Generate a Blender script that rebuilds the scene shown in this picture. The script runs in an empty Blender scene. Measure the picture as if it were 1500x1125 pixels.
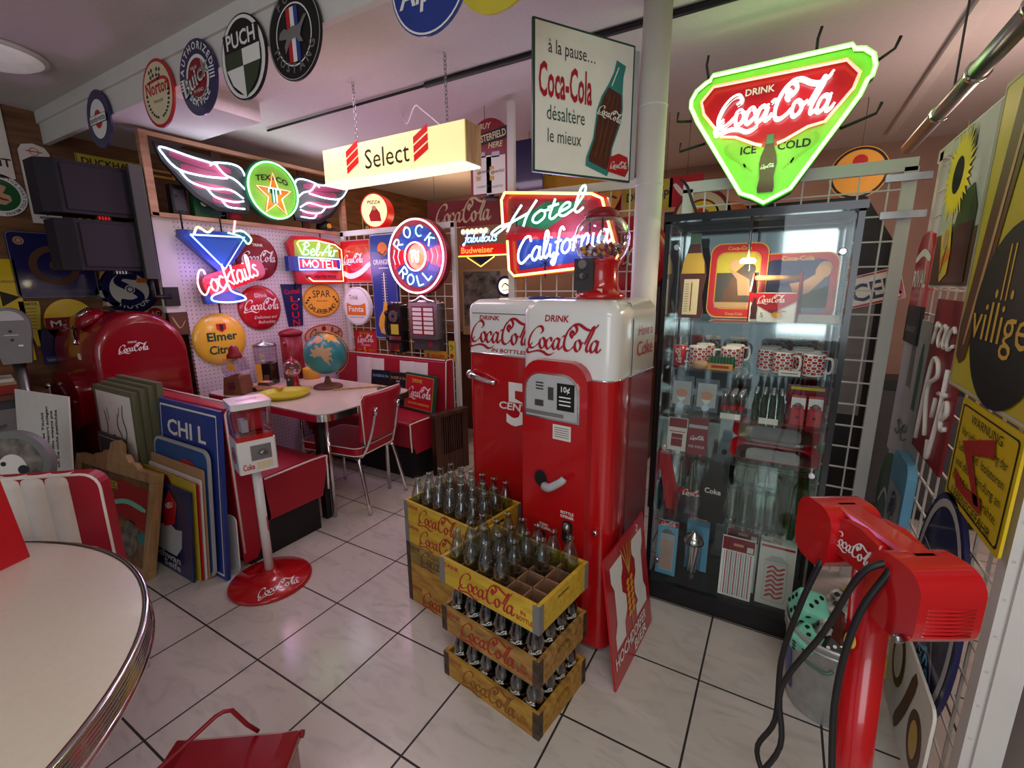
import bpy, math, random
from mathutils import Vector as V, Matrix as Mx
random.seed(7)
S = bpy.context.scene
COL = S.collection
PI = math.pi
RX, RY, RZ = (lambda a: Mx.Rotation(a, 4, 'X')), (lambda a: Mx.Rotation(a, 4, 'Y')), (lambda a: Mx.Rotation(a, 4, 'Z'))
TR = lambda x, y, z: Mx.Translation((x, y, z))
R_ = math.radians

# ---------------------------------------------------------------- camera, world, lights, exposure
cam = bpy.data.cameras.new('camera')
cam.sensor_width = 36.0
cam.lens = 674.07 / 1500 * 36.0
cam.clip_start = 0.05
cam_o = bpy.data.objects.new('camera', cam)
COL.objects.link(cam_o)
_yaw, _pitch, _roll = -0.530119, -0.214208, -0.00867672
_f = V((math.cos(_pitch) * math.sin(_yaw), math.cos(_pitch) * math.cos(_yaw), math.sin(_pitch)))
_r = V((math.cos(_yaw), -math.sin(_yaw), 0))
_u = _r.cross(_f)
_c, _s = math.cos(_roll), math.sin(_roll)
_r2, _u2 = _r * _c + _u * _s, _u * _c - _r * _s
cam_o.matrix_world = Mx(((_r2.x, _u2.x, -_f.x, 0), (_r2.y, _u2.y, -_f.y, 0), (_r2.z, _u2.z, -_f.z, 1.5164), (0, 0, 0, 1)))
S.camera = cam_o
S.view_settings.view_transform = 'Standard'
S.view_settings.look = 'None'
S.view_settings.gamma = 1.0
S.view_settings.use_curve_mapping = False
S.view_settings.exposure = 0.0
world = bpy.data.worlds.new('daylight')
S.world = world
world.use_nodes = True
world.node_tree.nodes['Background'].inputs[0].default_value = (0.80, 0.90, 1.0, 1)
world.node_tree.nodes['Background'].inputs[1].default_value = 0.38


def lamp(name, kind, loc, energy, col=(1, 1, 1), size=(1, 1), rot=(0, 0, 0), radius=0.1):
    l = bpy.data.lights.new(name, kind)
    l.energy = energy
    l.color = col
    if kind == 'AREA':
        l.shape = 'RECTANGLE'
        l.size, l.size_y = size
    elif kind == 'POINT':
        l.shadow_soft_size = radius
    o = bpy.data.objects.new(name, l)
    COL.objects.link(o)
    o.location = loc
    o.rotation_euler = rot
    return o


def glow(name, loc, col, energy, radius=.12):
    # light that a neon sign gives off
    return lamp(name, 'POINT', loc, energy, col, radius=radius)


# shop lamps: cool daylight from the shop front behind the camera, warm tubes over the rear, soft ceiling light, plus two added rear fills
lamp('shopfront_daylight', 'AREA', (1.1, -2.3, 1.7), 47, (.9, .95, 1.0), (2.4, 1.8), (R_(82), 0, R_(10)))
lamp('ceiling_tube_front', 'AREA', (.4, -.1, 2.6), 16, (1, .97, .9), (1.4, .2))
lamp('ceiling_tube_rear', 'AREA', (-.8, 4.3, 2.6), 16, (1, .72, .52), (2.4, .3))
lamp('rear_ceiling_fill', 'POINT', (.95, 3.1, 1.9), 24, (1, .70, .62), radius=.15)  # added pink fill that brightens the rear ceiling, no fixture there
lamp('rear_corner_fill', 'POINT', (-3.1, 4.1, 2.1), 16, (1, .62, .36), radius=.15)  # added point light supplying the orange light in the rear left corner
lamp('ceiling_tube_booth', 'AREA', (-2.4, 1.85, 2.6), 8, (1, .72, .92), (.8, .3))


# ---------------------------------------------------------------- materials (all node based)
def lin(c):
    return tuple(((x / 255) / 12.92 if x / 255 <= 0.04045 else ((x / 255 + 0.055) / 1.055) ** 2.4) for x in c)


MATS = {}


def mk(name, rgb, rough=0.45, metal=0.0, var=0.10, scale=14.0, coat=0.0, emit=0.0, ecol=None, trans=0.0, ior=1.45, alpha=1.0, bump=0.0, var2=None):
    m = bpy.data.materials.new(name)
    m.use_nodes = True
    nt = m.node_tree
    p = nt.nodes['Principled BSDF']
    c = lin(rgb)
    tc = nt.nodes.new('ShaderNodeTexCoord')
    nz = nt.nodes.new('ShaderNodeTexNoise')
    nz.inputs['Scale'].default_value = scale
    nz.inputs['Detail'].default_value = 3
    nt.links.new(tc.outputs['Object'], nz.inputs['Vector'])
    rp = nt.nodes.new('ShaderNodeValToRGB')
    lo = tuple(max(0, x * (1 - var)) for x in c) if var2 is None else lin(var2)
    hi = tuple(min(1, x * (1 + var * 0.6)) for x in c)
    rp.color_ramp.elements[0].color = (*lo, 1)
    rp.color_ramp.elements[1].color = (*hi, 1)
    rp.color_ramp.elements[0].position = 0.3
    rp.color_ramp.elements[1].position = 0.7
    nt.links.new(nz.outputs['Fac'], rp.inputs['Fac'])
    nt.links.new(rp.outputs['Color'], p.inputs['Base Color'])
    p.inputs['Roughness'].default_value = rough
    p.inputs['Metallic'].default_value = metal
    p.inputs['Coat Weight'].default_value = coat
    p.inputs['Coat Roughness'].default_value = 0.06
    p.inputs['Transmission Weight'].default_value = trans
    p.inputs['IOR'].default_value = ior
    p.inputs['Alpha'].default_value = alpha
    if emit:
        p.inputs['Emission Color'].default_value = (*lin(ecol or rgb), 1)
        p.inputs['Emission Strength'].default_value = emit
    if bump:
        b = nt.nodes.new('ShaderNodeBump')
        b.inputs['Strength'].default_value = bump
        b.inputs['Distance'].default_value = 0.01
        nt.links.new(nz.outputs['Fac'], b.inputs['Height'])
        nt.links.new(b.outputs['Normal'], p.inputs['Normal'])
    MATS[name] = m
    return m


def neon(name, rgb, strength):
    # glowing gas tube: pale hot core, coloured towards the rim of the glass
    m = mk(name, (235, 235, 235), 0.2, emit=strength, ecol=rgb, var=0.02)
    nt = m.node_tree
    p = nt.nodes['Principled BSDF']
    lw = nt.nodes.new('ShaderNodeLayerWeight'); lw.inputs[0].default_value = .5
    rp = nt.nodes.new('ShaderNodeValToRGB')
    c = lin(rgb)
    k = max(c)
    rp.color_ramp.elements[0].position = .08
    rp.color_ramp.elements[0].color = (*[.86 * x / k + .14 for x in c], 1)
    rp.color_ramp.elements[1].position = .38
    rp.color_ramp.elements[1].color = (*[x / k * .8 for x in c], 1)
    nt.links.new(lw.outputs['Facing'], rp.inputs['Fac'])
    nt.links.new(rp.outputs['Color'], p.inputs['Emission Color'])
    return m

# ---------------------------------------------------------------- mesh builder
def smooth_path(p, n=5, closed=False):
    p = [V(q) for q in p]
    if len(p) < 3 and not closed:
        return p
    out = []
    N = len(p)
    for i in range(N if closed else N - 1):
        if closed:
            a, b, c, d = p[(i - 1) % N], p[i], p[(i + 1) % N], p[(i + 2) % N]
        else:
            b, c = p[i], p[i + 1]
            a = p[i - 1] if i else b * 2 - c
            d = p[i + 2] if i + 2 < N else c * 2 - b
        for k in range(n):
            t = k / n
            out.append(0.5 * ((2 * b) + (c - a) * t + (2 * a - 5 * b + 4 * c - d) * t * t + (3 * b - a - 3 * c + d) * t ** 3))
    if not closed:
        out.append(p[-1])
    return out


_tx = {}


def text_mesh(s, bold=False, res=2, space=1.0):
    k = (s, bold, res, space)
    if k not in _tx:
        cu = bpy.data.curves.new('t', 'FONT')
        cu.body = s
        cu.align_x = 'LEFT'
        cu.resolution_u = res
        cu.space_character = space
        if bold:
            cu.offset = 0.022
        ob = bpy.data.objects.new('t', cu)
        me = bpy.data.meshes.new_from_object(ob)
        vs = [(v.co.x, v.co.y) for v in me.vertices]
        fs = [tuple(p.vertices) for p in me.polygons]
        bpy.data.meshes.remove(me)
        bpy.data.objects.remove(ob)
        bpy.data.curves.remove(cu)
        x0 = min([v[0] for v in vs] or [0]); x1 = max([v[0] for v in vs] or [.3])
        y0 = min([v[1] for v in vs] or [0]); y1 = max([v[1] for v in vs] or [.7])
        _tx[k] = (vs, fs, x0, x1, y0, y1)
    return _tx[k]


def circ(x, z, rx, rz=None, n=32, a0=0, a1=360):
    rz = rx if rz is None else rz
    full = abs(a1 - a0) >= 360
    return [(x + rx * math.cos(R_(a0 + (a1 - a0) * i / (n if full else n - 1))), z + rz * math.sin(R_(a0 + (a1 - a0) * i / (n if full else n - 1)))) for i in range(n)]


def rrect(x0, z0, x1, z1, r, n=5):
    o = []
    for cx, cz, a in ((x1 - r, z0 + r, -90), (x1 - r, z1 - r, 0), (x0 + r, z1 - r, 90), (x0 + r, z0 + r, 180)):
        o += circ(cx, cz, r, n=n, a0=a, a1=a + 90)
    return o


class B:
    def __init__(s, T=None):
        s.v, s.f, s.mi, s.sm, s.names = [], [], [], [], []
        s.T = T or Mx()

    def _m(s, m):
        if m not in s.names:
            s.names.append(m)
        return s.names.index(m)

    def raw(s, vs, fs, m, smooth=False):
        o = len(s.v)
        s.v += [tuple(s.T @ V(q)) for q in vs]
        k = s._m(m)
        for f in fs:
            s.f.append(tuple(i + o for i in f)); s.mi.append(k); s.sm.append(smooth)
        return s

    def box(s, c, d, m, M=None):
        x, y, z = d[0] / 2, d[1] / 2, d[2] / 2
        vs = [V((a, b, e)) for a in (-x, x) for b in (-y, y) for e in (-z, z)]
        if M:
            vs = [M @ q for q in vs]
        vs = [tuple(q + V(c)) for q in vs]
        return s.raw(vs, [(0, 1, 3, 2), (4, 6, 7, 5), (0, 4, 5, 1), (2, 3, 7, 6), (0, 2, 6, 4), (1, 5, 7, 3)], m)

    def prism(s, poly, y0, y1, m, ms=None, smooth=False):
        n = len(poly)
        vs = [(x, y0, z) for x, z in poly] + [(x, y1, z) for x, z in poly]
        s.raw(vs, [tuple(range(n)), tuple(range(2 * n - 1, n - 1, -1))], m)
        s.raw(vs, [((i + 1) % n, i, i + n, (i + 1) % n + n) for i in range(n)], ms or m, smooth)
        return s

    def slab(s, poly, z0, z1, m, ms=None, smooth=False):
        n = len(poly)
        vs = [(x, y, z0) for x, y in poly] + [(x, y, z1) for x, y in poly]
        s.raw(vs, [tuple(range(n - 1, -1, -1)), tuple(range(n, 2 * n))], m)
        return s.raw(vs, [(i, (i + 1) % n, (i + 1) % n + n, i + n) for i in range(n)], ms or m, smooth)

    def dome(s, x, z, r, t, h, m, ms=None, n=40, rz=None):
        # convex button sign: rim thickness t behind y=0, bulge h in front
        pr = [(1, t), (1, 0)] + [(math.cos(a), -h * math.sin(a)) for a in (0.35, 0.7, 1.05, 1.35)]
        rr = (rz or r) / r
        vs, fs = [], []
        for k, (q, y) in enumerate(pr):
            vs += [(x + r * q * math.cos(2 * PI * i / n), y, z + r * rr * q * math.sin(2 * PI * i / n)) for i in range(n)]
        for k in range(len(pr) - 1):
            fs += [(k * n + i, k * n + (i + 1) % n, (k + 1) * n + (i + 1) % n, (k + 1) * n + i) for i in range(n)]
        fs.append(tuple(range((len(pr) - 1) * n, len(pr) * n)))
        fs.append(tuple(range(n - 1, -1, -1)))
        return s.raw(vs, fs, m, True)

    def poly(s, p, y, m):
        return s.raw([(x, y, z) for x, z in p], [tuple(range(len(p)))], m)

    def rect(s, x0, z0, x1, z1, y, m):
        return s.poly([(x0, z0), (x1, z0), (x1, z1), (x0, z1)], y, m)

    def disc(s, x, z, r, y, m, rz=None, n=36):
        return s.poly(circ(x, z, r, rz, n), y, m)

    def band(s, p, q, y, m):
        n = len(p)
        return s.raw([(x, y, z) for x, z in p + q], [(i, (i + 1) % n, (i + 1) % n + n, i + n) for i in range(n)], m)

    def ring(s, x, z, r0, r1, y, m, rz0=None, rz1=None, n=40):
        return s.band(circ(x, z, r1, rz1, n), circ(x, z, r0, rz0, n), y, m)

    def outline(s, p, w, y, m):
        # inset band along a polygon (towards its centre)
        cx = sum(a for a, b in p) / len(p); cz = sum(b for a, b in p) / len(p)
        q = []
        for a, b in p:
            d = math.hypot(a - cx, b - cz)
            q.append((a + (cx - a) * w / d, b + (cz - b) * w / d))
        return s.band(p, q, y, m)

    def text(s, t, x, z, h, y, m, w=None, bold=False, al='c', shear=0, rot=0, warp=None):
        # h = cap height
        vs, fs, x0, x1, y0, y1 = text_mesh(t, bold)
        k = h / 0.729
        kx = (w / (x1 - x0)) if w else k
        ox = {'c': (x0 + x1) / 2, 'l': x0, 'r': x1}[al]
        c, sn = math.cos(R_(rot)), math.sin(R_(rot))
        out = []
        for a, b in vs:
            u, q = (a - ox) * kx, b * k
            u += shear * q
            if warp:
                q += warp(u)
            out.append((x + u * c - q * sn, y, z + u * sn + q * c))
        return s.raw(out, fs, m)

    def arc(s, t, x, z, r, h, a, y, m, under=False, bold=True, sp=1.12, rz=None, kx=1.0):
        # letters along a circle; a = centre angle in degrees (90 top); under=True reads along the bottom
        k = h / 0.729
        ws = []
        for ch in t:
            if ch == ' ':
                ws.append(0.30); continue
            _, _, x0, x1, _, _ = text_mesh(ch, bold)
            ws.append((x1 - x0) + 0.09)
        tot = sum(ws) * k * sp * kx
        pos = -tot / 2
        e = (rz or r) / r
        for ch, w in zip(t, ws):
            mid = (pos + w * k * sp * kx / 2) / r
            pos += w * k * sp * kx
            if ch == ' ':
                continue
            th = R_(a) + (mid if under else -mid)
            px, pz = x + r * math.cos(th), z + r * e * math.sin(th)
            s.text(ch, px, pz, h, y, m, bold=bold, rot=math.degrees(th) + (90 if under else -90), w=None if kx == 1 else max(.02, (text_mesh(ch, bold)[3] - text_mesh(ch, bold)[2]) * k * kx))
        return s

    def ribbon(s, pts, y, m, w=0.02, thin=0.25, nib=40, M=None, n=4, warp=None):
        # calligraphic stroke: pts are (x,z) pairs
        p = smooth_path([(a, b, 0) for a, b in pts], n)
        N = len(p)
        vs, fs = [], []
        for i, q in enumerate(p):
            d = (p[min(i + 1, N - 1)] - p[max(i - 1, 0)])
            if d.length < 1e-9:
                d = V((1, 0, 0))
            d.normalize()
            a = math.atan2(d.y, d.x)
            ww = w * (thin + (1 - thin) * abs(math.sin(a - R_(nib)))) / 2
            if i in (0, N - 1):
                ww *= 0.6
            nx, nz = -d.y * ww, d.x * ww
            for sg in (-1, 1):
                vs.append((q.x + nx * sg, q.y + nz * sg))
        fs = [(2 * i, 2 * i + 2, 2 * i + 3, 2 * i + 1) for i in range(N - 1)]
        if M:
            vs = [M(a, b) for a, b in vs]
        return s.raw([(a, y, b) for a, b in vs], fs, m)

    def tube(s, pts, r, m, n=8, closed=False, taper=None, cap=True):
        p = [V(q) for q in pts]
        N = len(p)
        vs, fs = [], []
        up = None
        for i in range(N):
            if closed:
                d = p[(i + 1) % N] - p[i - 1]
            else:
                d = p[min(i + 1, N - 1)] - p[max(i - 1, 0)]
            if d.length < 1e-9:
                d = V((0, 0, 1))
            d.normalize()
            if up is None:
                up = d.orthogonal().normalized()
            up = (up - d * up.dot(d))
            up = up.normalized() if up.length > 1e-6 else d.orthogonal().normalized()
            sd = d.cross(up)
            rr = r if taper is None else r + (taper - r) * i / max(1, N - 1)
            vs += [tuple(p[i] + (up * math.cos(2 * PI * k / n) + sd * math.sin(2 * PI * k / n)) * rr) for k in range(n)]
        for i in range(N if closed else N - 1):
            j = (i + 1) % N
            fs += [(i * n + k, i * n + (k + 1) % n, j * n + (k + 1) % n, j * n + k) for k in range(n)]
        if not closed and cap:
            fs += [tuple(range(n - 1, -1, -1)), tuple(range((N - 1) * n, N * n))]
        return s.raw(vs, fs, m, True)

    def lathe(s, prof, m, c=(0, 0, 0), n=24, M=None, smooth=True, cap=True):
        vs, fs = [], []
        for r, z in prof:
            for k in range(n):
                q = V((r * math.cos(2 * PI * k / n), r * math.sin(2 * PI * k / n), z))
                if M:
                    q = M @ q
                vs.append(tuple(q + V(c)))
        P = len(prof)
        for i in range(P - 1):
            fs += [(i * n + k, i * n + (k + 1) % n, (i + 1) * n + (k + 1) % n, (i + 1) * n + k) for k in range(n)]
        s.raw(vs, fs, m, smooth)
        if cap:
            cf = []
            if prof[0][0] > 1e-4:
                cf.append(tuple(range(n - 1, -1, -1)))
            if prof[-1][0] > 1e-4:
                cf.append(tuple(range((P - 1) * n, P * n)))
            k = s._m(m)
            o = len(s.v) - len(vs)
            for f in cf:
                s.f.append(tuple(i + o for i in f)); s.mi.append(k); s.sm.append(False)
        return s

    def cyl(s, a, b, r, m, r2=None, n=16):
        return s.tube([a, b], r, m, n, taper=r2 if r2 is not None else None)

    def ball(s, c, r, m, sz=1.0, n=16, k=10):
        return s.lathe([(max(1e-5, r * math.sin(PI * i / k)), -r * sz * math.cos(PI * i / k)) for i in range(k + 1)], m, c, n, cap=False)

    def obj(s, name, parent=None, bevel=0, seg=2, sub=0):
        me = bpy.data.meshes.new(name)
        me.from_pydata(s.v, [], s.f)
        for n in s.names:
            me.materials.append(MATS[n])
        me.polygons.foreach_set('material_index', s.mi)
        me.polygons.foreach_set('use_smooth', s.sm)
        me.update()
        o = bpy.data.objects.new(name, me)
        COL.objects.link(o)
        if parent:
            o.parent = parent
        if bevel:
            md = o.modifiers.new('bevel', 'BEVEL')
            md.width = bevel; md.segments = seg; md.limit_method = 'ANGLE'; md.angle_limit = R_(50)
            md.harden_normals = False
        if sub:
            md = o.modifiers.new('subdivision', 'SUBSURF')
            md.levels = md.render_levels = sub
        return o


def thing(name, label, cat, loc=(0, 0, 0), rz=0, group=None, rot=None):
    o = bpy.data.objects.new(name, None)
    COL.objects.link(o)
    o.empty_display_size = 0.05
    o.location = loc
    o.rotation_euler = rot or (0, 0, R_(rz))
    return tag(o, label, cat, group)


def tag(o, label, cat, group=None, kind=None):
    o['label'] = label
    o['category'] = cat
    if group:
        o['group'] = group
    if kind:
        o['kind'] = kind
    return o


def solo(b, name, label, cat, loc=(0, 0, 0), rz=0, group=None, rot=None, bevel=0, seg=2):
    o = b.obj(name, None, bevel, seg)
    o.location = loc
    o.rotation_euler = rot or (0, 0, R_(rz))
    return tag(o, label, cat, group)


def dup(root, loc=None, rz=None, label=None, group=None, rot=None):
    def cp(o, par):
        c = o.copy()
        COL.objects.link(c)
        c.parent = par
        for ch in list(o.children):
            cp(ch, c)
        return c
    r = cp(root, None)
    if loc is not None:
        r.location = loc
    if rot:
        r.rotation_euler = rot
    elif rz is not None:
        r.rotation_euler = (0, 0, R_(rz))
    if label:
        r['label'] = label
    if group:
        r['group'] = group
    return r


def hang(o, z, xs=(0,), top=2.645):
    # thin wires from the top of a hung sign up to the ceiling
    for x in xs:
        w = B().cyl((x, .012, z - .02), (x, .012, (top - o.location.z)), .002, 'dark_grey', n=6).obj('hanger_wire', o)
    return o


def struct(b, name, bevel=0):
    o = b.obj(name, None, bevel)
    o['kind'] = 'structure'
    return o


# ---------------------------------------------------------------- lettering drawn as strokes
_O = lambda cx, cz: [(cx + .02, cz + .22), (cx - .08, cz + .14), (cx - .125, cz - .02), (cx - .09, cz - .17), (cx, cz - .215), (cx + .09, cz - .13), (cx + .135, cz + .03), (cx + .1, cz + .17), (cx + .02, cz + .22)]
_A = lambda d: [[(1.66 + d, .36), (1.56 + d, .43), (1.44 + d, .36), (1.36 + d, .18), (1.37 + d, .03), (1.46 + d, .0), (1.57 + d, .14), (1.66 + d, .36), (1.69 + d, .44)], [(1.69 + d, .44), (1.61 + d, .16), (1.62 + d, .02), (1.70 + d, .02), (1.80 + d, .15)]]
LOGO = [[(.74, .58), (.86, .66), (.87, .80), (.76, .88), (.55, .80), (.33, .56), (.20, .26), (.20, .05), (.33, -.03), (.52, .05), (.70, .22)],
        [(.38, .20), (.20, .0), (.10, -.14), (.16, -.24), (.34, -.20), (.62, -.13), (.88, -.16), (1.08, -.26), (1.26, -.24), (1.42, -.14)],
        _O(.84, .2), [(.95, .34), (1.04, .30), (1.12, .34)],
        [(1.26, .28), (1.29, .38), (1.22, .43), (1.10, .34), (1.03, .16), (1.06, .02), (1.16, .0), (1.30, .14), (1.38, .26)],
        *_A(0), [(1.76, .47), (1.86, .54), (1.96, .50)],
        [(2.22, .56), (2.34, .62), (2.44, .78), (2.40, .94), (2.26, .96), (2.06, .76), (1.90, .40), (1.88, .10), (1.99, -.03), (2.16, .02), (2.34, .2)],
        [(2.12, .80), (2.30, 1.0), (2.55, 1.02), (2.80, .88), (3.02, .82), (3.22, .90), (3.36, 1.06)],
        [(2.34, .62), (2.22, .76), (2.16, .62), (2.26, .48)],
        _O(2.48, .2), [(2.58, .34), (2.68, .30), (2.76, .36)],
        [(2.78, .26), (2.92, .54), (3.06, .82), (3.14, .96), (3.18, .90), (3.10, .68), (2.94, .36), (2.86, .12), (2.90, .0), (3.0, .06), (3.06, .16)],
        *_A(1.68)]
LOGO_W = 3.45


def logo(b, x, z, w, y, m, t=0.135, rot=0, n=3, warp=None, shear=0.0):
    k = w / LOGO_W
    c, s = math.cos(R_(rot)), math.sin(R_(rot))

    def M(a, q):
        u, v_ = (a - 1.78 + shear * q) * k, (q - .36) * k
        if warp:
            v_ += warp(u)
        return (x + u * c - v_ * s, z + u * s + v_ * c)
    for i, st in enumerate(LOGO):
        b.ribbon(st, y - .00012 * i, m, t, 0.22, 35, M, n)
    return b


GL = {
    'a': (1.0, [[(.75, .8), (.45, 1), (.1, .6), (.1, .2), (.35, 0), (.65, .3), (.8, .98)], [(.8, .98), (.74, .3), (.88, 0), (1.1, .2)]]),
    'c': (.85, [[(.75, .8), (.5, 1), (.15, .65), (.12, .25), (.4, 0), (.85, .25)]]),
    'e': (.85, [[(.1, .4), (.6, .6), (.65, .88), (.42, 1), (.15, .65), (.15, .2), (.45, 0), (.9, .3)]]),
    'o': (.9, [[(.5, 1), (.15, .7), (.1, .25), (.4, 0), (.75, .3), (.75, .75), (.5, 1)], [(.7, .85), (1.0, .85)]]),
    'i': (.5, [[(.18, .95), (.12, .2), (.3, 0), (.55, .25)], [(.24, 1.35), (.26, 1.45)]]),
    'l': (.55, [[(.1, .3), (.5, 1.3), (.5, 1.9), (.3, 1.85), (.17, 1), (.15, .2), (.35, 0), (.6, .25)]]),
    'k': (.85, [[(.3, 1.9), (.1, 0)], [(.8, 1), (.22, .5), (.5, .35), (.85, 0)]]),
    't': (.6, [[(.36, 1.6), (.18, .3), (.38, 0), (.65, .25)], [(.0, 1.05), (.6, 1.1)]]),
    's': (.75, [[(.65, .85), (.4, 1), (.22, .78), (.58, .38), (.42, .02), (.05, .12)]]),
    'r': (.7, [[(.1, .85), (.26, 1), (.14, 0)], [(.2, .6), (.45, .97), (.7, .88)]]),
    'n': (.9, [[(.18, 1), (.1, 0)], [(.15, .5), (.5, 1), (.68, .75), (.6, .2), (.75, 0), (.95, .2)]]),
    'f': (.6, [[(.85, 1.7), (.68, 1.95), (.45, 1.6), (.22, 0), (.02, -.65), (-.2, -.4), (.4, .1)], [(.1, .95), (.65, 1.02)]]),
    'C': (1.35, [[(1.3, 1.5), (1.2, 1.9), (.75, 1.85), (.2, 1.1), (.15, .35), (.5, 0), (1.25, .5)]]),
    'H': (1.5, [[(.75, 1.9), (.3, .9), (.05, -.1)], [(.25, .6), (-.5, .55), (-1.0, .15), (-.7, -.05), (.2, .6), (1.25, 1.05)], [(1.65, 1.95), (1.2, .9), (1.05, .0)]]),
    'A': (1.15, [[(-.1, 0), (.4, .9), (1.0, 1.85), (1.0, .9), (1.05, 0)], [(.3, .65), (1.05, .7)]]),
    'B': (1.1, [[(.35, 1.8), (.1, 0)], [(.0, 1.5), (.5, 1.95), (.95, 1.55), (.3, 1.0), (.9, .65), (.75, .1), (.1, .02)]]),
    'b': (.8, [[(.3, 1.9), (.12, .5), (.15, .1), (.4, 0), (.65, .3), (.6, .75), (.35, .85), (.15, .5)]]),
    'u': (.9, [[(.15, 1), (.1, .3), (.3, 0), (.6, .3), (.7, 1), (.65, .2), (.9, .1)]]),
    '-': (.55, [[(.05, .5), (.45, .52)]]), "'": (.3, [[(.2, 1.9), (.1, 1.5)]]), ' ': (.5, []),
}
GS = {
    'M': (1.15, [[(0, 0), (0, 1)], [(0, 1), (.45, .2)], [(.45, .2), (.9, 1)], [(.9, 1), (.9, 0)]]),
    'O': (1.05, [[(.4, 1), (.1, .8), (0, .5), (.1, .2), (.4, 0), (.7, .2), (.8, .5), (.7, .8), (.4, 1)]]),
    'T': (.85, [[(0, 1), (.7, 1)], [(.35, 1), (.35, 0)]]),
    'E': (.85, [[(0, 0), (0, 1)], [(0, 1), (.6, 1)], [(0, .5), (.5, .5)], [(0, 0), (.6, 0)]]),
    'L': (.75, [[(0, 1), (0, 0)], [(0, 0), (.6, 0)]]),
    'R': (.95, [[(0, 0), (0, 1)], [(0, 1), (.5, .98), (.68, .75), (.5, .5), (0, .48)], [(.3, .48), (.7, 0)]]),
    'C': (1.0, [[(.75, .85), (.45, 1), (.1, .8), (0, .5), (.1, .2), (.45, 0), (.75, .15)]]),
    'K': (.9, [[(0, 0), (0, 1)], [(.65, 1), (0, .45)], [(.2, .6), (.7, 0)]]),
    'N': (1.0, [[(0, 0), (0, 1)], [(0, 1), (.75, 0)], [(.75, 0), (.75, 1)]]),
}


def strokes(t, h, font=GL, shear=0.0, space=1.0):
    # list of centred 2D polylines; h = x height (cursive) or cap height (upright)
    x, out = 0, []
    for ch in t:
        adv, st = font[ch]
        for pl in st:
            out.append([((x + a + shear * b) * h, b * h) for a, b in pl])
        x += adv * space
    w = x * h
    return [[(a - w / 2, b) for a, b in pl] for pl in out], w


def neon_text(b, t, x, z, h, y, m, r=0.006, font=GL, rot=0, shear=0.15, w=None, n=4, warp=None):
    st, ww = strokes(t, h, font, shear)
    k = w / ww if w else 1
    c, s = math.cos(R_(rot)), math.sin(R_(rot))
    for pl in st:
        q = []
        for a, e in pl:
            a *= k
            if warp:
                e += warp(a)
            q.append((x + a * c - e * s, y, z + a * s + e * c))
        b.tube(smooth_path(q, n), r, m, 6)
    return b


def nodes(name):
    m = bpy.data.materials.new(name)
    m.use_nodes = True
    MATS[name] = m
    nt = m.node_tree
    nd = lambda t, **k: _set(nt.nodes.new(t), k)
    return m, nt, nt.nodes['Principled BSDF'], nd, nt.links.new


def _set(n, k):
    for a, b in k.items():
        setattr(n, a, b)
    return n


def thin(name, tint, gloss=0.06, rough=0.02, power=1.6, lo=0.03):
    # thin clear glass: mostly see-through, reflecting more at grazing angles
    m, nt, p, nd, ln = nodes(name)
    nt.nodes.remove(p)
    t = nd('ShaderNodeBsdfTransparent'); g = nd('ShaderNodeBsdfGlossy'); mx = nd('ShaderNodeMixShader')
    lw = nd('ShaderNodeLayerWeight'); pw = nd('ShaderNodeMath', operation='POWER'); ad = nd('ShaderNodeMath', operation='MULTIPLY_ADD')
    t.inputs[0].default_value = (*lin(tint), 1)
    g.inputs['Color'].default_value = (1, 1, 1, 1)
    g.inputs['Roughness'].default_value = rough
    lw.inputs[0].default_value = 0.5
    ln(lw.outputs['Facing'], pw.inputs[0]); pw.inputs[1].default_value = power
    ln(pw.outputs[0], ad.inputs[0]); ad.inputs[1].default_value = gloss; ad.inputs[2].default_value = lo
    ln(ad.outputs[0], mx.inputs[0]); ln(t.outputs[0], mx.inputs[1]); ln(g.outputs[0], mx.inputs[2])
    ln(mx.outputs[0], nt.nodes['Material Output'].inputs[0])
    return m


def wood(name, dark, light, scale=(1, 14, 14), rough=0.5, planks=0.0):
    m, nt, p, nd, ln = nodes(name)
    tc = nd('ShaderNodeTexCoord'); mp = nd('ShaderNodeMapping'); nz = nd('ShaderNodeTexNoise'); rp = nd('ShaderNodeValToRGB')
    mp.inputs['Scale'].default_value = scale
    nz.inputs['Scale'].default_value = 3.0; nz.inputs['Detail'].default_value = 6; nz.inputs['Distortion'].default_value = 0.6
    rp.color_ramp.elements[0].color = (*lin(dark), 1); rp.color_ramp.elements[1].color = (*lin(light), 1)
    rp.color_ramp.elements[0].position = .32; rp.color_ramp.elements[1].position = .68
    ln(tc.outputs['Object'], mp.inputs[0]); ln(mp.outputs[0], nz.inputs['Vector']); ln(nz.outputs['Fac'], rp.inputs[0])
    ln(rp.outputs[0], p.inputs['Base Color'])
    p.inputs['Roughness'].default_value = rough
    return m


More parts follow.
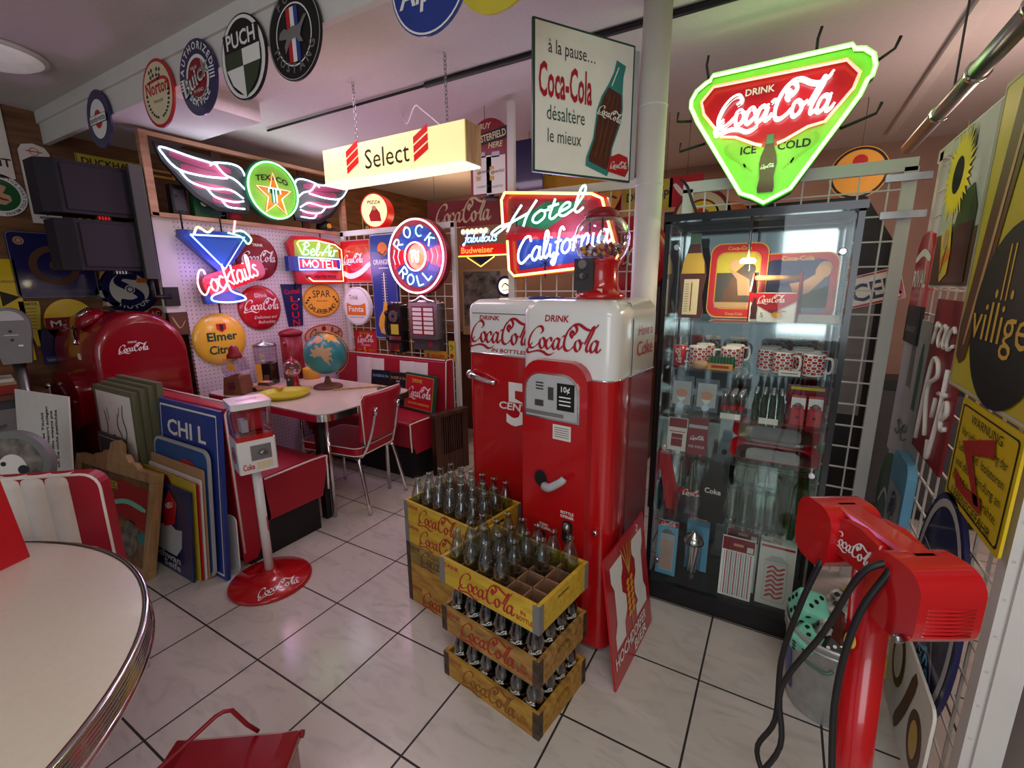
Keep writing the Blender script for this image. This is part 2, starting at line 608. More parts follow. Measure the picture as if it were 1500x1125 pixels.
# floor: glossy marbled tiles 40 cm square with dark joints
m, nt, p, nd, ln = nodes('floor_tile')
tc = nd('ShaderNodeTexCoord'); sp = nd('ShaderNodeSeparateXYZ')
ln(tc.outputs['Object'], sp.inputs[0])
es = []
for ax, off in (('X', 6.35509), ('Y', -1.15863)):
    a = nd('ShaderNodeMath', operation='MULTIPLY_ADD'); a.inputs[1].default_value = 2.5; a.inputs[2].default_value = off + 100
    fr = nd('ShaderNodeMath', operation='FRACT'); sb = nd('ShaderNodeMath', operation='SUBTRACT'); sb.inputs[1].default_value = .5
    ab = nd('ShaderNodeMath', operation='ABSOLUTE')
    ln(sp.outputs[ax], a.inputs[0]); ln(a.outputs[0], fr.inputs[0]); ln(fr.outputs[0], sb.inputs[0]); ln(sb.outputs[0], ab.inputs[0])
    es.append(ab)
mxm = nd('ShaderNodeMath', operation='MAXIMUM'); gt = nd('ShaderNodeMath', operation='GREATER_THAN'); gt.inputs[1].default_value = .4905
ln(es[0].outputs[0], mxm.inputs[0]); ln(es[1].outputs[0], mxm.inputs[1]); ln(mxm.outputs[0], gt.inputs[0])
nz = nd('ShaderNodeTexNoise'); nz.inputs['Scale'].default_value = 5.0; nz.inputs['Detail'].default_value = 7; nz.inputs['Distortion'].default_value = 1.6
mp = nd('ShaderNodeMapping'); mp.inputs['Scale'].default_value = (1, 2.4, 1); mp.inputs['Rotation'].default_value = (0, 0, .6)
ln(tc.outputs['Object'], mp.inputs[0]); ln(mp.outputs[0], nz.inputs['Vector'])
rp = nd('ShaderNodeValToRGB')
rp.color_ramp.elements[0].color = (*lin((186, 180, 174)), 1); rp.color_ramp.elements[0].position = .25
rp.color_ramp.elements[1].color = (*lin((206, 199, 191)), 1); rp.color_ramp.elements[1].position = .5
ln(nz.outputs['Fac'], rp.inputs[0])
mix = nd('ShaderNodeMixRGB'); mix.inputs[2].default_value = (*lin((44, 38, 36)), 1)
ln(gt.outputs[0], mix.inputs[0]); ln(rp.outputs[0], mix.inputs[1]); ln(mix.outputs[0], p.inputs['Base Color'])
rg = nd('ShaderNodeMath', operation='MULTIPLY_ADD'); rg.inputs[1].default_value = .5; rg.inputs[2].default_value = .17
ln(gt.outputs[0], rg.inputs[0]); ln(rg.outputs[0], p.inputs['Roughness'])
bp = nd('ShaderNodeBump'); bp.inputs['Strength'].default_value = .12; bp.inputs['Distance'].default_value = .004
ln(nz.outputs['Fac'], bp.inputs['Height']); ln(bp.outputs[0], p.inputs['Normal'])

# perforated board: small dark holes every 2.5 cm
m, nt, p, nd, ln = nodes('pegboard')
tc = nd('ShaderNodeTexCoord'); sp = nd('ShaderNodeSeparateXYZ'); ln(tc.outputs['Object'], sp.inputs[0])
q = []
for ax in 'YZ':
    a = nd('ShaderNodeMath', operation='MULTIPLY_ADD'); a.inputs[1].default_value = 33; a.inputs[2].default_value = 100
    fr = nd('ShaderNodeMath', operation='FRACT'); sb = nd('ShaderNodeMath', operation='SUBTRACT'); sb.inputs[1].default_value = .5
    sq = nd('ShaderNodeMath', operation='MULTIPLY')
    ln(sp.outputs[ax], a.inputs[0]); ln(a.outputs[0], fr.inputs[0]); ln(fr.outputs[0], sb.inputs[0]); ln(sb.outputs[0], sq.inputs[0]); ln(sb.outputs[0], sq.inputs[1])
    q.append(sq)
ad = nd('ShaderNodeMath', operation='ADD'); lt = nd('ShaderNodeMath', operation='LESS_THAN'); lt.inputs[1].default_value = .017
ln(q[0].outputs[0], ad.inputs[0]); ln(q[1].outputs[0], ad.inputs[1]); ln(ad.outputs[0], lt.inputs[0])
mix = nd('ShaderNodeMixRGB'); mix.inputs[1].default_value = (*lin((214, 204, 210)), 1); mix.inputs[2].default_value = (*lin((70, 60, 66)), 1)
ln(lt.outputs[0], mix.inputs[0]); ln(mix.outputs[0], p.inputs['Base Color']); p.inputs['Roughness'].default_value = .5

mk('ceiling_paint', (206, 200, 196), 0.8, var=.03, scale=40, bump=.12)
mk('ceiling_pink', (212, 190, 182), 0.8, var=.03, scale=40, bump=.12)
mk('white_paint', (214, 210, 204), 0.55, var=.04, scale=8)
mk('cream_metal', (220, 214, 190), 0.4, var=.04)
mk('tan_wall', (150, 122, 108), 0.8, var=.08, scale=4)
wood('plank_wall', (92, 60, 36), (134, 92, 58), (1, 1, 9), .55)
wood('dark_wood', (46, 26, 18), (84, 50, 34), (14, 14, 1), .4)
wood('raw_wood', (176, 128, 96), (208, 162, 128), (10, 1, 10), .6)
wood('gold_wood', (160, 120, 76), (192, 152, 104), (10, 10, 2), .5)
wood('crate_yellow', (186, 148, 36), (212, 176, 52), (3, 12, 12), .5)
wood('crate_wood', (120, 84, 40), (186, 140, 68), (3, 14, 14), .6)
wood('crate_amber', (146, 100, 34), (196, 148, 58), (3, 14, 14), .6)
wood('crate_dull', (104, 84, 40), (160, 132, 62), (3, 14, 14), .6)
wood('divider_wood', (104, 74, 54), (150, 112, 84), (8, 8, 8), .7)
wood('crate_rim', (44, 32, 26), (92, 70, 54), (8, 8, 8), .7)

mk('red_enamel', (184, 17, 24), 0.22, coat=.6, var=.05, scale=3)
mk('red_cooler', (136, 10, 26), 0.2, coat=.7, var=.06, scale=3)
mk('red_vinyl', (164, 26, 44), 0.38, var=.07, scale=20, bump=.05)
mk('white_vinyl', (230, 222, 212), 0.38, var=.04, scale=20, bump=.05)
mk('piping', (236, 228, 216), 0.4, var=.03)
mk('white_enamel', (232, 232, 228), 0.22, coat=.5, var=.03, scale=4)
mk('chrome', (225, 225, 228), 0.12, 1.0, var=.03)
mk('steel', (150, 150, 150), 0.32, 1.0, var=.08)
mk('galvanised', (190, 192, 190), 0.42, 0.7, var=.16, scale=26)
mk('mirror', (186, 192, 192), 0.07, 1.0, var=.03)
mk('brass', (170, 130, 70), 0.3, 1.0, var=.1)
mk('black', (20, 18, 20), 0.45, var=.1)
mk('black_gloss', (16, 16, 18), 0.2, var=.1, coat=.3)
mk('speaker_black', (38, 32, 42), 0.7, var=.12, scale=60)
mk('dark_void', (24, 18, 16), 0.9, var=.2)
mk('grey', (120, 118, 116), 0.5, var=.08)
mk('dark_grey', (66, 64, 64), 0.5, var=.1)
mk('light_grey', (184, 184, 184), 0.5, var=.05)
mk('white', (238, 236, 230), 0.4, var=.03)
mk('paper', (228, 222, 212), 0.7, var=.04)
mk('cream', (226, 210, 170), 0.45, var=.05)
mk('red', (192, 24, 34), 0.35, coat=.2, var=.04)
mk('sign_red', (186, 20, 34), 0.28, coat=.4, var=.05)
mk('dark_red', (136, 20, 34), 0.4, var=.08)
mk('logo_red', (170, 24, 40), 0.4, var=.04)
mk('faded_ink', (140, 84, 34), 0.6, var=.25, scale=30)
mk('print_red', (164, 36, 30), 0.5, var=.15, scale=40)
mk('wing_red', (150, 60, 90), 0.4, var=.1)
mk('upright_grey', (62, 64, 62), 0.4, var=.08)
mk('orange', (226, 120, 40), 0.4, var=.06)
mk('amber', (234, 170, 56), 0.4, var=.06)
mk('yellow', (236, 200, 40), 0.35, coat=.3, var=.05)
mk('warn_yellow', (226, 196, 20), 0.3, coat=.3, var=.05)
mk('olive_yellow', (200, 182, 56), 0.4, var=.06)
mk('golden', (238, 188, 62), 0.25, coat=.5, var=.04)
mk('tray_yellow', (208, 196, 36), 0.3, coat=.3, var=.05)
mk('gold', (212, 172, 66), 0.35, var=.08)
mk('green', (34, 96, 56), 0.4, var=.08)
mk('dark_green', (30, 74, 58), 0.4, var=.08)
mk('puch_green', (40, 62, 34), 0.3, coat=.4, var=.08)
mk('lime', (150, 190, 60), 0.4, var=.06)
mk('navy', (30, 32, 84), 0.3, coat=.4, var=.08)
mk('blue', (36, 60, 140), 0.35, coat=.2, var=.06)
mk('mid_blue', (40, 88, 150), 0.35, var=.06)
mk('sky_blue', (110, 176, 210), 0.4, var=.06)
mk('teal', (44, 132, 130), 0.4, var=.08)
mk('brown', (96, 60, 40), 0.5, var=.1)
mk('tan', (190, 150, 110), 0.5, var=.08)
mk('skin', (216, 168, 130), 0.5, var=.06)
mk('salmon', (214, 150, 120), 0.5, var=.08)
mk('pink_table', (222, 206, 190), 0.16, coat=.3, var=.03, scale=30)
mk('table_laminate', (212, 202, 184), 0.3, coat=.1, var=.03, scale=60)
mk('bottle_green', (80, 110, 92), 0.3, var=.05)
mk('coke_brown', (84, 36, 28), 0.3, var=.2, scale=30)
mk('olive_frame', (104, 104, 76), 0.5, var=.1)
mk('leaf', (52, 66, 30), 0.6, var=.15)
mk('fur_white', (216, 212, 204), 0.8, var=.1, scale=80, bump=.3)
mk('mint', (126, 206, 178), 0.45, var=.08, scale=30)
mk('rust', (120, 74, 52), 0.6, var=.2)
mk('rubber', (22, 20, 22), 0.5, var=.1)
mk('globe_sea', (52, 132, 136), 0.3, var=.1)
mk('zebra', (216, 206, 196), 0.6, var=.0, scale=26, var2=(40, 34, 34))
mk('photo_tone', (150, 140, 124), 0.4, var=.0, scale=16, var2=(40, 36, 34))
mk('warm_photo', (150, 110, 70), 0.3, var=.0, scale=11, var2=(52, 40, 30))
mk('lit_cream', (250, 236, 170), 0.5, emit=.75, ecol=(255, 240, 170))
mk('lit_red', (220, 30, 30), 0.4, emit=.35, ecol=(255, 20, 20))
mk('lit_white', (250, 245, 225), 0.5, emit=1.0, ecol=(255, 240, 205))
mk('lit_amber', (250, 190, 90), 0.5, emit=.7, ecol=(255, 180, 70))
mk('lit_green', (150, 205, 80), 0.4)
mk('petal', (238, 206, 50), 0.7, var=.05)
mk('fan_green', (150, 170, 70), 0.5, var=.1)
mk('lamp_face', (240, 240, 236), 0.5, emit=.12, ecol=(235, 232, 225))
mk('cabinet_lamp', (255, 230, 180), 0.5, emit=14, ecol=(255, 205, 140))
neon('neon_white', (240, 240, 255), 4.5)
neon('neon_cool', (200, 222, 255), 5)
neon('neon_blue', (70, 150, 255), 4.2)
neon('neon_aqua', (140, 255, 240), 2.6)
neon('neon_green', (80, 255, 130), 3.0)
neon('neon_lime', (90, 255, 60), 4.2)
neon('neon_red', (255, 60, 26), 2.6)
neon('neon_pink', (255, 150, 160), 3.2)
neon('neon_rose', (255, 200, 225), 3.6)
neon('neon_yellow', (255, 210, 40), 3.0)
neon('neon_orange', (255, 110, 40), 2.6)
mk('tube_off', (230, 225, 210), 0.3, var=.02)
thin('glass', (246, 250, 248), .6, .02, 2.0, .08)
thin('pane', (244, 248, 247), .45, .015, 2.6, .022)
thin('bottle_glass', (220, 229, 223), .75, .12, 2.0, .12)
thin('bottle_dark', (150, 176, 160), .8, .05, 1.8, .10)
thin('green_glass', (120, 200, 130), .85, .04, 1.6, .05)
thin('clear_plastic', (226, 228, 230), .6, .12, 1.4, .10)
thin('globe_glass', (240, 238, 246), .7, .02, 1.8, .07)
S.cycles.transparent_max_bounces = 40

# ---------------------------------------------------------------- the room
XL, XR, YB, YF = -4.37, 1.75, 5.2, -2.6
ZC, ZS = 2.645, 2.45
struct(B().box(((XL + XR) / 2, (YB + YF) / 2, -.05), (XR - XL + .2, YB - YF + .2, .1), 'floor_tile'), 'floor')
struct(B().box(((XL + XR) / 2, (YB + YF) / 2, ZC + .05), (XR - XL + .2, YB - YF + .2, .1), 'ceiling_paint'), 'ceiling')
struct(B().box(((XL - 2.98) / 2, 1.66, (2.53 + ZC) / 2), (-2.98 - XL, .62, ZC - 2.53), 'ceiling_paint'), 'ceiling_soffit')   # dropped slab at the left behind the sign beam
b = B()
b.box(((XL + XR) / 2, 1.325, (ZS + ZC) / 2), (XR - XL, .03, ZC - ZS), 'white_paint')
b.box(((XL + XR) / 2, 1.303, ZC - .035), (XR - XL, .014, .07), 'white_paint')
struct(b, 'trim_1')
struct(B().box((XL - .05, (YB + YF) / 2, ZC / 2), (.1, YB - YF, ZC + .1), 'plank_wall'), 'wall_left')
struct(B().box(((XL + XR) / 2, YB + .05, ZC / 2), (XR - XL + .2, .1, ZC + .1), 'tan_wall'), 'wall_back')
struct(B().box((XR + .05, (YB + YF) / 2, ZC / 2), (.1, YB - YF, ZC + .1), 'tan_wall'), 'wall_right')
# white partition with the perforated board that closes the booth
struct(B().box((-3.725, 2.43, 1.0), (.03, 1.44, 1.98), 'pegboard'), 'wall_booth')
struct(B().box((-3.735, 1.648, 1.665), (.05, .125, .65), 'white_paint'), 'trim_2')
# dark rail along the edge of the dropped slab
b = B()
b.tube([(-3.4, 2.29, 2.63), (-1.9, 2.29, 2.63)], .008, 'black', 8); b.tube([(-1.9, 2.29, 2.63), (1.7, 2.29, 2.63)], .016, 'black', 8)
tag(b.obj('ceiling_rail'), 'thin dark rail running across the ceiling behind the round pole', 'rail')
# round pole
b = B()
b.cyl((0, 0, 0), (0, 0, 2.645), .058, 'white_paint', n=28)
for z in (1.93, 2.24):
    b.lathe([(.058, z), (.0605, z + .004), (.058, z + .008)], 'white_paint', n=28, cap=False)
o = struct(b, 'trim_3'); o.location = (-.565, 2.17, 0)
t = thing('ceiling_lamp', 'dim white oval lamp on the ceiling at the left edge', 'ceiling lamp', (-3.46, .90, 2.608))
B(Mx.Diagonal((1.0, 1.0, 1, 1))).lathe([(.2, .035), (.205, .02), (.17, .0), (.09, -.014), (.001, -.018)], 'lamp_face', n=36).obj('diffuser', t)
B().lathe([(.22, .034), (.22, .02), (.205, .016)], 'white_paint', n=36).obj('rim', t)

# ---------------------------------------------------------------- round signs along the ceiling beam (front face at local y = 0, looking to -y)
YS = 1.288
g = 'round enamel signs along the ceiling beam'


def plate(r, m, edge=None, h=.012):
    b = B()
    b.dome(0, 0, r, .006, h, m, n=44)
    return b


def dz(r, h, q):
    return -h * math.sqrt(max(0, 1 - (q / r) ** 2)) - .0015


def flat_disc(r, m, t=.008, side=None):
    b = B()
    b.prism(circ(0, 0, r, n=44), 0, t, m, side or m, True)
    return b


Y1, Y2, Y3, Y4 = -.0012, -.0024, -.0036, -.0048
b = flat_disc(.148, 'navy')
b.disc(0, 0, .1, Y1, 'white'); b.disc(0, 0, .047, Y2, 'red')
b.rect(-.105, -.022, .105, .024, Y3, 'black'); b.rect(-.102, -.019, .102, .021, Y4, 'white')
b.text('lambretta', 0, -.012, .03, -.006, 'black', w=.19)
solo(b, 'round_sign', 'round navy and white target sign with a red centre and a black word bar', 'sign', (-3.43, YS, 2.44), 0, g)
b = flat_disc(.15, 'red')
b.disc(0, 0, .136, Y1, 'cream')
b.text('Norton', 0, .0, .06, Y2, 'red', w=.22, bold=True); b.ribbon([(-.09, .055), (.02, .06), (.08, .055), (.115, .03), (.11, -.012), (.09, -.02)], Y2, 'red', .016, .5)
for sg in (-1, 1):
    for k in range(8):
        a = R_(-90 + sg * (14 + k * 11))
        b.disc(.105 * math.cos(a), .105 * math.sin(a), .011, Y2, 'dark_grey', .006, 8)
    b.T = TR(sg * .035, 0, .085) @ RY(sg * -.5)
    for i in range(3):
        for j in range(3):
            b.rect(-.03 + i * .018, -.02 + j * .016, -.012 + i * .018, -.004 + j * .016, Y2, 'dark_grey' if (i + j) % 2 else 'cream')
    b.T = Mx()
b.text('Motorcycles', 0, -.038, .018, Y2, 'grey', w=.09)
solo(b, 'round_sign', 'round cream sign with a red rim and red racing motorcycle lettering', 'sign', (-2.742, YS, 2.438), 0, g)
b = flat_disc(.153, 'navy')
b.disc(0, 0, .093, Y1, 'white'); b.disc(0, 0, .078, Y2, 'dark_red')
b.arc('AUTHORIZED', 0, 0, .113, .03, 90, Y1, 'white'); b.arc('SERVICE', 0, 0, .112, .034, -90, Y1, 'white', under=True)
b.text('Buick', -.004, -.028, .07, Y4, 'white', w=.235, shear=.15, rot=18, bold=True)
b.text('Buick', 0, -.024, .066, -.006, 'grey', w=.21, shear=.15, rot=18)
b.text('VALVE', -.02, .036, .014, Y3, 'white'); b.text('IN HEAD', .0, -.058, .015, Y3, 'white')
for k in range(4):
    b.rect(.1, -.022 + k * .013, .14, -.016 + k * .013, Y2, 'white'); b.rect(-.145, -.032 + k * .013, -.105, -.026 + k * .013, Y2, 'white')
solo(b, 'round_sign', 'round navy car service sign with a dark red centre and silver script', 'sign', (-2.375, YS, 2.432), 0, g)
b = flat_disc(.156, 'black'); b.disc(0, 0, .15, Y1, 'white', .15)
b.disc(0, .0, .128, Y2, 'black', .138)
sh = lambda k: [(-.1 * k, .045), (.1 * k, .045), (.098 * k, -.04), (.065 * k, -.1), (0, -.148 * k), (-.065 * k, -.1), (-.098 * k, -.04)]
b.poly([(0, .03), (-.12, .03), (-.118, -.03), (0, -.03)], Y3, 'puch_green'); b.poly([(0, .03), (0, -.03), (.118, -.03), (.12, .03)], Y3, 'white')
b.poly([(0, -.03), (-.118, -.03), (-.085, -.09), (0, -.148)], Y3, 'white'); b.poly([(0, -.03), (0, -.148), (.085, -.09), (.118, -.03)], Y3, 'puch_green')
b.rect(-.122, .03, .122, .1, Y3, 'black'); b.text('PUCH', 0, .042, .056, Y4, 'white', w=.2, bold=True)
solo(b, 'round_sign', 'domed oval sign with a green and white quartered shield', 'sign', (-2.02, YS, 2.434), 0, g)
b = flat_disc(.153, 'black'); b.ring(0, 0, .099, .104, Y1, 'white'); b.ring(0, 0, .146, .149, Y1, 'light_grey')
for x, mm in ((-.022, 'red'), (0, 'white'), (.022, 'blue')):
    b.rect(x - .011, -.09, x + .011, .09, Y2, mm)
b.poly([(-.085, .0), (-.075, .02), (-.05, .03), (-.03, .02), (.0, .028), (.03, .024), (.045, .03), (.07, .05), (.085, .047), (.07, .034), (.05, .012), (.04, -.01), (.055, -.035), (.03, -.03), (.015, -.012), (-.012, -.014), (-.03, -.03), (-.05, -.055), (-.055, -.03), (-.04, -.008), (-.065, -.005)], Y3, 'grey')
b.arc('MUSTANG', 0, 0, .125, .032, -92, Y1, 'grey', under=True, sp=1.5); b.arc('FORD', 0, 0, .113, .03, 90, Y1, 'grey', sp=1.4)
solo(b, 'round_sign', 'round black sign with a grey running horse over a striped bar', 'sign', (-1.69, YS, 2.436), 0, g)
b = flat_disc(.152, 'blue'); b.ring(0, 0, .142, .148, Y1, 'white')
b.text('Alpine', 0, -.055, .075, Y1, 'white', w=.24, bold=True, shear=.15)
solo(b, 'round_sign', 'round blue sign with a white rim cut off by the top of the photo', 'sign', (-1.04, YS, 2.43), 0, g)
b = flat_disc(.15, 'olive_yellow'); b.disc(0, .02, .11, Y1, 'red')
solo(b, 'round_sign', 'round olive yellow sign of which only the bottom edge shows', 'sign', (-.79, YS, 2.425), 0, g)

# ---------------------------------------------------------------- signs on the brown plank wall (left); local x runs into the room, front faces +x
XW = -4.352
g = 'signs on the brown plank wall'


def wall_sign(b, name, label, y, z, roll=0, x=XW, grp=g, cat='sign', bevel=0):
    o = solo(b, name, label, cat, (x, y, z), 90, grp, bevel=bevel)
    return o


def tin(w, h, m, t=.008, r=.01, frame=None, fw=.01):
    b = B()
    b.prism(rrect(-w / 2, -h / 2, w / 2, h / 2, r), 0, t, m)
    if frame:
        b.outline(rrect(-w / 2 + .003, -h / 2 + .003, w / 2 - .003, h / 2 - .003, max(r - .003, .002)), fw, Y1, frame)
    return b


b = B(); b.prism([(-.075, -.25), (.075, -.25), (.075, .2), (.055, .235), (0, .25), (-.055, .235), (-.075, .2)], 0, .012, 'paper')
b.ring(0, .2, .02, .024, Y1, 'red'); b.rect(-.04, .197, .04, .203, Y2, 'red')
for k in range(12):
    for sg in (-1, 1):
        b.rect(sg * .045 - .014, .13 - k * .028, sg * .045 + .014, .137 - k * .028, Y1, 'dark_grey')
b.rect(-.006, -.2, .006, .15, Y1, 'light_grey'); b.rect(-.0035, -.2, .0035, -.02, Y2, 'red'); b.rect(-.04, -.22, .05, -.205, Y1, 'grey')
wall_sign(b, 'wall_thermometer', 'tall white wall thermometer with a rounded top beside the black boxes', 1.25, 2.19, cat='thermometer')
b = B(); b.prism(circ(0, 0, .13, n=40), 0, .01, 'white', smooth=True); b.disc(0, 0, .098, Y1, 'green')
b.arc('SERVICE THAT STILL MEANS', 0, 0, .108, .016, 0, Y1, 'dark_grey', sp=1.05)
b.poly([(-.06, -.05), (.02, -.06), (.055, -.03), (.05, .0), (.02, .01), (.04, .05), (0, .07), (-.05, .05), (-.06, .0)], Y2, 'skin'); b.ribbon([(-.04, .02), (0, -.02), (.04, -.03)], Y3, 'brown', .012, .5)
wall_sign(b, 'round_sign', 'round green and white service sign at the left edge of the photo', 1.04, 2.095)
b = tin(.32, .46, 'paper', r=.004); b.text('MONT', .155, -.16, .05, Y1, 'black', bold=True, al='r'); b.text('BLANC', .1, -.02, .04, Y1, 'black', bold=True, al='r'); b.rect(-.1, .06, .1, .2, Y1, 'light_grey')
wall_sign(b, 'paper_sign', 'white sign with a black word end hung high at the left edge of the photo', .975, 2.43)
b = tin(.43, .43, 'navy', r=.03, frame='grey', fw=.006)
b.ring(.0, .0, .09, .13, Y1, 'brown'); b.disc(0, 0, .09, Y2, 'navy'); b.disc(0, 0, .03, Y3, 'brown'); b.disc(-.155, .155, .026, Y1, 'tan'); b.ring(-.155, .155, .014, .018, Y2, 'navy')
b.text('Waschmaschinen', 0, -.178, .022, Y1, 'grey', w=.34)
wall_sign(b, 'enamel_sign', 'large dark blue square sign with a faded brown ring behind the black boxes', 1.235, 1.665)
b = B(); b.prism(circ(0, 0, .185, n=44), 0, .01, 'navy', smooth=True); b.ring(0, 0, .122, .172, Y1, 'navy'); b.disc(0, 0, .125, Y2, 'paper')
b.ribbon([(.06, .09), (-.03, .1), (-.07, .06), (-.02, .02), (.05, -.03), (.06, -.07), (0, -.1), (-.07, -.09)], Y3, 'navy', .05, .8, n=8); b.disc(0, 0, .032, Y4, 'paper'); b.ring(0, 0, .016, .024, -.006, 'navy')
b.arc('MOTOR OIL'[:5], 0, 0, .146, .036, -80, Y2, 'white', under=True, sp=1.25); b.rect(.05, .05, .12, .085, -.006, 'orange')
wall_sign(b, 'round_sign', 'round navy motor sign with a large dark S on white below the black boxes', 1.635, 1.5)
b = B(); b.prism(circ(0, 0, .14, .155, n=44), 0, .01, 'yellow', smooth=True); b.rect(-.137, -.05, .137, .03, Y1, 'dark_red'); b.text('MAYA', 0, -.033, .045, Y2, 'white', w=.22, bold=True)
wall_sign(b, 'oval_sign', 'yellow oval sign with a dark red band behind the red cap', 1.258, 1.285)
b = B(); b.prism([(-.06, -.36), (.05, -.36), (.05, .3), (-.06, .3)], 0, .008, 'warn_yellow'); b.poly([(-.05, .1), (.04, .06), (-.05, -.0)], Y1, 'black'); b.text('VORSICHT', -.005, .15, .018, Y1, 'black', w=.09)
wall_sign(b, 'yellow_sign', 'plain tall yellow sign with a black arrow at the left edge of the photo', .99, 1.40)
b = B(); b.prism([(-.05, .15), (.05, .15), (.05, .1), (.012, -.15), (-.004, -.15), (-.05, .1)], 0, .008, 'olive_yellow'); b.text('VARTA', 0, .125, .016, Y1, 'black', w=.08, bold=True)
for k in range(7):
    b.rect(-.03 + k * .003, .1 - k * .022, .03 - k * .003, .104 - k * .022, Y1, 'brown')
wall_sign(b, 'pointed_sign', 'yellow pointed chart sign tapering down to a narrow tip', 1.064, 1.28)
b = tin(.11, .24, 'navy', r=.008); b.rect(-.045, -.11, .045, -.07, Y1, 'mid_blue'); b.text('VARTA', 0, -.1, .018, Y2, 'yellow', w=.075)
wall_sign(b, 'blue_box', 'small dark blue sign below the pointed yellow sign', 1.13, 1.12)
b = tin(.4, .085, 'olive_yellow', r=.004, frame='black', fw=.004); b.text('DUCKHAMS', 0, -.022, .045, Y1, 'black', w=.34, bold=True)
wall_sign(b, 'long_sign', 'narrow yellow strip sign with black lettering near the ceiling', 1.66, 2.39)
b = tin(.18, .06, 'amber', r=.004); b.rect(-.07, -.012, .07, .012, Y1, 'brown')
wall_sign(b, 'long_sign', 'short amber strip sign at the ceiling beside the wooden post', 1.985, 2.385)
b = tin(.14, .11, 'paper', r=.012); b.disc(0, 0, .05, Y1, 'red', .044); b.text('AC', 0, -.017, .034, Y2, 'white', bold=True)
wall_sign(b, 'small_sign', 'small white tin with a red disc lettered AC', 1.775, 1.312)
b = B(); b.prism(circ(0, 0, .05, .055, n=24), 0, .02, 'steel', smooth=True); b.disc(0, 0, .03, Y1, 'light_grey')
wall_sign(b, 'wall_bell', 'small grey metal disc on the plank wall beside the round motor sign', 1.47, 1.47)
b = B(); b.prism([(-.025, .13), (.03, .12), (.05, .03), (.03, -.03), (.05, -.15), (.03, -.16), (.0, -.05), (-.02, -.14), (-.05, -.15), (-.03, -.02), (-.04, .05)], 0, .008, 'skin')
b.rect(-.03, -.15, .045, -.12, Y1, 'paper')
wall_sign(b, 'cutout_sign', 'skin toned cutout figure sign between the blue sign and the motor sign', 1.505, 1.53)
b = tin(.2, .1, 'black', r=.004)
for i in range(8):
    b.rect(-.09 + i * .023, -.04 if i % 2 else 0, -.067 + i * .023, 0 if i % 2 else .04, Y1, 'yellow')
wall_sign(b, 'checked_sign', 'black and yellow checked strip between the two black boxes', 1.5, 1.975)
b = tin(.12, .16, 'brown', r=.003, frame='dark_grey', fw=.006); b.ribbon([(-.04, .05), (.0, -.03), (.04, .02)], Y1, 'tan', .01, .4)
solo(b, 'brown_plaque', 'small brown relief plaque on the white post beside the perforated board', 'plaque', (-3.706, 1.65, 1.26), 90)

# ---------------------------------------------------------------- two black boxes on their bracket
t = thing('wall_speaker', 'upper black speaker box on the dark upright, close to the ceiling', 'speaker', (-3.98, 1.08, 1.955), 0, 'black boxes on the bracket')
b = B(); b.slab([(0, .06), (.0, .0), (.17, .0), (.24, .07), (.24, .47), (0, .47)], 0, .3, 'speaker_black'); b.obj('housing', t, bevel=.012)
B().box((.244, .27, .15), (.012, .36, .26), 'speaker_black').obj('grille', t, bevel=.004)
b = B(); [b.box((.20, .25 + k * .016, -.01), (.008, .008, .02), 'lit_red') for k in range(4)]; b.box((.19, .275, -.01), (.012, .08, .026), 'black'); b.obj('red_display', t)
t2 = dup(t, (-3.96, 1.11, 1.622), 0, 'lower black speaker box on the dark upright, above the round motor sign')
for c in t2.children:
    if c.name.startswith('red_display'):
        c.data = c.data.copy(); c.data.materials[0] = MATS['steel']; c.name = 'badge'
t = thing('speaker_bracket', 'tall dark upright panel holding the two black boxes at the white post', 'bracket', (-3.672, 1.520, 1.55))
B().slab([(-.05, -.03), (.0, -.035), (.0, .045), (-.05, .04)], .02, .73, 'upright_grey').obj('upright_panel', t, bevel=.006)
B().box((-.028, .105, -.10), (.02, .09, .13), 'black').obj('wall_plate', t)
B().tube([(-.03, .0, .03), (-.03, .0, -.1), (-.025, .1, -.1)], .018, 'black', 8).obj('arm', t)

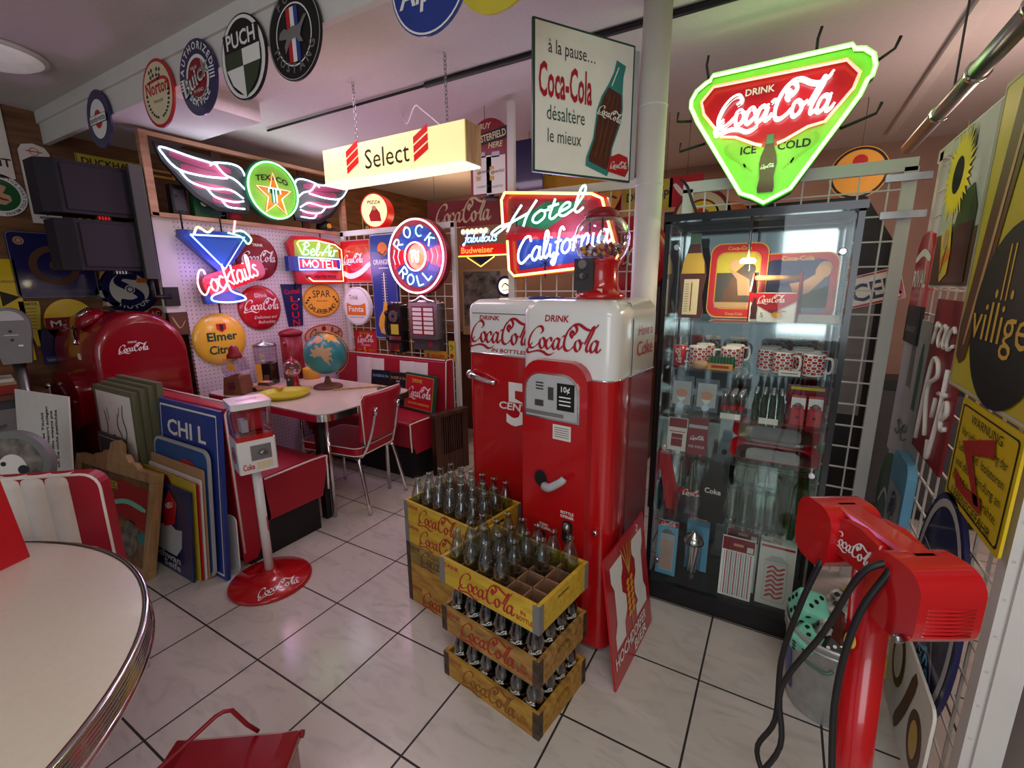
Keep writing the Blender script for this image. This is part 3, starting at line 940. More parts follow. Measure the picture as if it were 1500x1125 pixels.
# ---------------------------------------------------------------- timber rack with the winged neon sign
t = thing('sign_rack', 'raw timber frame carrying the winged neon sign above the perforated board', 'rack', (-3.7, 1.6, 1.98))
for y, h in ((0.0, .53), (1.565, .50)):
    B().box((0, y, h / 2), (.045, .05, h), 'raw_wood').obj('post', t, bevel=.003)
B().box((.0, .78, .515), (.04, 1.6, .03), 'raw_wood').obj('rail', t, bevel=.003)
B().box((.0, .78, .012), (.045, 1.6, .03), 'raw_wood').obj('rail', t, bevel=.003)
for y in (.47, 1.18):
    B().box((-.03, y, .26), (.02, .07, .5), 'brown').obj('slat', t)
for i, (y, z, w, h, mm, nm, lb) in enumerate([(1.78, 2.11, .1, .2, 'black', 'dark_box', 'narrow black box on the timber frame left of the winged sign'), (1.98, 2.1, .22, .16, 'green', 'green_tin', 'green tin with a pale flower behind the winged sign'), (2.16, 2.07, .1, .14, 'dark_red', 'red_tin', 'dark red tin beside the green tin behind the winged sign'), (2.96, 2.06, .13, .1, 'black', 'peaked_cap', 'black cap with an amber badge on the timber frame under the right wing')]):
    b = B()
    if nm == 'peaked_cap':
        b.lathe([(.065, .0), (.07, .03), (.055, .075), (.02, .09), (.001, .092)], 'black', n=20); b.slab([(.04, -.06), (.12, -.03), (.12, .03), (.04, .06)], .004, .012, 'black')
        b.T = TR(.072, 0, .035) @ RZ(PI / 2); b.disc(0, 0, .025, -.001, 'amber')
        solo(b, nm, lb, 'cap', (-3.72, y, 2.008))
    else:
        b.box((0, 0, h / 2), (.06, w, h), mm)
        b.T = TR(.031, 0, h / 2) @ RZ(PI / 2)
        b.rect(-w * .35, -h * .35, w * .35, h * .35, Y1, {'black': 'dark_grey', 'green': 'dark_green', 'dark_red': 'red'}[mm]); b.disc(-w * .2, h * .12, w * .1, Y2, {'black': 'black', 'green': 'cream', 'dark_red': 'cream'}[mm])
        solo(b, nm, lb, 'box' if mm == 'black' else 'tin', (-3.75, y, 2.008))

t = thing('winged_neon_sign', 'winged neon sign with a green ringed star badge on the timber frame', 'neon sign', (-3.595, 2.41, 2.253), 90)
WING = [(.17, .09), (.24, .16), (.45, .165), (.78, .185), (.75, .08), (.67, -.02), (.58, -.12), (.44, -.20), (.2, -.2)]
for sg in (-1, 1):
    b = B()
    b.prism([(sg * a, c) for a, c in WING][::sg], .03, .055, 'black')
    b.poly([(sg * a * .96, c * .85) for a, c in WING][::sg], .029, 'dark_grey')
    for fe in ([(.3, .09), (.5, .10), (.7, .13)], [(.34, .04), (.5, .045), (.64, .06)], [(.3, -.05), (.45, -.045), (.58, -.04)], [(.26, -.13), (.38, -.125), (.46, -.12)]):
        b.ribbon([(sg * a, c) for a, c in fe], .027, 'wing_red', .05, 1)
    b.obj('wing_panel', t)
b = B(); b.prism(circ(0, 0, .225, n=48), .0, .06, 'dark_green', smooth=True); b.disc(0, 0, .2, -.001, 'lit_green')
st = [(.15 * (1 if k % 2 == 0 else .4) * math.cos(R_(90 + k * 36)), .165 * (1 if k % 2 == 0 else .4) * math.sin(R_(90 + k * 36)) - .035) for k in range(10)]
b.poly(st, -.003, 'orange')
b.text('TEXACO', 0, .075, .042, -.005, 'black', w=.27, bold=True, warp=lambda u: -u * u * 1.2)
b.rect(-.05, -.02, .05, .02, -.005, 'green'); b.rect(-.02, -.09, .02, .02, -.005, 'green')
b.obj('star_badge', t)
for sg in (-1, 1):
    b = B()
    for w in ([(.20, .05), (.23, .12), (.30, .14), (.42, .125), (.45, .10)], [(.42, .125), (.36, .06), (.28, .03), (.2, -.04)], [(.40, .115), (.56, .13), (.745, .155), (.74, .11), (.66, .035), (.5, .02), (.34, .035)],
              [(.66, .035), (.6, -.03), (.48, -.055), (.33, -.045), (.24, -.09)], [(.5, -.055), (.44, -.11), (.32, -.125), (.24, -.11)], [(.4, -.125), (.36, -.165), (.24, -.165)]):
        b.tube(smooth_path([(sg * a, .012, c) for a, c in w], 5), .0062, 'neon_cool', 6)
    b.obj('wing_tube', t)
    glow('wing_neon_light', (-3.5, 2.41 + sg * .4, 2.25), (.85, .88, 1), 2.2)
b = B(); b.tube([(a, -.015, c) for a, c in circ(0, 0, .208, n=48)], .0075, 'neon_green', 7, True); b.obj('ring_tube', t)
b = B(); b.tube([(a, -.018, c) for a, c in st], .005, 'neon_orange', 6, True); b.obj('star_tube', t)
b = B(); b.tube(smooth_path([(-.05, -.02, -.02), (-.045, -.02, .01), (.0, -.02, .016), (.045, -.02, .01), (.05, -.02, -.02)], 4), .005, 'neon_aqua', 6); b.tube([(-.012, -.02, .012), (-.012, -.02, -.09)], .005, 'neon_aqua', 6); b.tube([(.012, -.02, .012), (.012, -.02, -.09)], .005, 'neon_aqua', 6); b.obj('letter_tube', t)
glow('badge_neon_light', (-3.52, 2.41, 2.2), (.4, 1, .45), 1.2)

# ---------------------------------------------------------------- signs on the perforated board
XP = -3.700


def dome_sign(r, m, h=.035):
    b = B(); b.dome(0, 0, r, .008, h, m, n=48)
    return b


def domed(b, r, h, fn):
    # run drawing calls with points pushed out onto the bulge
    o = len(b.v)
    fn(b)
    for i in range(o, len(b.v)):
        x, y, z = b.v[i]
        q = min(1, (x * x + z * z) / (r * r))
        b.v[i] = (x, y - h * math.sqrt(1 - q) - .002, z)
    return b


g = 'signs on the perforated board'
t = thing('cocktail_neon_sign', 'neon sign of a blue cocktail glass with pink script across its stem', 'neon sign', (XP + .055, 1.935, 1.65), 90)
b = B(); b.prism([(-.245, .25), (.20, .26), (.24, .22), (.03, -.03), (.03, -.13), (.14, -.2), (.15, -.25), (-.14, -.26), (-.15, -.2), (-.02, -.12), (-.03, -.02), (-.25, .2)], -.05, 0, 'blue')
b.poly([(-.15, .2), (.14, .2), (.0, .0)], -.052, 'mid_blue'); b.obj('glass_panel', t, bevel=.004)
b = B(); b.prism(rrect(-.23, -.2, .26, -.05, .06), -.06, -.005, 'sign_red'); b.T = RY(R_(-14)); b.v = [tuple(RY(R_(-19)) @ V(q)) for q in b.v]; b.v = [(x + .03, y, z + .05) for x, y, z in b.v]; b.obj('script_panel', t, bevel=.004)
b = B(); b.tube([(-.20, -.09, .215), (.175, -.09, .225), (.0, -.09, -.01), (-.20, -.09, .215)], .0065, 'neon_blue', 7)
b.tube(smooth_path([(-.005, -.085, -.13), (-.04, -.085, -.17), (-.11, -.085, -.2), (-.11, -.085, -.235), (.0, -.085, -.25), (.12, -.085, -.235), (.11, -.085, -.205), (.03, -.085, -.17), (.01, -.085, -.12)], 4), .0065, 'neon_blue', 7)
b.obj('glass_tube', t)
b = B(); neon_text(b, 'Cocktails', .03, -.125, .085, -.10, 'neon_pink', .0065, w=.47, rot=19, shear=.1, n=5); b.obj('script_tube', t)
b = B(); b.tube(smooth_path([(-.17, -.08, .225), (-.14, -.08, .27), (-.08, -.08, .24), (-.04, -.08, .27)], 5), .0075, 'neon_yellow', 7); b.obj('lemon_tube', t)
b = B(); b.tube(smooth_path([(.10, -.08, .26), (.17, -.08, .27), (.23, -.08, .22), (.20, -.08, .18), (.15, -.08, .23), (.06, -.08, .25)], 5), .0065, 'neon_green', 7); b.obj('leaf_tube', t)
b = B(); b.cyl((.1, -.08, .24), (.125, -.08, .34), .008, 'neon_red'); b.obj('straw_tube', t)
glow('cocktail_neon_light', (-3.5, 1.9, 1.62), (.5, .35, 1), 4.0)
glow('cocktail_script_light', (-3.5, 1.98, 1.45), (1, .45, .6), 2.0)
b = B(); b.tube([(-.2, .0, .24), (-.2, .0, .37), (-.17, .0, .37)], .006, 'black', 6); b.tube([(.06, .0, .26), (.06, .0, .37), (.1, .0, .38)], .006, 'black', 6); b.tube([(-.03, .0, -.24), (-.03, .0, -.33)], .006, 'black', 6); b.obj('hanger', t)

b = dome_sign(.178, 'dark_red')
domed(b, .178, .035, lambda b: (logo(b, 0, 0, .29, 0, 'white'), b.text('TRINK', 0, .085, .022, 0, 'white', bold=True), b.text('IN FLASCHEN', 0, -.095, .014, 0, 'white')))
solo(b, 'button_sign', 'deep red round button sign partly behind the cocktail neon', 'sign', (XP, 2.275, 1.74), 90, g)
b = dome_sign(.18, 'sign_red')
domed(b, .18, .035, lambda b: (logo(b, 0, .02, .30, 0, 'white'), b.text('Drink', 0, .085, .034, 0, 'white'), b.text('Delicious and', .02, -.085, .026, 0, 'white', shear=.2), b.text('Refreshing', .03, -.125, .026, 0, 'white', shear=.2)))
solo(b, 'button_sign', 'bright red round button sign with four lines of white writing below the deep red one', 'sign', (XP, 2.252, 1.342), 90, g)
b = dome_sign(.197, 'golden', .04)
domed(b, .197, .04, lambda b: (b.text('Elmer', 0, -.005, .065, 0, 'dark_green', w=.22, bold=True), b.text('Citro', -.02, -.105, .065, 0, 'dark_green', w=.17, bold=True), b.poly([(-.035, .12), (.035, .12), (.035, .08), (0, .055), (-.035, .08)], 0, 'red'), b.poly([(-.012, .115), (.014, .11), (.01, .07), (-.01, .07)], -.001, 'black')))
for r in b.v: pass
solo(b, 'button_sign', 'round golden yellow domed sign with dark green blackletter writing', 'sign', (XP, 1.908, 1.122), 90, g)
b = B(); b.prism(circ(0, 0, .2, .152, n=44), 0, .01, 'amber', smooth=True); b.ring(0, 0, .188, .193, Y1, 'brown', .141, .146)
b.text('SPAR', 0, .03, .068, Y1, 'black', w=.19); b.arc('DAUERBRAND', 0, 0, .165, .045, -90, Y1, 'black', under=True, bold=False, rz=.12, sp=.95); b.text('Warm sparen', 0, -.008, .015, Y1, 'black')
for sg in (-1, 1):
    for k in range(3):
        b.disc(sg * (.13 + k * .018), .03 - k * .022, .012, Y1, 'black', .009, 12)
solo(b, 'oval_sign', 'orange oval sign with black lettering under the motel neon', 'sign', (XP, 2.85, 1.38), 90, g)
b = B(); b.prism(circ(0, 0, .215, .105, n=44), 0, .01, 'salmon', smooth=True); b.ring(0, 0, .2, .208, Y1, 'brown', .094, .1)
b.disc(0, .062, .024, Y1, 'dark_red'); neon_text(b, 'Ce', -.11, -.03, .05, -.004, 'brown', .004, w=.11); neon_text(b, 'olat', .09, -.03, .05, -.004, 'brown', .004, w=.16)
solo(b, 'oval_sign', 'salmon oval sign with brown script behind the globe', 'sign', (XP, 2.84, 1.06), 90, g)
b = B(); b.prism([(-.1, .18), (.1, .18), (.075, -.18), (-.065, -.18)], 0, .01, 'navy')
b.text('Cocktail', .0, .1, .04, Y1, 'red', w=.15, bold=True, rot=4); b.text('L', .01, .03, .05, Y1, 'red', w=.07, bold=True); b.text('O', .01, -.04, .06, Y1, 'red', w=.07, bold=True); b.text('U', .01, -.11, .055, Y1, 'red', w=.07, bold=True); b.text('N', .01, -.175, .055, Y1, 'red', w=.07, bold=True)
b.disc(.055, .05, .008, Y1, 'white', n=6)
solo(b, 'banner_sign', 'narrow navy pennant sign with stacked red letters', 'sign', (XP, 2.555, 1.35), 90, g)

t = thing('motel_neon_sign', 'motel neon sign with green script over a blue framed word', 'neon sign', (XP + .01, 2.785, 1.74), 90)
FAN = [(-.17, -.19), (.26, -.19), (.27, .12), (.2, .15), (.0, .18), (-.18, .17), (-.24, .12), (-.2, -.06)]
b = B(); b.prism([(-.2, -.205), (.275, -.205), (.29, .13), (.2, .175), (.0, .2), (-.2, .19), (-.265, .13), (-.22, -.06)], -.045, 0, 'sign_red'); b.poly([(-.21, .02), (.25, .02), (.255, .12), (0, .17), (-.2, .155)], -.046, 'fan_green'); b.obj('fan_panel', t, bevel=.004)
b = B(); b.prism([(-.29, -.10), (.235, -.085), (.235, .02), (-.29, .02)], -.07, -.02, 'blue'); b.rect(-.2, -.07, .2, .0, -.071, 'red'); b.text('A/C - HEATED POOL', .04, -.16, .03, -.048, 'black', w=.33, bold=True); b.obj('word_panel', t)
b = B(); b.tube([(a, -.07, c) for a, c in [(-.11, -.155), (-.07, -.185), (.26, -.185), (.265, .10)]] + [(a, -.07, c) for a, c in [(.2, .14), (.0, .165), (-.17, .15), (-.19, .13), (-.15, .04)]], .0055, 'neon_yellow', 6); b.obj('outline_tube', t)
b = B(); b.tube([(-.21, -.095, -.09), (.22, -.095, -.08), (.22, -.095, .012), (-.21, -.095, .012)], .0055, 'neon_blue', 6, True); b.obj('frame_tube', t)
b = B(); neon_text(b, 'Bel-Air', .02, .035, .055, -.08, 'neon_green', .005, w=.36); b.obj('script_tube', t)
b = B(); neon_text(b, 'MOTEL', .01, -.068, .062, -.095, 'neon_pink', .0055, GS, w=.36, shear=0); b.obj('letter_tube', t)
glow('motel_neon_light', (-3.5, 2.82, 1.72), (.9, .5, 1), 3.5)
b = B(); b.tube([(-.2, 0, -.1), (-.2, -.0, -.25)], .005, 'black', 6); b.tube([(.1, 0, .19), (.1, 0, .26)], .005, 'black', 6); b.obj('hanger', t)

# ---------------------------------------------------------------- wire grid behind the far bench
t = thing('wire_grid_panel', 'white wire grid panel standing behind the red and white bench', 'grid panel', (-3.66, 3.1, 0))
B().box((.665, 0, 1.985), (1.33, .03, .045), 'white_paint').obj('top_rail', t)
for x in (.02, 1.315):
    B().box((x, 0, 1.0), (.04, .03, 2.0), 'white_paint').obj('post', t)
b = B()
for k in range(13):
    b.box((.1 + k * .1, 0, 1.0), (.006, .006, 1.95), 'white_paint')
for k in range(19):
    b.box((.665, -.006, .12 + k * .1), (1.29, .006, .006), 'white_paint')
b.obj('wire_mesh', t)
YG = 3.07
g = 'signs on the wire grid behind the bench'
b = tin(.39, .385, 'sign_red', .008, .004, 'light_grey', .005); logo(b, -.03, .02, .27, Y2, 'white'); b.text('Trink', -.09, .085, .02, Y2, 'white')
b.ribbon([(-.18, -.10), (-.08, -.13), (.05, -.10), (.19, -.02)], Y2, 'white', .05, .5, 90, n=8)
solo(b, 'square_sign', 'square red sign with a white swoosh left of the blue thermometer', 'sign', (-3.462, YG, 1.73), 0, g)
b = B(); b.prism(circ(0, 0, .178, n=44), 0, .035, 'white', smooth=True); b.ring(0, 0, .166, .17, Y1, 'grey')
b.text('Trink', -.03, .06, .045, Y1, 'dark_grey', w=.12); b.poly([(-.13, .03), (-.06, .01), (.05, .01), (.12, .03), (.12, -.085), (-.13, -.085)], Y1, 'orange'); b.text('Fanta', -.005, -.05, .052, Y2, 'white', w=.2, bold=True); b.rect(-.1, -.105, .1, -.1, Y1, 'grey')
solo(b, 'round_light_sign', 'round white sign with an orange word block below the square red sign', 'sign', (-3.465, YG - .03, 1.325), 0, g)
b = tin(.3, .225, 'sign_red', .008, .004, 'dark_grey', .004); logo(b, 0, .03, .22, Y2, 'white'); b.text('ICE COLD', 0, .075, .022, Y2, 'olive_yellow', w=.15); b.text('IS ALWAYS', 0, -.035, .018, Y2, 'white'); b.text('JUST', -.09, -.085, .022, Y2, 'olive_yellow'); b.text('5', -.015, -.098, .055, Y2, 'yellow', bold=True); b.text('CENTS', .075, -.085, .022, Y2, 'olive_yellow')
solo(b, 'small_sign', 'small red sign with a yellow five below the round white sign', 'sign', (-3.41, YG, .985), 0, g)
b = tin(.30, .92, 'blue', .02, .02, 'light_grey', .008); b.disc(0, .33, .06, Y1, 'orange'); b.ribbon([(-.05, .31), (0, .28), (.05, .32)], Y2, 'brown', .02, .6); b.text('ORANGINA', 0, .2, .045, Y1, 'white', w=.24, bold=True); b.rect(-.06, .165, .06, .172, Y1, 'white')
b.rect(-.02, -.15, .02, .13, Y1, 'navy'); b.rect(-.008, -.15, .008, .13, Y2, 'paper')
for k in range(11):
    b.rect(.014, -.13 + k * .024, .03, -.127 + k * .024, Y2, 'white'); b.rect(-.03, -.13 + k * .024, -.014, -.127 + k * .024, Y2, 'white')
b.poly([(-.02, -.13), (.02, -.13), (.035, -.2), (.085, -.27), (.1, -.34), (.075, -.41), (0, -.43), (-.075, -.41), (-.1, -.34), (-.085, -.27), (-.035, -.2)], Y3, 'amber'); b.text('ORANGINA', 0, -.34, .03, Y4, 'paper', w=.15, rot=62); b.disc(.08, -.38, .03, Y4, 'brown')
solo(b, 'advertising_thermometer', 'tall blue thermometer sign with an orange bottle beside the record neon', 'thermometer', (-3.11, YG - .005, 1.495), 0, g)
t = thing('record_neon_sign', 'round pink and blue neon sign shaped like a record', 'neon sign', (-2.65, YG - .07, 1.742))
b = B(); b.prism(circ(0, 0, .305, n=56), 0, .06, 'dark_red', smooth=True); b.disc(0, 0, .28, Y1, 'dark_red'); b.ring(0, 0, .12, .25, Y2, 'blue'); b.poly([(-.01, 0), (-.26, .1), (-.26, -.1)], Y3, 'sign_red'); b.poly([(.01, 0), (.26, -.1), (.26, .1)], Y3, 'sign_red'); b.disc(0, 0, .1, Y4, 'tan'); b.disc(.02, -.02, .05, -.006, 'orange'); b.obj('record_panel', t)
b = B(); b.tube([(a, -.03, c) for a, c in circ(0, 0, .292, n=56)], .0075, 'neon_rose', 7, True); b.tube([(a, -.03, c) for a, c in circ(0, 0, .112, n=40)], .0065, 'neon_rose', 7, True); b.obj('ring_tube', t)
b = B()
for ch, a in zip('ROCK', (142, 107, 73, 40)):
    neon_text(b, ch, .205 * math.cos(R_(a)) + .03 * math.sin(R_(a - 90)), .205 * math.sin(R_(a)) - .04, .085, -.03, 'neon_aqua', .006, GS, rot=a - 90, shear=0)
b.obj('upper_word_tube', t); b = B()
for ch, a in zip('ROLL', (222, 253, 286, 315)):
    neon_text(b, ch, .215 * math.cos(R_(a)), .215 * math.sin(R_(a)) - .02, .085, -.03, 'neon_aqua', .006, GS, rot=a - 270, shear=0)
b.obj('lower_word_tube', t)
glow('record_neon_light', (-2.65, 2.78, 1.74), (1, .45, .95), 5.0)
b = B(); b.tube(smooth_path([(-.05, -.03, .03), (-.035, -.03, .045), (-.03, -.03, -.04), (-.02, -.03, .03), (.0, -.03, .045), (.01, -.03, -.04), (.03, -.03, -.03), (.035, -.03, .045)], 4), .006, 'neon_white', 6); b.obj('initial_tube', t)
b = B()
for sg in (-1, 1):
    for q in (.17, .22):
        b.tube([(sg * q, -.03, .06), (sg * (q + .02), -.03, 0), (sg * q, -.03, -.06)], .004, 'neon_red', 6)
b.obj('bar_tube', t)
# wall phone and juke selector
t = thing('wall_phone', 'black and chrome coin phone hung on the grid under the record neon', 'phone', (-2.935, YG, 1.15))
b = B(); b.prism(rrect(-.075, -.22, .075, .2, .02), -.09, 0, 'black_gloss'); b.obj('housing', t, bevel=.004)
b = B(); b.prism(circ(0, .1, .05, n=24), -.105, -.09, 'steel', smooth=True); b.disc(0, .1, .02, -.106, 'black'); [b.disc(.036 * math.cos(a * .6), .1 + .036 * math.sin(a * .6), .007, -.106, 'black', n=8) for a in range(10)]; b.obj('dial', t)
b = B(); b.rect(-.045, -.06, .045, .03, -.0915, 'olive_yellow'); b.rect(-.07, -.11, .07, -.075, -.092, 'chrome'); b.box((0, -.1, -.17), (.12, .03, .07), 'chrome'); b.obj('coin_box', t)
b = B(); [b.cyl((x, -.05, .2), (x, -.05, .222), .018, 'steel') for x in (-.045, 0, .045)]; b.obj('coin_slot', t)
b = B(); b.tube(smooth_path([(-.12, -.05, .12), (-.13, -.06, .0), (-.12, -.05, -.1)], 5), .016, 'black', 8); b.ball((-.11, -.06, .12), .028, 'black'); b.ball((-.11, -.06, -.1), .028, 'black'); b.obj('handset', t)
b = B(); b.tube(smooth_path([(-.06, -.06, -.24), (.0, -.1, -.28), (.03, -.1, -.33), (-.02, -.1, -.33), (-.01, -.1, -.27), (.04, -.1, -.3)], 5), .008, 'black', 6); b.obj('coiled_cord', t)
t = thing('juke_selector', 'chrome edged song selector box hung on the grid right of the coin phone', 'jukebox selector', (-2.6, YG, 1.22))
b = B(); b.prism(rrect(-.155, -.155, .155, .155, .015), -.1, 0, 'steel'); b.rect(-.12, -.12, .12, .12, -.101, 'dark_red'); b.obj('housing', t, bevel=.006)
b = B(); [b.rect(sx, -.11 + k * .038, sx + .1, -.082 + k * .038, -.103, 'paper') for k in range(6) for sx in (-.11, .01)]; b.obj('title_strips', t)
b = B(); b.tube(smooth_path([(-.13, -.09, .155), (-.06, -.1, .17), (0, -.1, .2), (.06, -.1, .17), (.13, -.09, .155)], 5), .014, 'chrome', 8); b.box((0, -.07, .16), (.3, .06, .02), 'chrome'); b.obj('chrome_crest', t)
b = B(); b.prism(rrect(-.14, -.25, .14, -.16, .01), -.07, 0, 'dark_grey'); b.disc(.05, -.2, .022, -.071, 'sign_red'); b.obj('speaker_base', t)
b = tin(.25, .085, 'amber', .01, .004, 'dark_grey', .003); b.text('ASSUGRIN', .03, -.015, .03, Y2, 'red', w=.15, bold=True, shear=.2); b.disc(-.075, 0, .022, Y2, 'grey', n=8)
solo(b, 'small_sign', 'long yellow sign with red writing below the song selector', 'sign', (-2.57, YG, .915), 0, g)
b = tin(.065, .17, 'olive_yellow', .01, .004); b.disc(0, -.04, .022, Y1, 'red', n=6); b.ribbon([(-.015, .05), (.015, .03), (-.01, .0)], Y1, 'brown', .01, .5)
solo(b, 'small_sign', 'narrow upright yellow sign with a red star at the end of the grid', 'sign', (-2.385, YG, .965), 0, g)
t = thing('lit_oval_sign', 'lit oval box sign with a red rim standing on the wire grid', 'light sign', (-3.2, 3.12, 2.153), 24)
b = B(); b.prism(circ(0, 0, .125, .145, n=40), -.06, .09, 'lit_red', smooth=True); b.obj('rim', t)
b = B(); b.disc(0, 0, .115, -.061, 'lit_cream', .135); b.poly([(-.04, -.09), (.06, -.09), (.05, -.02), (.02, .02), (-.02, .01), (-.05, -.04)], -.0625, 'red'); b.text('PIZZA', 0, .055, .028, -.0625, 'dark_red', w=.12, bold=True, shear=.2); b.disc(.0, .02, .02, -.064, 'skin'); b.obj('face', t)
b = tin(.34, .2, 'dark_green', .01, .01, 'olive_yellow', .012); b.text('HUILE', 0, .02, .05, Y2, 'amber', w=.25, bold=True); b.text('RIVAL', 0, -.07, .06, Y2, 'amber', w=.25, bold=True)
hang(solo(b, 'dark_green_sign', 'dark green sign with amber letters behind the lit oval sign', 'sign', (-3.42, 3.3, 2.08), 0), .1)

# ---------------------------------------------------------------- diner booth: two benches, table, chair
def bench(name, label, x0, x1, ys, side, zt=.9, stripes=None):
    # side=+1: the seat looks to +y; ys = y of the front edge of the seat
    t = thing(name, label, 'bench', ((x0 + x1) / 2, ys, 0))
    w = x1 - x0
    s = -side
    B().box((0, s * .29, .12), (w - .05, .46, .24), 'black').obj('plinth', t)
    b = B()
    prof = [(0.0, .455), (.03, .475), (.44, .46), (.44, .24), (.06, .24)]
    b.v = []
    vs = [(-w / 2, s * a, z) for a, z in prof] + [(w / 2, s * a, z) for a, z in prof]
    b.raw(vs, [(0, 1, 2, 3, 4), (9, 8, 7, 6, 5)] + [(i, (i + 1) % 5, (i + 1) % 5 + 5, i + 5) for i in range(5)], 'red_vinyl')
    b.obj('seat', t, bevel=.02, seg=3)
    b = B()
    prof = [(.40, .24), (.42, .47), (.45, zt - .02), (.46, zt), (.545, zt), (.555, zt - .02), (.555, .05), (.5, .05)]
    n = len(prof)
    vs = [(-w / 2, s * a, z) for a, z in prof] + [(w / 2, s * a, z) for a, z in prof]
    b.raw(vs, [tuple(range(n)), tuple(range(2 * n - 1, n - 1, -1))] + [(i, (i + 1) % n, (i + 1) % n + n, i + n) for i in range(n)], 'red_vinyl')
    b.obj('backrest', t, bevel=.012, seg=3)
    b = B()
    for sx in (-1, 1):
        xx = sx * (w / 2 + .001)
        b.tube(smooth_path([(xx, s * .0, .25 + .0), (xx, s * -.005, .44), (xx, s * .03, .476), (xx, s * .40, .47)], 4), .006, 'piping', 6)
        b.tube([(xx, s * .43, .49), (xx, s * .455, zt - .012), (xx, s * .47, zt + .002), (xx, s * .54, zt + .002), (xx, s * .556, zt - .02), (xx, s * .556, .1)], .006, 'piping', 6)
    b.tube([(-w / 2, s * .455, zt + .002), (w / 2, s * .455, zt + .002)], .005, 'piping', 6)
    b.obj('piping', t)
    if stripes:
        for a, e in stripes:
            b = B()
            n = max(1, round((e - a) / .16))
            for k in range(n):
                c0, c1 = a + (e - a) * k / n, a + (e - a) * (k + 1) / n
                lo = [(c0 + (c1 - c0) * i / 6, -.016 * math.sin(PI * i / 6) ** .6) for i in range(7)]
                vs = [(u, s * .418 - q * s * -1 * 0 + s * q, .48) for u, q in lo] + [(u, s * .447 + s * q, zt - .03) for u, q in lo]
                b.raw(vs, [(i, i + 1, i + 8, i + 7) for i in range(6)], 'white_vinyl', True)
            b.obj('white_panel', t)
    return t


bench('diner_bench', 'red vinyl bench on a black plinth behind the white gumball dispenser', -3.66, -2.395, 1.76, 1)
bench('diner_bench', 'red and white vinyl bench against the wire grid beyond the table', -3.66, -2.37, 2.508, -1, .9, [(-.40, -.05), (.14, .46)])

t = thing('diner_table', 'pale diner table with a chrome edge between the two red benches', 'table', (-2.96, 2.09, 0))
b = B(); b.slab(rrect(-.64, -.40, .66, .40, .09, 6), .722, .757, 'pink_table'); b.slab(rrect(-.635, -.395, .655, .395, .088, 6), .757, .7605, 'pink_table'); b.obj('tabletop', t)
b = B(); b.slab(rrect(-.645, -.405, .667, .405, .095, 6), .715, .757, 'chrome', smooth=True); b.obj('chrome_edge', t)
for k, (x, y) in enumerate([(.5, -.25), (.5, .25), (-.5, -.25), (-.5, .25)]):
    B().cyl((x, y, 0), (x, y, .72), .014, 'chrome').obj('leg', t)
B().box((.46, -.28, .36), (.05, .04, .715), 'black').obj('support_post', t)

t = thing('diner_chair', 'red vinyl diner chair with a chrome frame pulled up to the pale table', 'chair', (-2.60, 2.13, 0), 8)
b = B(); b.slab(rrect(-.26, -.2, .24, .2, .05, 5), .40, .46, 'red_vinyl'); b.obj('seat', t, bevel=.012, seg=3)
b = B()
prof = []
for i in range(9):
    a = -.2 + .4 * i / 8
    prof.append((.045 * (1 - (a / .2) ** 2), a))
vs, fs = [], []
for z, dx in ((.50, .235), (.52, .24), (.80, .29), (.825, .292)):
    for sx in (0, .03):
        vs += [(dx + q + sx, a * (1 if z < .82 and z > .5 else .95), z) for q, a in prof]
n = 9
for r in range(3):
    for i in range(n - 1):
        o = r * 18
        fs += [(o + i + 1, o + i, o + 18 + i, o + 18 + i + 1), (o + 9 + i, o + 9 + i + 1, o + 27 + i + 1, o + 27 + i)]
    o = r * 18
    fs += [(o, o + 9, o + 27, o + 18), (o + 17, o + 8, o + 26, o + 35)]
fs += [(i, i + 1, 10 + i, 9 + i) for i in range(8)] + [(54 + i + 1, 54 + i, 63 + i, 64 + i) for i in range(8)]
b.raw(vs, fs, 'red_vinyl', True); b.obj('backrest', t, bevel=.006)
b = B()
b.tube([(q + .29 + .015, a, z) for q, a, z in [(0, -.203, .5 + 0)] for _ in (0,)] + [(.295, -.203, .79), (.31, -.19, .826), (.335, 0, .832), (.31, .19, .826), (.295, .203, .79), (.255, .203, .5)], .005, 'piping', 6)
b.tube([(a, c, .458) for a, c in rrect(-.265, -.205, .245, .205, .05, 5)], .004, 'piping', 6, True); b.tube([(a, c, .404) for a, c in rrect(-.265, -.205, .245, .205, .05, 5)], .004, 'piping', 6, True)
b.obj('piping', t)
for sy in (-1, 1):
    b = B(); b.tube(smooth_path([(.345, sy * .12, .73), (.30, sy * .13, .55), (.25, sy * .15, .42), (.2, sy * .16, .385), (.0, sy * .17, .385)], 5), .011, 'chrome', 8); b.tube([(.345, sy * .12, .735), (.335, sy * .12, .68)], .015, 'chrome', 8); b.obj('back_post', t)
    B().tube(smooth_path([(.10, sy * .17, .385), (.2, sy * .175, .375), (.235, sy * .185, .33), (.31, sy * .205, .006)], 5), .0125, 'chrome', 8).obj('leg', t)
    B().tube(smooth_path([(-.15, sy * .17, .385), (-.21, sy * .175, .37), (-.24, sy * .18, .33), (-.27, sy * .2, .006)], 5), .0125, 'chrome', 8).obj('leg', t)

t = thing('slatted_panel', 'dark wood slatted side panel standing at the end of the far bench', 'wood panel', (-2.30, 2.69, 0), 78)
B().box((.17, 0, .50), (.36, .07, .03), 'dark_wood').obj('top_board', t, bevel=.003)
B().box((.17, 0, .09), (.34, .05, .16), 'dark_wood').obj('bottom_board', t)
for x in (.03, .31):
    B().box((x, 0, .245), (.06, .055, .49), 'dark_wood').obj('stile', t)
for k in range(9):
    B().box((.078 + k * .023, 0, .33), (.012, .03, .33), 'dark_wood').obj('slat', t)
b = B(); b.rect(.05, .16, .29, .49, .017, 'dark_void'); b.obj('backing', t)

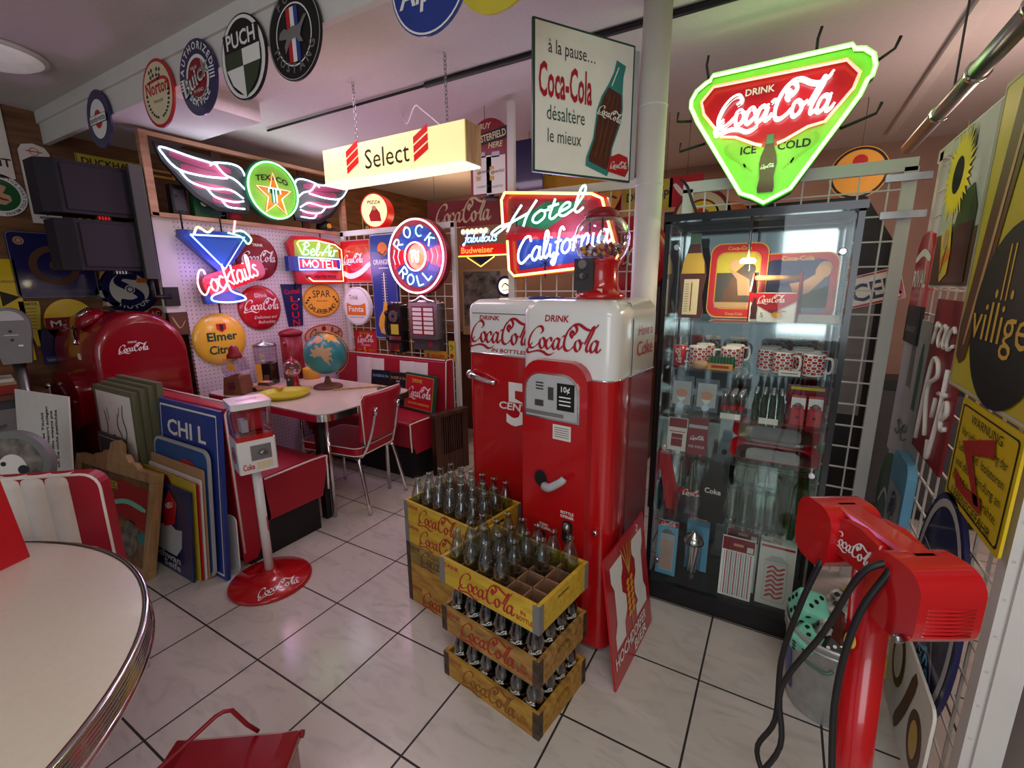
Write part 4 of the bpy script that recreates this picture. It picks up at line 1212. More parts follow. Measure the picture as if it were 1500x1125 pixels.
# ---------------------------------------------------------------- things on the booth table and bench
def gumball(name, label, loc, kind):
    t = thing(name, label, 'gumball machine', loc, {'red': 20, 'clear': 25, 'tank': 30}[kind])
    if kind == 'red':
        B().lathe([(.05, 0), (.052, .012), (.04, .02), (.036, .09), (.045, .1)], 'red_enamel').obj('base', t)
        b = B(); b.box((0, -.04, .055), (.05, .016, .075), 'dark_grey'); b.ball((0, -.052, .07), .01, 'steel', n=10); b.obj('coin_plate', t)
        B().ball((0, 0, .155), .062, 'globe_glass', n=24, k=14).obj('globe', t)
        B().lathe([(.035, .2), (.032, .215), (.01, .225), (.008, .235), (.001, .24)], 'red_enamel').obj('lid', t)
        b = B(); [b.ball((random.uniform(-.035, .035), random.uniform(-.035, .035), .115 + random.uniform(0, .025)), .009, random.choice(['red', 'yellow', 'white', 'orange', 'steel']), n=8, k=6) for _ in range(26)]; b.obj('gumballs', t)
    elif kind == 'clear':
        b = B(); b.prism([(-.075, 0), (.075, 0), (.055, .13), (-.055, .13)], -.065, .065, 'rust'); b.obj('base', t, bevel=.008)
        b = B(); b.box((.0, -.07, .07), (.045, .012, .05), 'steel'); b.obj('coin_plate', t)
        B().prism([(-.05, .13), (.05, .13), (.07, .17), (.05, .26), (-.05, .26), (-.07, .17)], -.055, .055, 'globe_glass').obj('jar', t)
        b = B(); b.disc(.005, .2, .032, -.058, 'amber', .028, 8); b.obj('decal', t)
        B().lathe([(.05, .26), (.05, .275), (.035, .30), (.03, .33), (.015, .345), (.001, .35)], 'dark_red').obj('lid', t)
    else:
        b = B(); b.box((-.03, 0, .085), (.05, .12, .17), 'amber'); b.box((.025, 0, .085), (.07, .125, .17), 'black_gloss'); b.obj('base', t, bevel=.004)
        b = B(); b.box((.03, -.068, .06), (.04, .012, .05), 'chrome'); b.obj('coin_plate', t)
        B().slab(rrect(-.075, -.06, .075, .06, .03), .17, .30, 'globe_glass', smooth=True).obj('jar', t)
        b = B(); b.text('H', .005, .22, .03, -.062, 'yellow', bold=True); b.obj('decal', t)
        B().lathe([(.085, .30), (.08, .315), (.02, .335), (.012, .345), (.001, .35)], 'steel').obj('lid', t)
    return t


gumball('gumball_machine', 'pinkish tapered gumball machine with a clear jar at the near table edge', (-3.34, 1.80, .761), 'clear')
gumball('gumball_machine', 'black and amber gumball machine with a wide jar against the perforated board', (-3.46, 2.10, .761), 'tank')
gumball('gumball_machine', 'small red gumball machine with a round glass globe beside the world globe', (-3.14, 2.10, .761), 'red')
t = thing('storage_canister', 'tall dark red canister with a lid at the back of the table by the wall', 'canister', (-3.50, 2.36, .761))
B().lathe([(.085, 0), (.085, .36)], 'dark_red', n=28).obj('body', t); B().lathe([(.092, .36), (.092, .385), (.03, .41), (.001, .412)], 'dark_red', n=28).obj('lid', t); B().ball((.03, -.085, .3), .013, 'brass', n=10).obj('knob', t)
b = B(); b.lathe([(.07, 0), (.07, .08), (.068, .085)], 'amber', n=24); solo(b, 'yellow_tin', 'round amber tin beside the dark red canister', 'tin', (-3.36, 2.42, .761))
t = thing('desk_globe', 'world globe on a dark round stand at the end of the pale table', 'globe', (-2.93, 2.24, .761))
B().lathe([(.105, 0), (.105, .012), (.09, .022), (.03, .035), (.018, .07), (.012, .085)], 'rust', n=28).obj('stand', t)
tl = RY(R_(-23))
b = B(); b.T = TR(0, 0, .255) @ RZ(R_(40)) @ tl
b.ball((0, 0, 0), .152, 'globe_sea', n=36, k=20)


def land(lonlat, m, r=.1525):
    # patch of land draped over the ball, fanned from its centre
    cx = sum(a for a, e in lonlat) / len(lonlat); cy = sum(e for a, e in lonlat) / len(lonlat)
    P = lambda a, e: (r * math.cos(R_(e)) * math.cos(R_(a)), r * math.cos(R_(e)) * math.sin(R_(a)), r * math.sin(R_(e)))
    n = len(lonlat)
    K = 6
    vs = [P(cx, cy)]
    for k in range(1, K + 1):
        vs += [P(cx + (a - cx) * k / K, cy + (e - cy) * k / K) for a, e in lonlat]
    fs = [(0, 1 + i, 1 + (i + 1) % n) for i in range(n)]
    for k in range(K - 1):
        fs += [(1 + k * n + i, 1 + (k + 1) * n + i, 1 + (k + 1) * n + (i + 1) % n, 1 + k * n + (i + 1) % n) for i in range(n)]
    b.raw(vs, fs, m, True)


sh_ = -100
land([(a + sh_, e) for a, e in [(-17, 15), (-10, 30), (10, 37), (32, 31), (43, 12), (51, 11), (40, -5), (35, -22), (20, -35), (13, -15), (8, 4), (-8, 5)]], 'tan')
land([(a + sh_, e) for a, e in [(-9, 37), (-2, 48), (8, 58), (25, 70), (45, 66), (55, 50), (40, 42), (24, 37), (14, 40), (5, 43)]], 'salmon')
land([(a + sh_, e) for a, e in [(58, 52), (60, 68), (100, 74), (140, 65), (135, 40), (110, 20), (80, 10), (68, 24), (50, 28), (45, 42)]], 'amber')
land([(a + sh_, e) for a, e in [(-80, 8), (-60, 8), (-36, -7), (-48, -25), (-68, -50), (-72, -20)]], 'olive_yellow')
b.obj('ball', t)
b = B(); b.T = TR(0, 0, .255) @ RZ(R_(40)) @ tl
b.tube([(.166 * math.cos(a), 0, .166 * math.sin(a)) for a in [R_(-90 + k * 7.5) for k in range(25)]], .006, 'brass', 8); b.cyl((0, 0, .15), (0, 0, .168), .008, 'brass'); b.obj('meridian', t)
t = solo(B().lathe([(.145, .0), (.172, .03), (.172, .033), (.166, .032), (.142, .008), (.13, .006), (.0005, .006)], 'tray_yellow', n=40), 'serving_tray', 'round yellow serving tray on the near end of the pale table', 'tray', (-2.96, 1.9, .761))
t = thing('toy_car', 'peach coloured toy car parked behind the yellow tray', 'toy car', (-3.22, 1.94, .761), 18)
b = B(); b.prism([(-.13, .015), (.13, .015), (.135, .035), (.06, .045), (-.06, .047), (-.13, .04)], -.035, .035, 'salmon'); b.obj('body', t, bevel=.006)
b = B(); b.prism([(-.06, .045), (.05, .045), (.03, .068), (-.045, .068)], -.03, .03, 'dark_grey'); b.prism([(-.045, .066), (.03, .066), (.028, .072), (-.042, .072)], -.028, .028, 'salmon'); b.obj('cabin', t)
for x in (-.08, .08):
    for y in (-.034, .034):
        B().cyl((x, y - .005, .016), (x, y + .005, .016), .016, 'rubber').obj('wheel', t)
solo(B().box((0, 0, .006), (.34, .018, .012), 'gold_wood'), 'folding_rule', 'folded wooden rule lying on the table beside the globe', 'ruler', (-2.69, 2.31, .761), 50)
t = solo(B().box((0, 0, .015), (.11, .035, .026), 'steel').box((0, -.0, .03), (.1, .012, .006), 'brass'), 'mouth_organ', 'small silver and brass mouth organ on the far table edge', 'mouth organ', (-2.46, 2.36, .759), 55)
def poster(name, label, loc, rz, w, h, lean, fn, cat='tin sign', t=.01, m='black', frame=None):
    b = tin(w, h, m, t, .006, frame, .006)
    for i in range(len(b.v)):
        x, y, z = b.v[i]; b.v[i] = (x, y, z + h / 2)
    o0 = len(b.v)
    fn(b)
    return solo(b, name, label, cat, loc, 0, None, (R_(-lean), 0, R_(rz)))


def cig1(b):
    b.text('DUGES & Cie', 0, .24, .022, Y1, 'sky_blue', w=.17, bold=True); b.disc(-.01, .12, .06, Y1, 'rust', .05, 16); [b.ribbon([(-.06 + k * .02, .08), (-.04 + k * .02, .12), (-.045 + k * .02, .17)], Y2, 'tan', .008, 1) for k in range(5)]


def cig2(b):
    b.text('DUGES & Cie', 0, .24, .022, Y1, 'tan', w=.16, bold=True); b.text('1888', 0, .212, .016, Y1, 'white'); b.poly([(-.06, .04), (.07, .07), (.05, .18), (-.05, .15)], Y1, 'mid_blue'); b.poly([(-.09, .02), (-.02, .02), (-.05, .18)], Y2, 'grey')
    b.ribbon([(-.04, .06), (.05, .16)], Y3, 'navy', .008, 1); b.ribbon([(.05, .08), (-.03, .15)], Y3, 'navy', .008, 1)


poster('black_sign', 'dark sign with brown hands leaning on the far bench back behind the globe', (-3.06, 2.862, .475), 6, .21, .30, 9, cig1)
poster('black_sign', 'dark sign with a blue lattice leaning on the far bench back right of the globe', (-2.85, 2.862, .475), 4, .19, .30, 9, cig2, frame='brown')
poster('cola_sign', 'red sign with a green edge leaning on the right end of the far bench', (-2.575, 2.825, .478), -9, .39, .31, 9, lambda b: (b.rect(-.18, .015, .17, .292, Y1, 'yellow'), b.rect(-.177, .018, .167, .289, Y2, 'sign_red'), logo(b, 0, .15, .31, Y3, 'white'), b.text('DRINK', -.03, .235, .032, Y3, 'gold', bold=True), b.text('DELICIOUS & REFRESHING', 0, .05, .018, Y3, 'gold', w=.27, bold=True)), m='dark_green', t=.02)

# ---------------------------------------------------------------- vending machines
def shell(b, w, d, z0, z1, rv, m, rt=0.0):
    # upright cabinet with rounded front vertical edges and an optionally rounded top front edge
    pl = lambda k: [(-w / 2 + k, d)] + [(-w / 2 + k + rv - rv * math.cos(R_(a)), k + rv - rv * math.sin(R_(a))) for a in range(0, 91, 15)] + [(w / 2 - k - rv + rv * math.sin(R_(a)), k + rv - rv * math.cos(R_(a))) for a in range(0, 91, 15)] + [(w / 2 - k, d)]
    lv = [(0, z0), (0, z1 - rt)] + ([(rt * (1 - math.cos(R_(a))), z1 - rt + rt * math.sin(R_(a))) for a in (18, 36, 54, 72, 90)] if rt else [])
    vs, fs = [], []
    for k, z in lv:
        vs += [(x, y, z) for x, y in pl(k)]
    n = len(pl(0))
    for i in range(len(lv) - 1):
        fs += [(i * n + j, i * n + (j + 1) % n, (i + 1) * n + (j + 1) % n, (i + 1) * n + j) for j in range(n)]
    b.raw(vs, fs, m, True)
    b.raw(vs, [tuple(range(n - 1, -1, -1)), tuple(range((len(lv) - 1) * n, len(lv) * n))], m)
    return b


t = thing('vending_machine', 'red and white upright bottle vending machine with an arched coin window', 'vending machine', (-.705, 1.60, 0), -6)
shell(B(), .41, .40, .03, 1.165, .05, 'red_enamel').obj('lower_body', t)
shell(B(), .41, .40, 1.165, 1.455, .05, 'white_enamel', .06).obj('upper_body', t)
b = B(); b.slab([(-.19, .40), (.19, .40), (.19, .42), (-.19, .42)], .1, 1.43, 'cream_metal'); b.obj('back_panel', t)
b = B(); b.slab([(-.17, .04), (.17, .04), (.17, .38), (-.17, .38)], 0, .04, 'black'); b.obj('base', t)
b = B()
for y in (.16,):
    b.tube([(.2055, y, .05), (.2055, y, 1.38), (.19, y, 1.44), (.14, y, 1.456), (-.14, y, 1.456)], .002, 'dark_grey', 6)
b.tube([(-.205, .06, 1.165), (-.19, .012, 1.165), (-.155, -.001, 1.165), (.155, -.001, 1.165), (.19, .012, 1.165), (.206, .06, 1.165), (.206, .4, 1.165)], .004, 'chrome', 6)
b.obj('trim', t)
PAN = [(-.165, .12), (.125, .12), (.125, 1.12)] + circ(.045, 1.14, .08, .09, 6, 0, 88)[1:] + circ(-.085, 1.14, .08, .09, 6, 92, 180)[:-1] + [(-.165, 1.12)]
b = B(); b.prism(PAN, -.045, .01, 'red_enamel', None, False); b.obj('front_panel', t, bevel=.022, seg=4)
WIN = [(-.15, 1.0), (.095, 1.0), (.095, 1.1)] + circ(.025, 1.115, .07, .07, 6, 0, 88)[1:] + circ(-.08, 1.115, .07, .07, 6, 92, 180)[:-1] + [(-.15, 1.1)]
b = B(); b.prism(WIN, -.05, -.04, 'chrome'); b.poly([(x * .93 - .002, 1.09 + (z - 1.09) * .92) for x, z in WIN], -.0512, 'light_grey')
b.poly([(-.1, 1.155), (-.055, 1.155), (-.055, 1.11), (-.0775, 1.09), (-.1, 1.11)], -.0525, 'light_grey'); [b.rect(-.095, 1.14 - k * .012, -.06, 1.146 - k * .012, -.0535, 'dark_grey') for k in range(3)]
b.rect(.0, 1.045, .075, 1.15, -.0525, 'black'); b.text('10¢', .037, 1.118, .022, -.0535, 'white', bold=True); [b.rect(.01, 1.095 - k * .015, .06, 1.1 - k * .015, -.0535, 'white') for k in range(3)]
b.rect(-.04, 1.08, -.015, 1.13, -.053, 'dark_grey'); b.rect(-.1, 1.05, -.06, 1.075, -.053, 'dark_grey'); b.rect(-.14, 1.015, .03, 1.03, -.053, 'grey'); b.rect(.035, 1.012, .08, 1.035, -.053, 'light_grey')
b.obj('coin_window', t)
b = B(); logo(b, -.01, 1.305, .33, -.0025, 'logo_red'); b.text('DRINK', -.035, 1.375, .025, -.0025, 'logo_red', w=.105, bold=True, shear=.15); b.obj('lettering', t)
b = B(); b.T = TR(.2065, 0, 0) @ RZ(PI / 2); b.text('Have a', .29, 1.315, .042, -.001, 'logo_red', w=.15); b.text('Coke', .29, 1.235, .06, -.001, 'logo_red', w=.17); b.obj('side_lettering', t)
b = B(); b.rect(-.02, .925, .06, .985, -.047, 'paper'); [b.rect(-.012, .972 - k * .009, .052, .975 - k * .009, -.048, 'grey') for k in range(5)]; b.obj('price_note', t)
b = B(); b.tube(smooth_path([(-.05, -.055, .72), (-.01, -.085, .735), (.045, -.09, .775), (.055, -.085, .79)], 5), .018, 'light_grey', 10, taper=.013); b.ring(-.075, .745, .028, .034, -.0465, 'dark_red', .034, .04); b.disc(-.075, .745, .028, -.0462, 'dark_void', .034); b.obj('handle', t)
b = B(); b.prism(rrect(.03, .50, .075, .595, .02), -.052, -.04, 'dark_void'); b.ball((.052, -.05, .565), .02, 'steel', 1.3, 12); b.text('BOTTLE', .05, .622, .012, -.047, 'white', bold=True); b.text('OPENER', .05, .605, .012, -.047, 'white', bold=True); b.obj('bottle_opener', t)
b = B(); b.prism(rrect(-.075, .48, -.05, .515, .004), -.05, -.04, 'dark_void'); b.text('COIN', -.06, .54, .012, -.047, 'white', bold=True); b.text('RETURN', -.06, .525, .012, -.047, 'white', bold=True); b.obj('coin_return', t)
b = B(); b.prism(rrect(-.11, .25, .005, .405, .012), -.052, -.03, 'dark_void'); b.obj('bottle_slot', t)
b = B(); b.lathe([(.012, 0), (.012, .014), (.006, .016)], 'chrome', (.155, -.003, .56), 14, RX(PI / 2)); b.obj('lock', t)

t = thing('vending_machine', 'red and white bottle cooler with a big white five, partly behind the arched machine', 'vending machine', (-1.125, 1.82, 0), -6)
shell(B(), .42, .38, .03, 1.19, .04, 'red_enamel').obj('lower_body', t)
shell(B(), .42, .38, 1.19, 1.445, .04, 'white_enamel', .05).obj('upper_body', t)
b = B(); b.slab([(-.17, .04), (.17, .04), (.17, .36), (-.17, .36)], 0, .04, 'black'); b.obj('base', t)
b = B(); b.tube([(-.211, .1, 1.19), (-.205, .02, 1.19), (-.17, -.002, 1.19), (.17, -.002, 1.19), (.205, .02, 1.19), (.211, .1, 1.19)], .005, 'chrome', 6); b.tube([(-.211, .06, 1.382), (-.17, -.001, 1.382), (.17, -.001, 1.382), (.211, .06, 1.382)], .002, 'dark_grey', 6); b.obj('trim', t)
b = B(); logo(b, .0, 1.288, .385, -.0025, 'logo_red'); b.text('DRINK', -.065, 1.352, .021, -.0025, 'logo_red', w=.12, bold=True, shear=.2); b.text('IN BOTTLES', .045, 1.203, .018, -.0025, 'logo_red', w=.20, bold=True, shear=.2); b.obj('lettering', t)
b = B(); b.text('5', .09, .865, .21, -.0025, 'white', w=.12, bold=True); b.rect(-.03, .932, .18, .972, -.003, 'red_enamel'); b.text('CENT', .07, .934, .036, -.0035, 'white', w=.17, bold=True, shear=.15); b.obj('price_mark', t)
b = B(); b.tube(smooth_path([(-.185, -.01, 1.083), (-.14, -.03, 1.078), (-.06, -.022, 1.062), (-.03, -.01, 1.06)], 5), .017, 'chrome', 10, taper=.008); b.ball((-.175, -.02, 1.085), .022, 'chrome', 1, 12); b.tube([(-.2, -.012, 1.07), (-.03, -.012, 1.05)], .008, 'chrome', 8); b.obj('handle', t)

# ---------------------------------------------------------------- globe gumball machine standing on the machines
t = thing('gumball_machine', 'red gumball machine with a big round glass globe standing on top of the vending machines', 'gumball machine', (-.655, 1.84, 1.455), -14)
B().lathe([(.1, 0), (.103, .008), (.1, .022), (.088, .026), (.078, .036), (.07, .05), (.068, .135), (.074, .145), (.08, .152)], 'red_enamel', n=30).obj('base', t)
b = B(); b.box((-.03, -.066, .095), (.09, .03, .125), 'dark_grey'); b.box((-.03, -.06, .018), (.055, .05, .035), 'steel'); b.lathe([(.018, 0), (.018, .012)], 'grey', (-.03, -.08, .135), 16, RX(PI / 2)); b.box((-.03, -.09, .09), (.05, .014, .012), 'dark_grey'); b.ball((-.03, -.088, .09), .012, 'grey', n=10); b.obj('coin_plate', t)
b = B(); b.rect(.03, .022, .055, .04, -.0705, 'paper'); b.obj('price_sticker', t)
B().lathe([(.075, .15), (.095, .175), (.108, .21), (.110, .245), (.10, .28), (.08, .305), (.062, .315)], 'globe_glass', n=36, cap=False).obj('globe', t)
B().lathe([(.07, .312), (.068, .325), (.055, .34), (.03, .352), (.001, .356)], 'dark_red', n=30).obj('lid', t)
B().cyl((0, 0, .15), (0, 0, .315), .004, 'steel').obj('centre_rod', t)
gb = None
gx = TR(-.655, 1.84, 1.455)
k = 0
cols = ['red', 'yellow', 'white', 'orange', 'dark_red', 'steel', 'green']
for ring_r, zz, n in ((.0, .172, 1), (.03, .172, 8), (.055, .172, 14), (.075, .18, 18), (.08, .196, 16), (.05, .19, 12), (.02, .192, 5), (.06, .207, 9), (.035, .209, 4)):
    for i in range(n):
        a = 2 * PI * (i + .37 * k) / max(1, n)
        c = cols[k % 6 if k % 11 else 6]
        if (c not in (gb or {})):
            gb = gb or {}
            o = B().ball((0, 0, 0), .0085, c, n=10, k=7).obj('gumball'); gb[c] = o
        else:
            o = gb[c].copy(); COL.objects.link(o)
        o.location = (-.655 + ring_r * math.cos(a), 1.84 + ring_r * math.sin(a), 1.455 + zz + random.uniform(0, .004))
        nm = {'red': 'red', 'yellow': 'yellow', 'white': 'white', 'orange': 'orange', 'dark_red': 'dark red', 'steel': 'grey', 'green': 'green'}[c]
        tag(o, '%s gumball in the big glass globe on the vending machines' % nm, 'gumball', 'gumballs in the big glass globe')
        k += 1
o = solo(B().tube(circ3 := [(.05 * math.cos(a / 20 * 2 * PI), .03 * math.sin(a / 20 * 2 * PI), .006) for a in range(20)], .006, 'blue', 6, True).tube([(.05, 0, .006), (.1, .01, .006), (.14, -.02, .006)], .005, 'blue', 6), 'blue_cable', 'small coil of blue cable lying on the left vending machine', 'cable', (-1.02, 2.0, 1.445))

# ---------------------------------------------------------------- wooden bottle crates
CW, CD, CH = .458, .31, .105


def crate(name, label, loc, rz, skin, ink, logo_m, full=True, group='wooden bottle crates', slot=True):
    t = thing(name, label, 'crate', loc, rz, group)
    for s in (-1, 1):
        b = B(); b.box((0, s * (CD / 2 - .006), CH / 2), (CW - .024, .012, CH), skin)
        if s < 0 and ink:
            y = -CD / 2 - .001
            logo(b, .0, .052, .27, y, logo_m, .12, n=2)
            b.text('DRINK', -.165, .075, .018, y, logo_m, bold=True, rot=0); b.text('IN', .165, .045, .016, y, logo_m, bold=True); b.text('BOTTLES', .175, .02, .017, y, logo_m, w=.075, bold=True)
        b.obj('side_board', t)
        b = B(); x = s * (CW / 2 - .007)
        b.box((x, 0, CH - .0125), (.014, CD, .025), skin); b.box((x, 0, .0275), (.014, CD, .055), skin)
        for e in (-1, 1):
            b.box((x, e * (CD / 4 + .0225), .0675), (.014, CD / 2 - .045, .025), skin)
        b.obj('end_board', t)
    b = B(); b.box((0, 0, .006), (CW - .03, CD - .026, .012), 'divider_wood'); b.obj('base_board', t)
    b = B()
    for i in range(1, 6):
        b.box((-CW / 2 + .014 + (CW - .028) / 6 * i, 0, .05), (.006, CD - .024, .078), 'divider_wood')
    for j in range(1, 4):
        b.box((0, -CD / 2 + .012 + (CD - .024) / 4 * j, .05), (CW - .028, .006, .078), 'divider_wood')
    b.obj('divider', t)
    for sx in (-1, 1):
        for sy in (-1, 1):
            b = B(); b.box((sx * (CW / 2 - .012), sy * (CD / 2 + .0006), CH / 2), (.026, .0015, CH), 'crate_rim' if skin != 'crate_yellow' else 'grey'); b.box((sx * (CW / 2 + .0006), sy * (CD / 2 - .012), CH / 2), (.0015, .026, CH), 'crate_rim' if skin != 'crate_yellow' else 'grey'); b.obj('corner_strap', t)
    return t


PROF = [(.0005, .004), (.024, .0), (.0285, .004), (.029, .016), (.0275, .035), (.0252, .055), (.0265, .075), (.0298, .098), (.0300, .112), (.0265, .132), (.0195, .152), (.0142, .170), (.0122, .184), (.0124, .189), (.0142, .191), (.0142, .197), (.0125, .2), (.0108, .2)]


def bottle(m, white=None):
    b = B(); b.lathe([(r * (1.1 if white else 1.04), z) for r, z in PROF], m, n=18, cap=False)
    if white:
        # white brand lettering around the shoulder
        k = .046 / LOGO_W

        def M(a, q):
            return ((a - 1.78) * k, (q - .36) * k)
        o = len(b.v)
        if white == 1:
            logo(b, 0, .098, .05, 0, 'white', .17, n=2)
        else:
            b.text('Coke', 0, .088, .017, 0, 'white', w=.04, bold=True)
        for i in range(o, len(b.v)):
            x, y, z = b.v[i]; a = x / .0332; b.v[i] = (.0334 * math.sin(a), -.0334 * math.cos(a), z)
    return b


def bgrid(cr_loc, rz, i, j):
    x = -CW / 2 + .014 + (CW - .028) / 6 * (i + .5); y = -CD / 2 + .012 + (CD - .024) / 4 * (j + .5)
    c, s = math.cos(R_(rz)), math.sin(R_(rz))
    return (cr_loc[0] + x * c - y * s, cr_loc[1] + x * s + y * c, cr_loc[2] + .0125)


c, s = math.cos(R_(-8.4)), math.sin(R_(-8.4))
fr = (-.572, 1.133)    # front right corner of the near stack on the floor
near = [(fr[0] - CW / 2 * c - CD / 2 * s, fr[1] - CW / 2 * s + CD / 2 * c, z) for z in (0, .207, .414)]
crate('bottle_crate', 'amber worn wooden crate on the floor, lowest of the near stack', near[0], -8.4, 'crate_amber', True, 'faded_ink')
crate('bottle_crate', 'brown wooden crate with faded red script, middle of the near stack', near[1], -8.4, 'crate_wood', True, 'print_red')
crate('bottle_crate', 'bright yellow crate with empty compartments, topmost of the near stack', near[2], -8.4, 'crate_yellow', True, 'logo_red')
fb = (-1.458, 1.470)
far = [(fb[0] + CW / 2 * c - CD / 2 * s, fb[1] + CW / 2 * s + CD / 2 * c, k * .106) for k in range(5)]
for k, (sk, mm, lb) in enumerate([('crate_amber', 'print_red', 'amber wooden crate on the floor, lowest of the rear stack'), ('crate_amber', None, 'plain amber wooden crate, second from the floor in the rear stack'), ('crate_dull', 'brown', 'dull faded wooden crate in the middle of the rear stack'), ('crate_yellow', 'logo_red', 'yellow crate directly under the topmost one of the rear stack'), ('crate_yellow', 'logo_red', 'yellow crate full of bottles, topmost of the rear stack')]):
    crate('bottle_crate', lb, far[k], -8.4, sk, mm is not None, mm)
pro = {}


def put(kind, loc, label, group, rz=0):
    if kind not in pro:
        o = bottle({'c': 'bottle_glass', 'w': 'bottle_dark', 'k': 'bottle_dark'}[kind], {'c': None, 'w': 1, 'k': 2}[kind]).obj('glass_bottle')
        pro[kind] = o
    else:
        o = pro[kind].copy(); COL.objects.link(o)
    o.location = loc
    o.rotation_euler = (0, 0, R_(rz))
    tag(o, label, 'bottle', group)


for j in range(4):
    for i in range(6):
        put('c', bgrid(far[4], -8.4, i, j), 'clear empty bottle in the topmost yellow crate of the rear stack', 'bottles in the topmost rear crate', random.uniform(0, 90))
for i, j in [(0, 0), (1, 0), (2, 0), (3, 0), (0, 1), (1, 1), (2, 1), (3, 1), (0, 2), (1, 2), (2, 2), (3, 2), (4, 2), (1, 3), (2, 3), (3, 3), (4, 3), (5, 3)]:
    put('c', bgrid(near[2], -8.4, i, j), 'clear empty bottle in the topmost yellow crate of the near stack', 'bottles in the topmost near crate', random.uniform(0, 90))
for lv, nm in ((0, 'lowest'), (1, 'middle')):
    for i in range(6):
        for j in range(4):
            if j == 0 or i == 5 or j == 1:
                kk = 'k' if (i == 2 and j == 0 and lv == 0) else 'w'
                put(kk, bgrid(near[lv], -8.4, i, j), ('dark bottle with a bold white word in the lowest crate of the near stack' if kk == 'k' else 'dark bottle with white script in the %s crate of the near stack' % nm), 'dark bottles in the near stack', 10 + random.uniform(-25, 25) + (30 if i == 5 and j else 0))

# ---------------------------------------------------------------- red brewery sign leaning on the machine
b = B(); b.prism([(-.225, 0), (.225, 0), (.225, .53), (-.225, .53)], 0, .008, 'sign_red')
HL = [(-.17, .13), (-.04, .13), (-.04, .22), (-.01, .25), (.035, .25), (.035, .20), (.19, .20), (.19, .26), (.165, .28), (.165, .40), (.19, .42), (.19, .49), (.05, .49), (.05, .43), (.08, .40), (.08, .33), (-.05, .33), (-.05, .40), (-.025, .43), (-.025, .49), (-.17, .49), (-.17, .43), (-.145, .4), (-.145, .22), (-.17, .19)]
b.poly([(-.18, .14), (-.08, .14), (-.08, .2), (-.045, .24), (-.045, .3), (-.08, .33), (-.08, .39), (-.06, .42), (-.06, .48), (-.18, .48), (-.18, .42), (-.155, .38), (-.155, .24), (-.18, .2)], Y1, 'white')
b.poly([(.05, .14), (.18, .14), (.18, .2), (.155, .24), (.155, .38), (.18, .42), (.18, .48), (.05, .48), (.05, .42), (.075, .39), (.075, .33), (.05, .3), (.05, .25), (.075, .2), (.05, .19)], Y1, 'white')
for k in range(6):
    for sg in (-1, 1):
        b.disc(sg * .02, .2 + k * .028, .017, Y2, 'amber', .013, 10)
for a in (-.05, -.025, 0, .025, .05):
    b.ribbon([(0, .36), (a * .6, .43), (a * 1.4, .5)], Y2, 'gold', .006, 1)
b.ribbon([(0, .1), (0, .2)], Y2, 'gold', .008, 1)
b.text('HOCH', -.12, .075, .05, Y2, 'white', w=.17, bold=True, rot=0); b.text('DORFER', .06, .075, .05, Y2, 'white', w=.18, bold=True); b.text('BIER', .07, .02, .045, Y2, 'white', w=.15, bold=True)
solo(b, 'brewery_sign', 'red brewery sign with a golden ear of barley leaning on the vending machine', 'sign', (-.392, 1.672, .0), 0, None, (R_(-7.5), 0, R_(87)))

# ---------------------------------------------------------------- gumball dispenser on a pole
t = thing('gumball_dispenser', 'red and white candy dispenser with a square jar on a white pole', 'candy dispenser', (-2.19, 1.21, 0), 72)
b = B(); b.lathe([(.20, 0), (.20, .012), (.19, .022), (.1, .045), (.035, .06), (.032, .075)], 'red_enamel', n=40); b.obj('foot', t)
b = B(); 
logo(b, 0, 0, .2, 0, 'white', .13)
b.v = [(x, -(.135 - z * .9), .036 + .02 * 0 + (z) * .25) for x, y, z in b.v]
b.v = [(x, y, .0245 + (.19 - math.hypot(x, y)) / .09 * .023 if math.hypot(x, y) > .1 else .048) for x, y, z in b.v]
b.obj('foot_lettering', t)
B().cyl((0, 0, .05), (0, 0, .64), .022, 'white_enamel').obj('pole', t)
b = B(); b.raw([(.0225 * math.cos(a), .0225 * math.sin(a), z) for z in (.29, .37) for a in (-1.0, -.7, -.4)], [(0, 1, 4, 3), (1, 2, 5, 4)], 'sign_red'); b.obj('pole_label', t)
b = B(); b.slab(rrect(-.085, -.085, .085, .085, .012), .64, .80, 'white_enamel'); b.obj('body', t, bevel=.006)
b = B(); b.rect(-.03, .70, .06, .775, -.0865, 'grey'); b.rect(-.01, .655, .06, .69, -.0865, 'cream'); b.ball((.015, -.1, .74), .016, 'steel', .8, 12); b.tube([(.0, -.1, .74), (.035, -.105, .73)], .006, 'steel', 6); b.text('Coke', -.045, .66, .03, -.0868, 'sign_red', w=.05, bold=True); b.obj('coin_plate', t)
b = B(); b.T = TR(-.0858, 0, 0) @ RZ(-PI / 2); b.disc(0, .72, .042, -.001, 'sign_red'); b.ring(0, .72, .03, .033, -.002, 'white'); b.obj('side_badge', t)
B().slab(rrect(-.08, -.08, .08, .08, .012), .80, .825, 'red_enamel').obj('collar', t, bevel=.006)
B().slab(rrect(-.082, -.082, .082, .082, .02), .825, .955, 'globe_glass').obj('jar', t)
b = B(); b.box((.02, .02, .885), (.07, .05, .11), 'sign_red'); b.box((-.03, .0, .86), (.03, .06, .06), 'light_grey'); b.obj('candy_wheel', t)
b = B(); b.slab(rrect(-.088, -.088, .088, .088, .016), .955, .985, 'white_enamel'); b.T = TR(0, 0, .9855) @ RX(-PI / 2); logo(b, 0, 0, .1, -.001, 'sign_red', .13); b.obj('lid', t, bevel=.0)

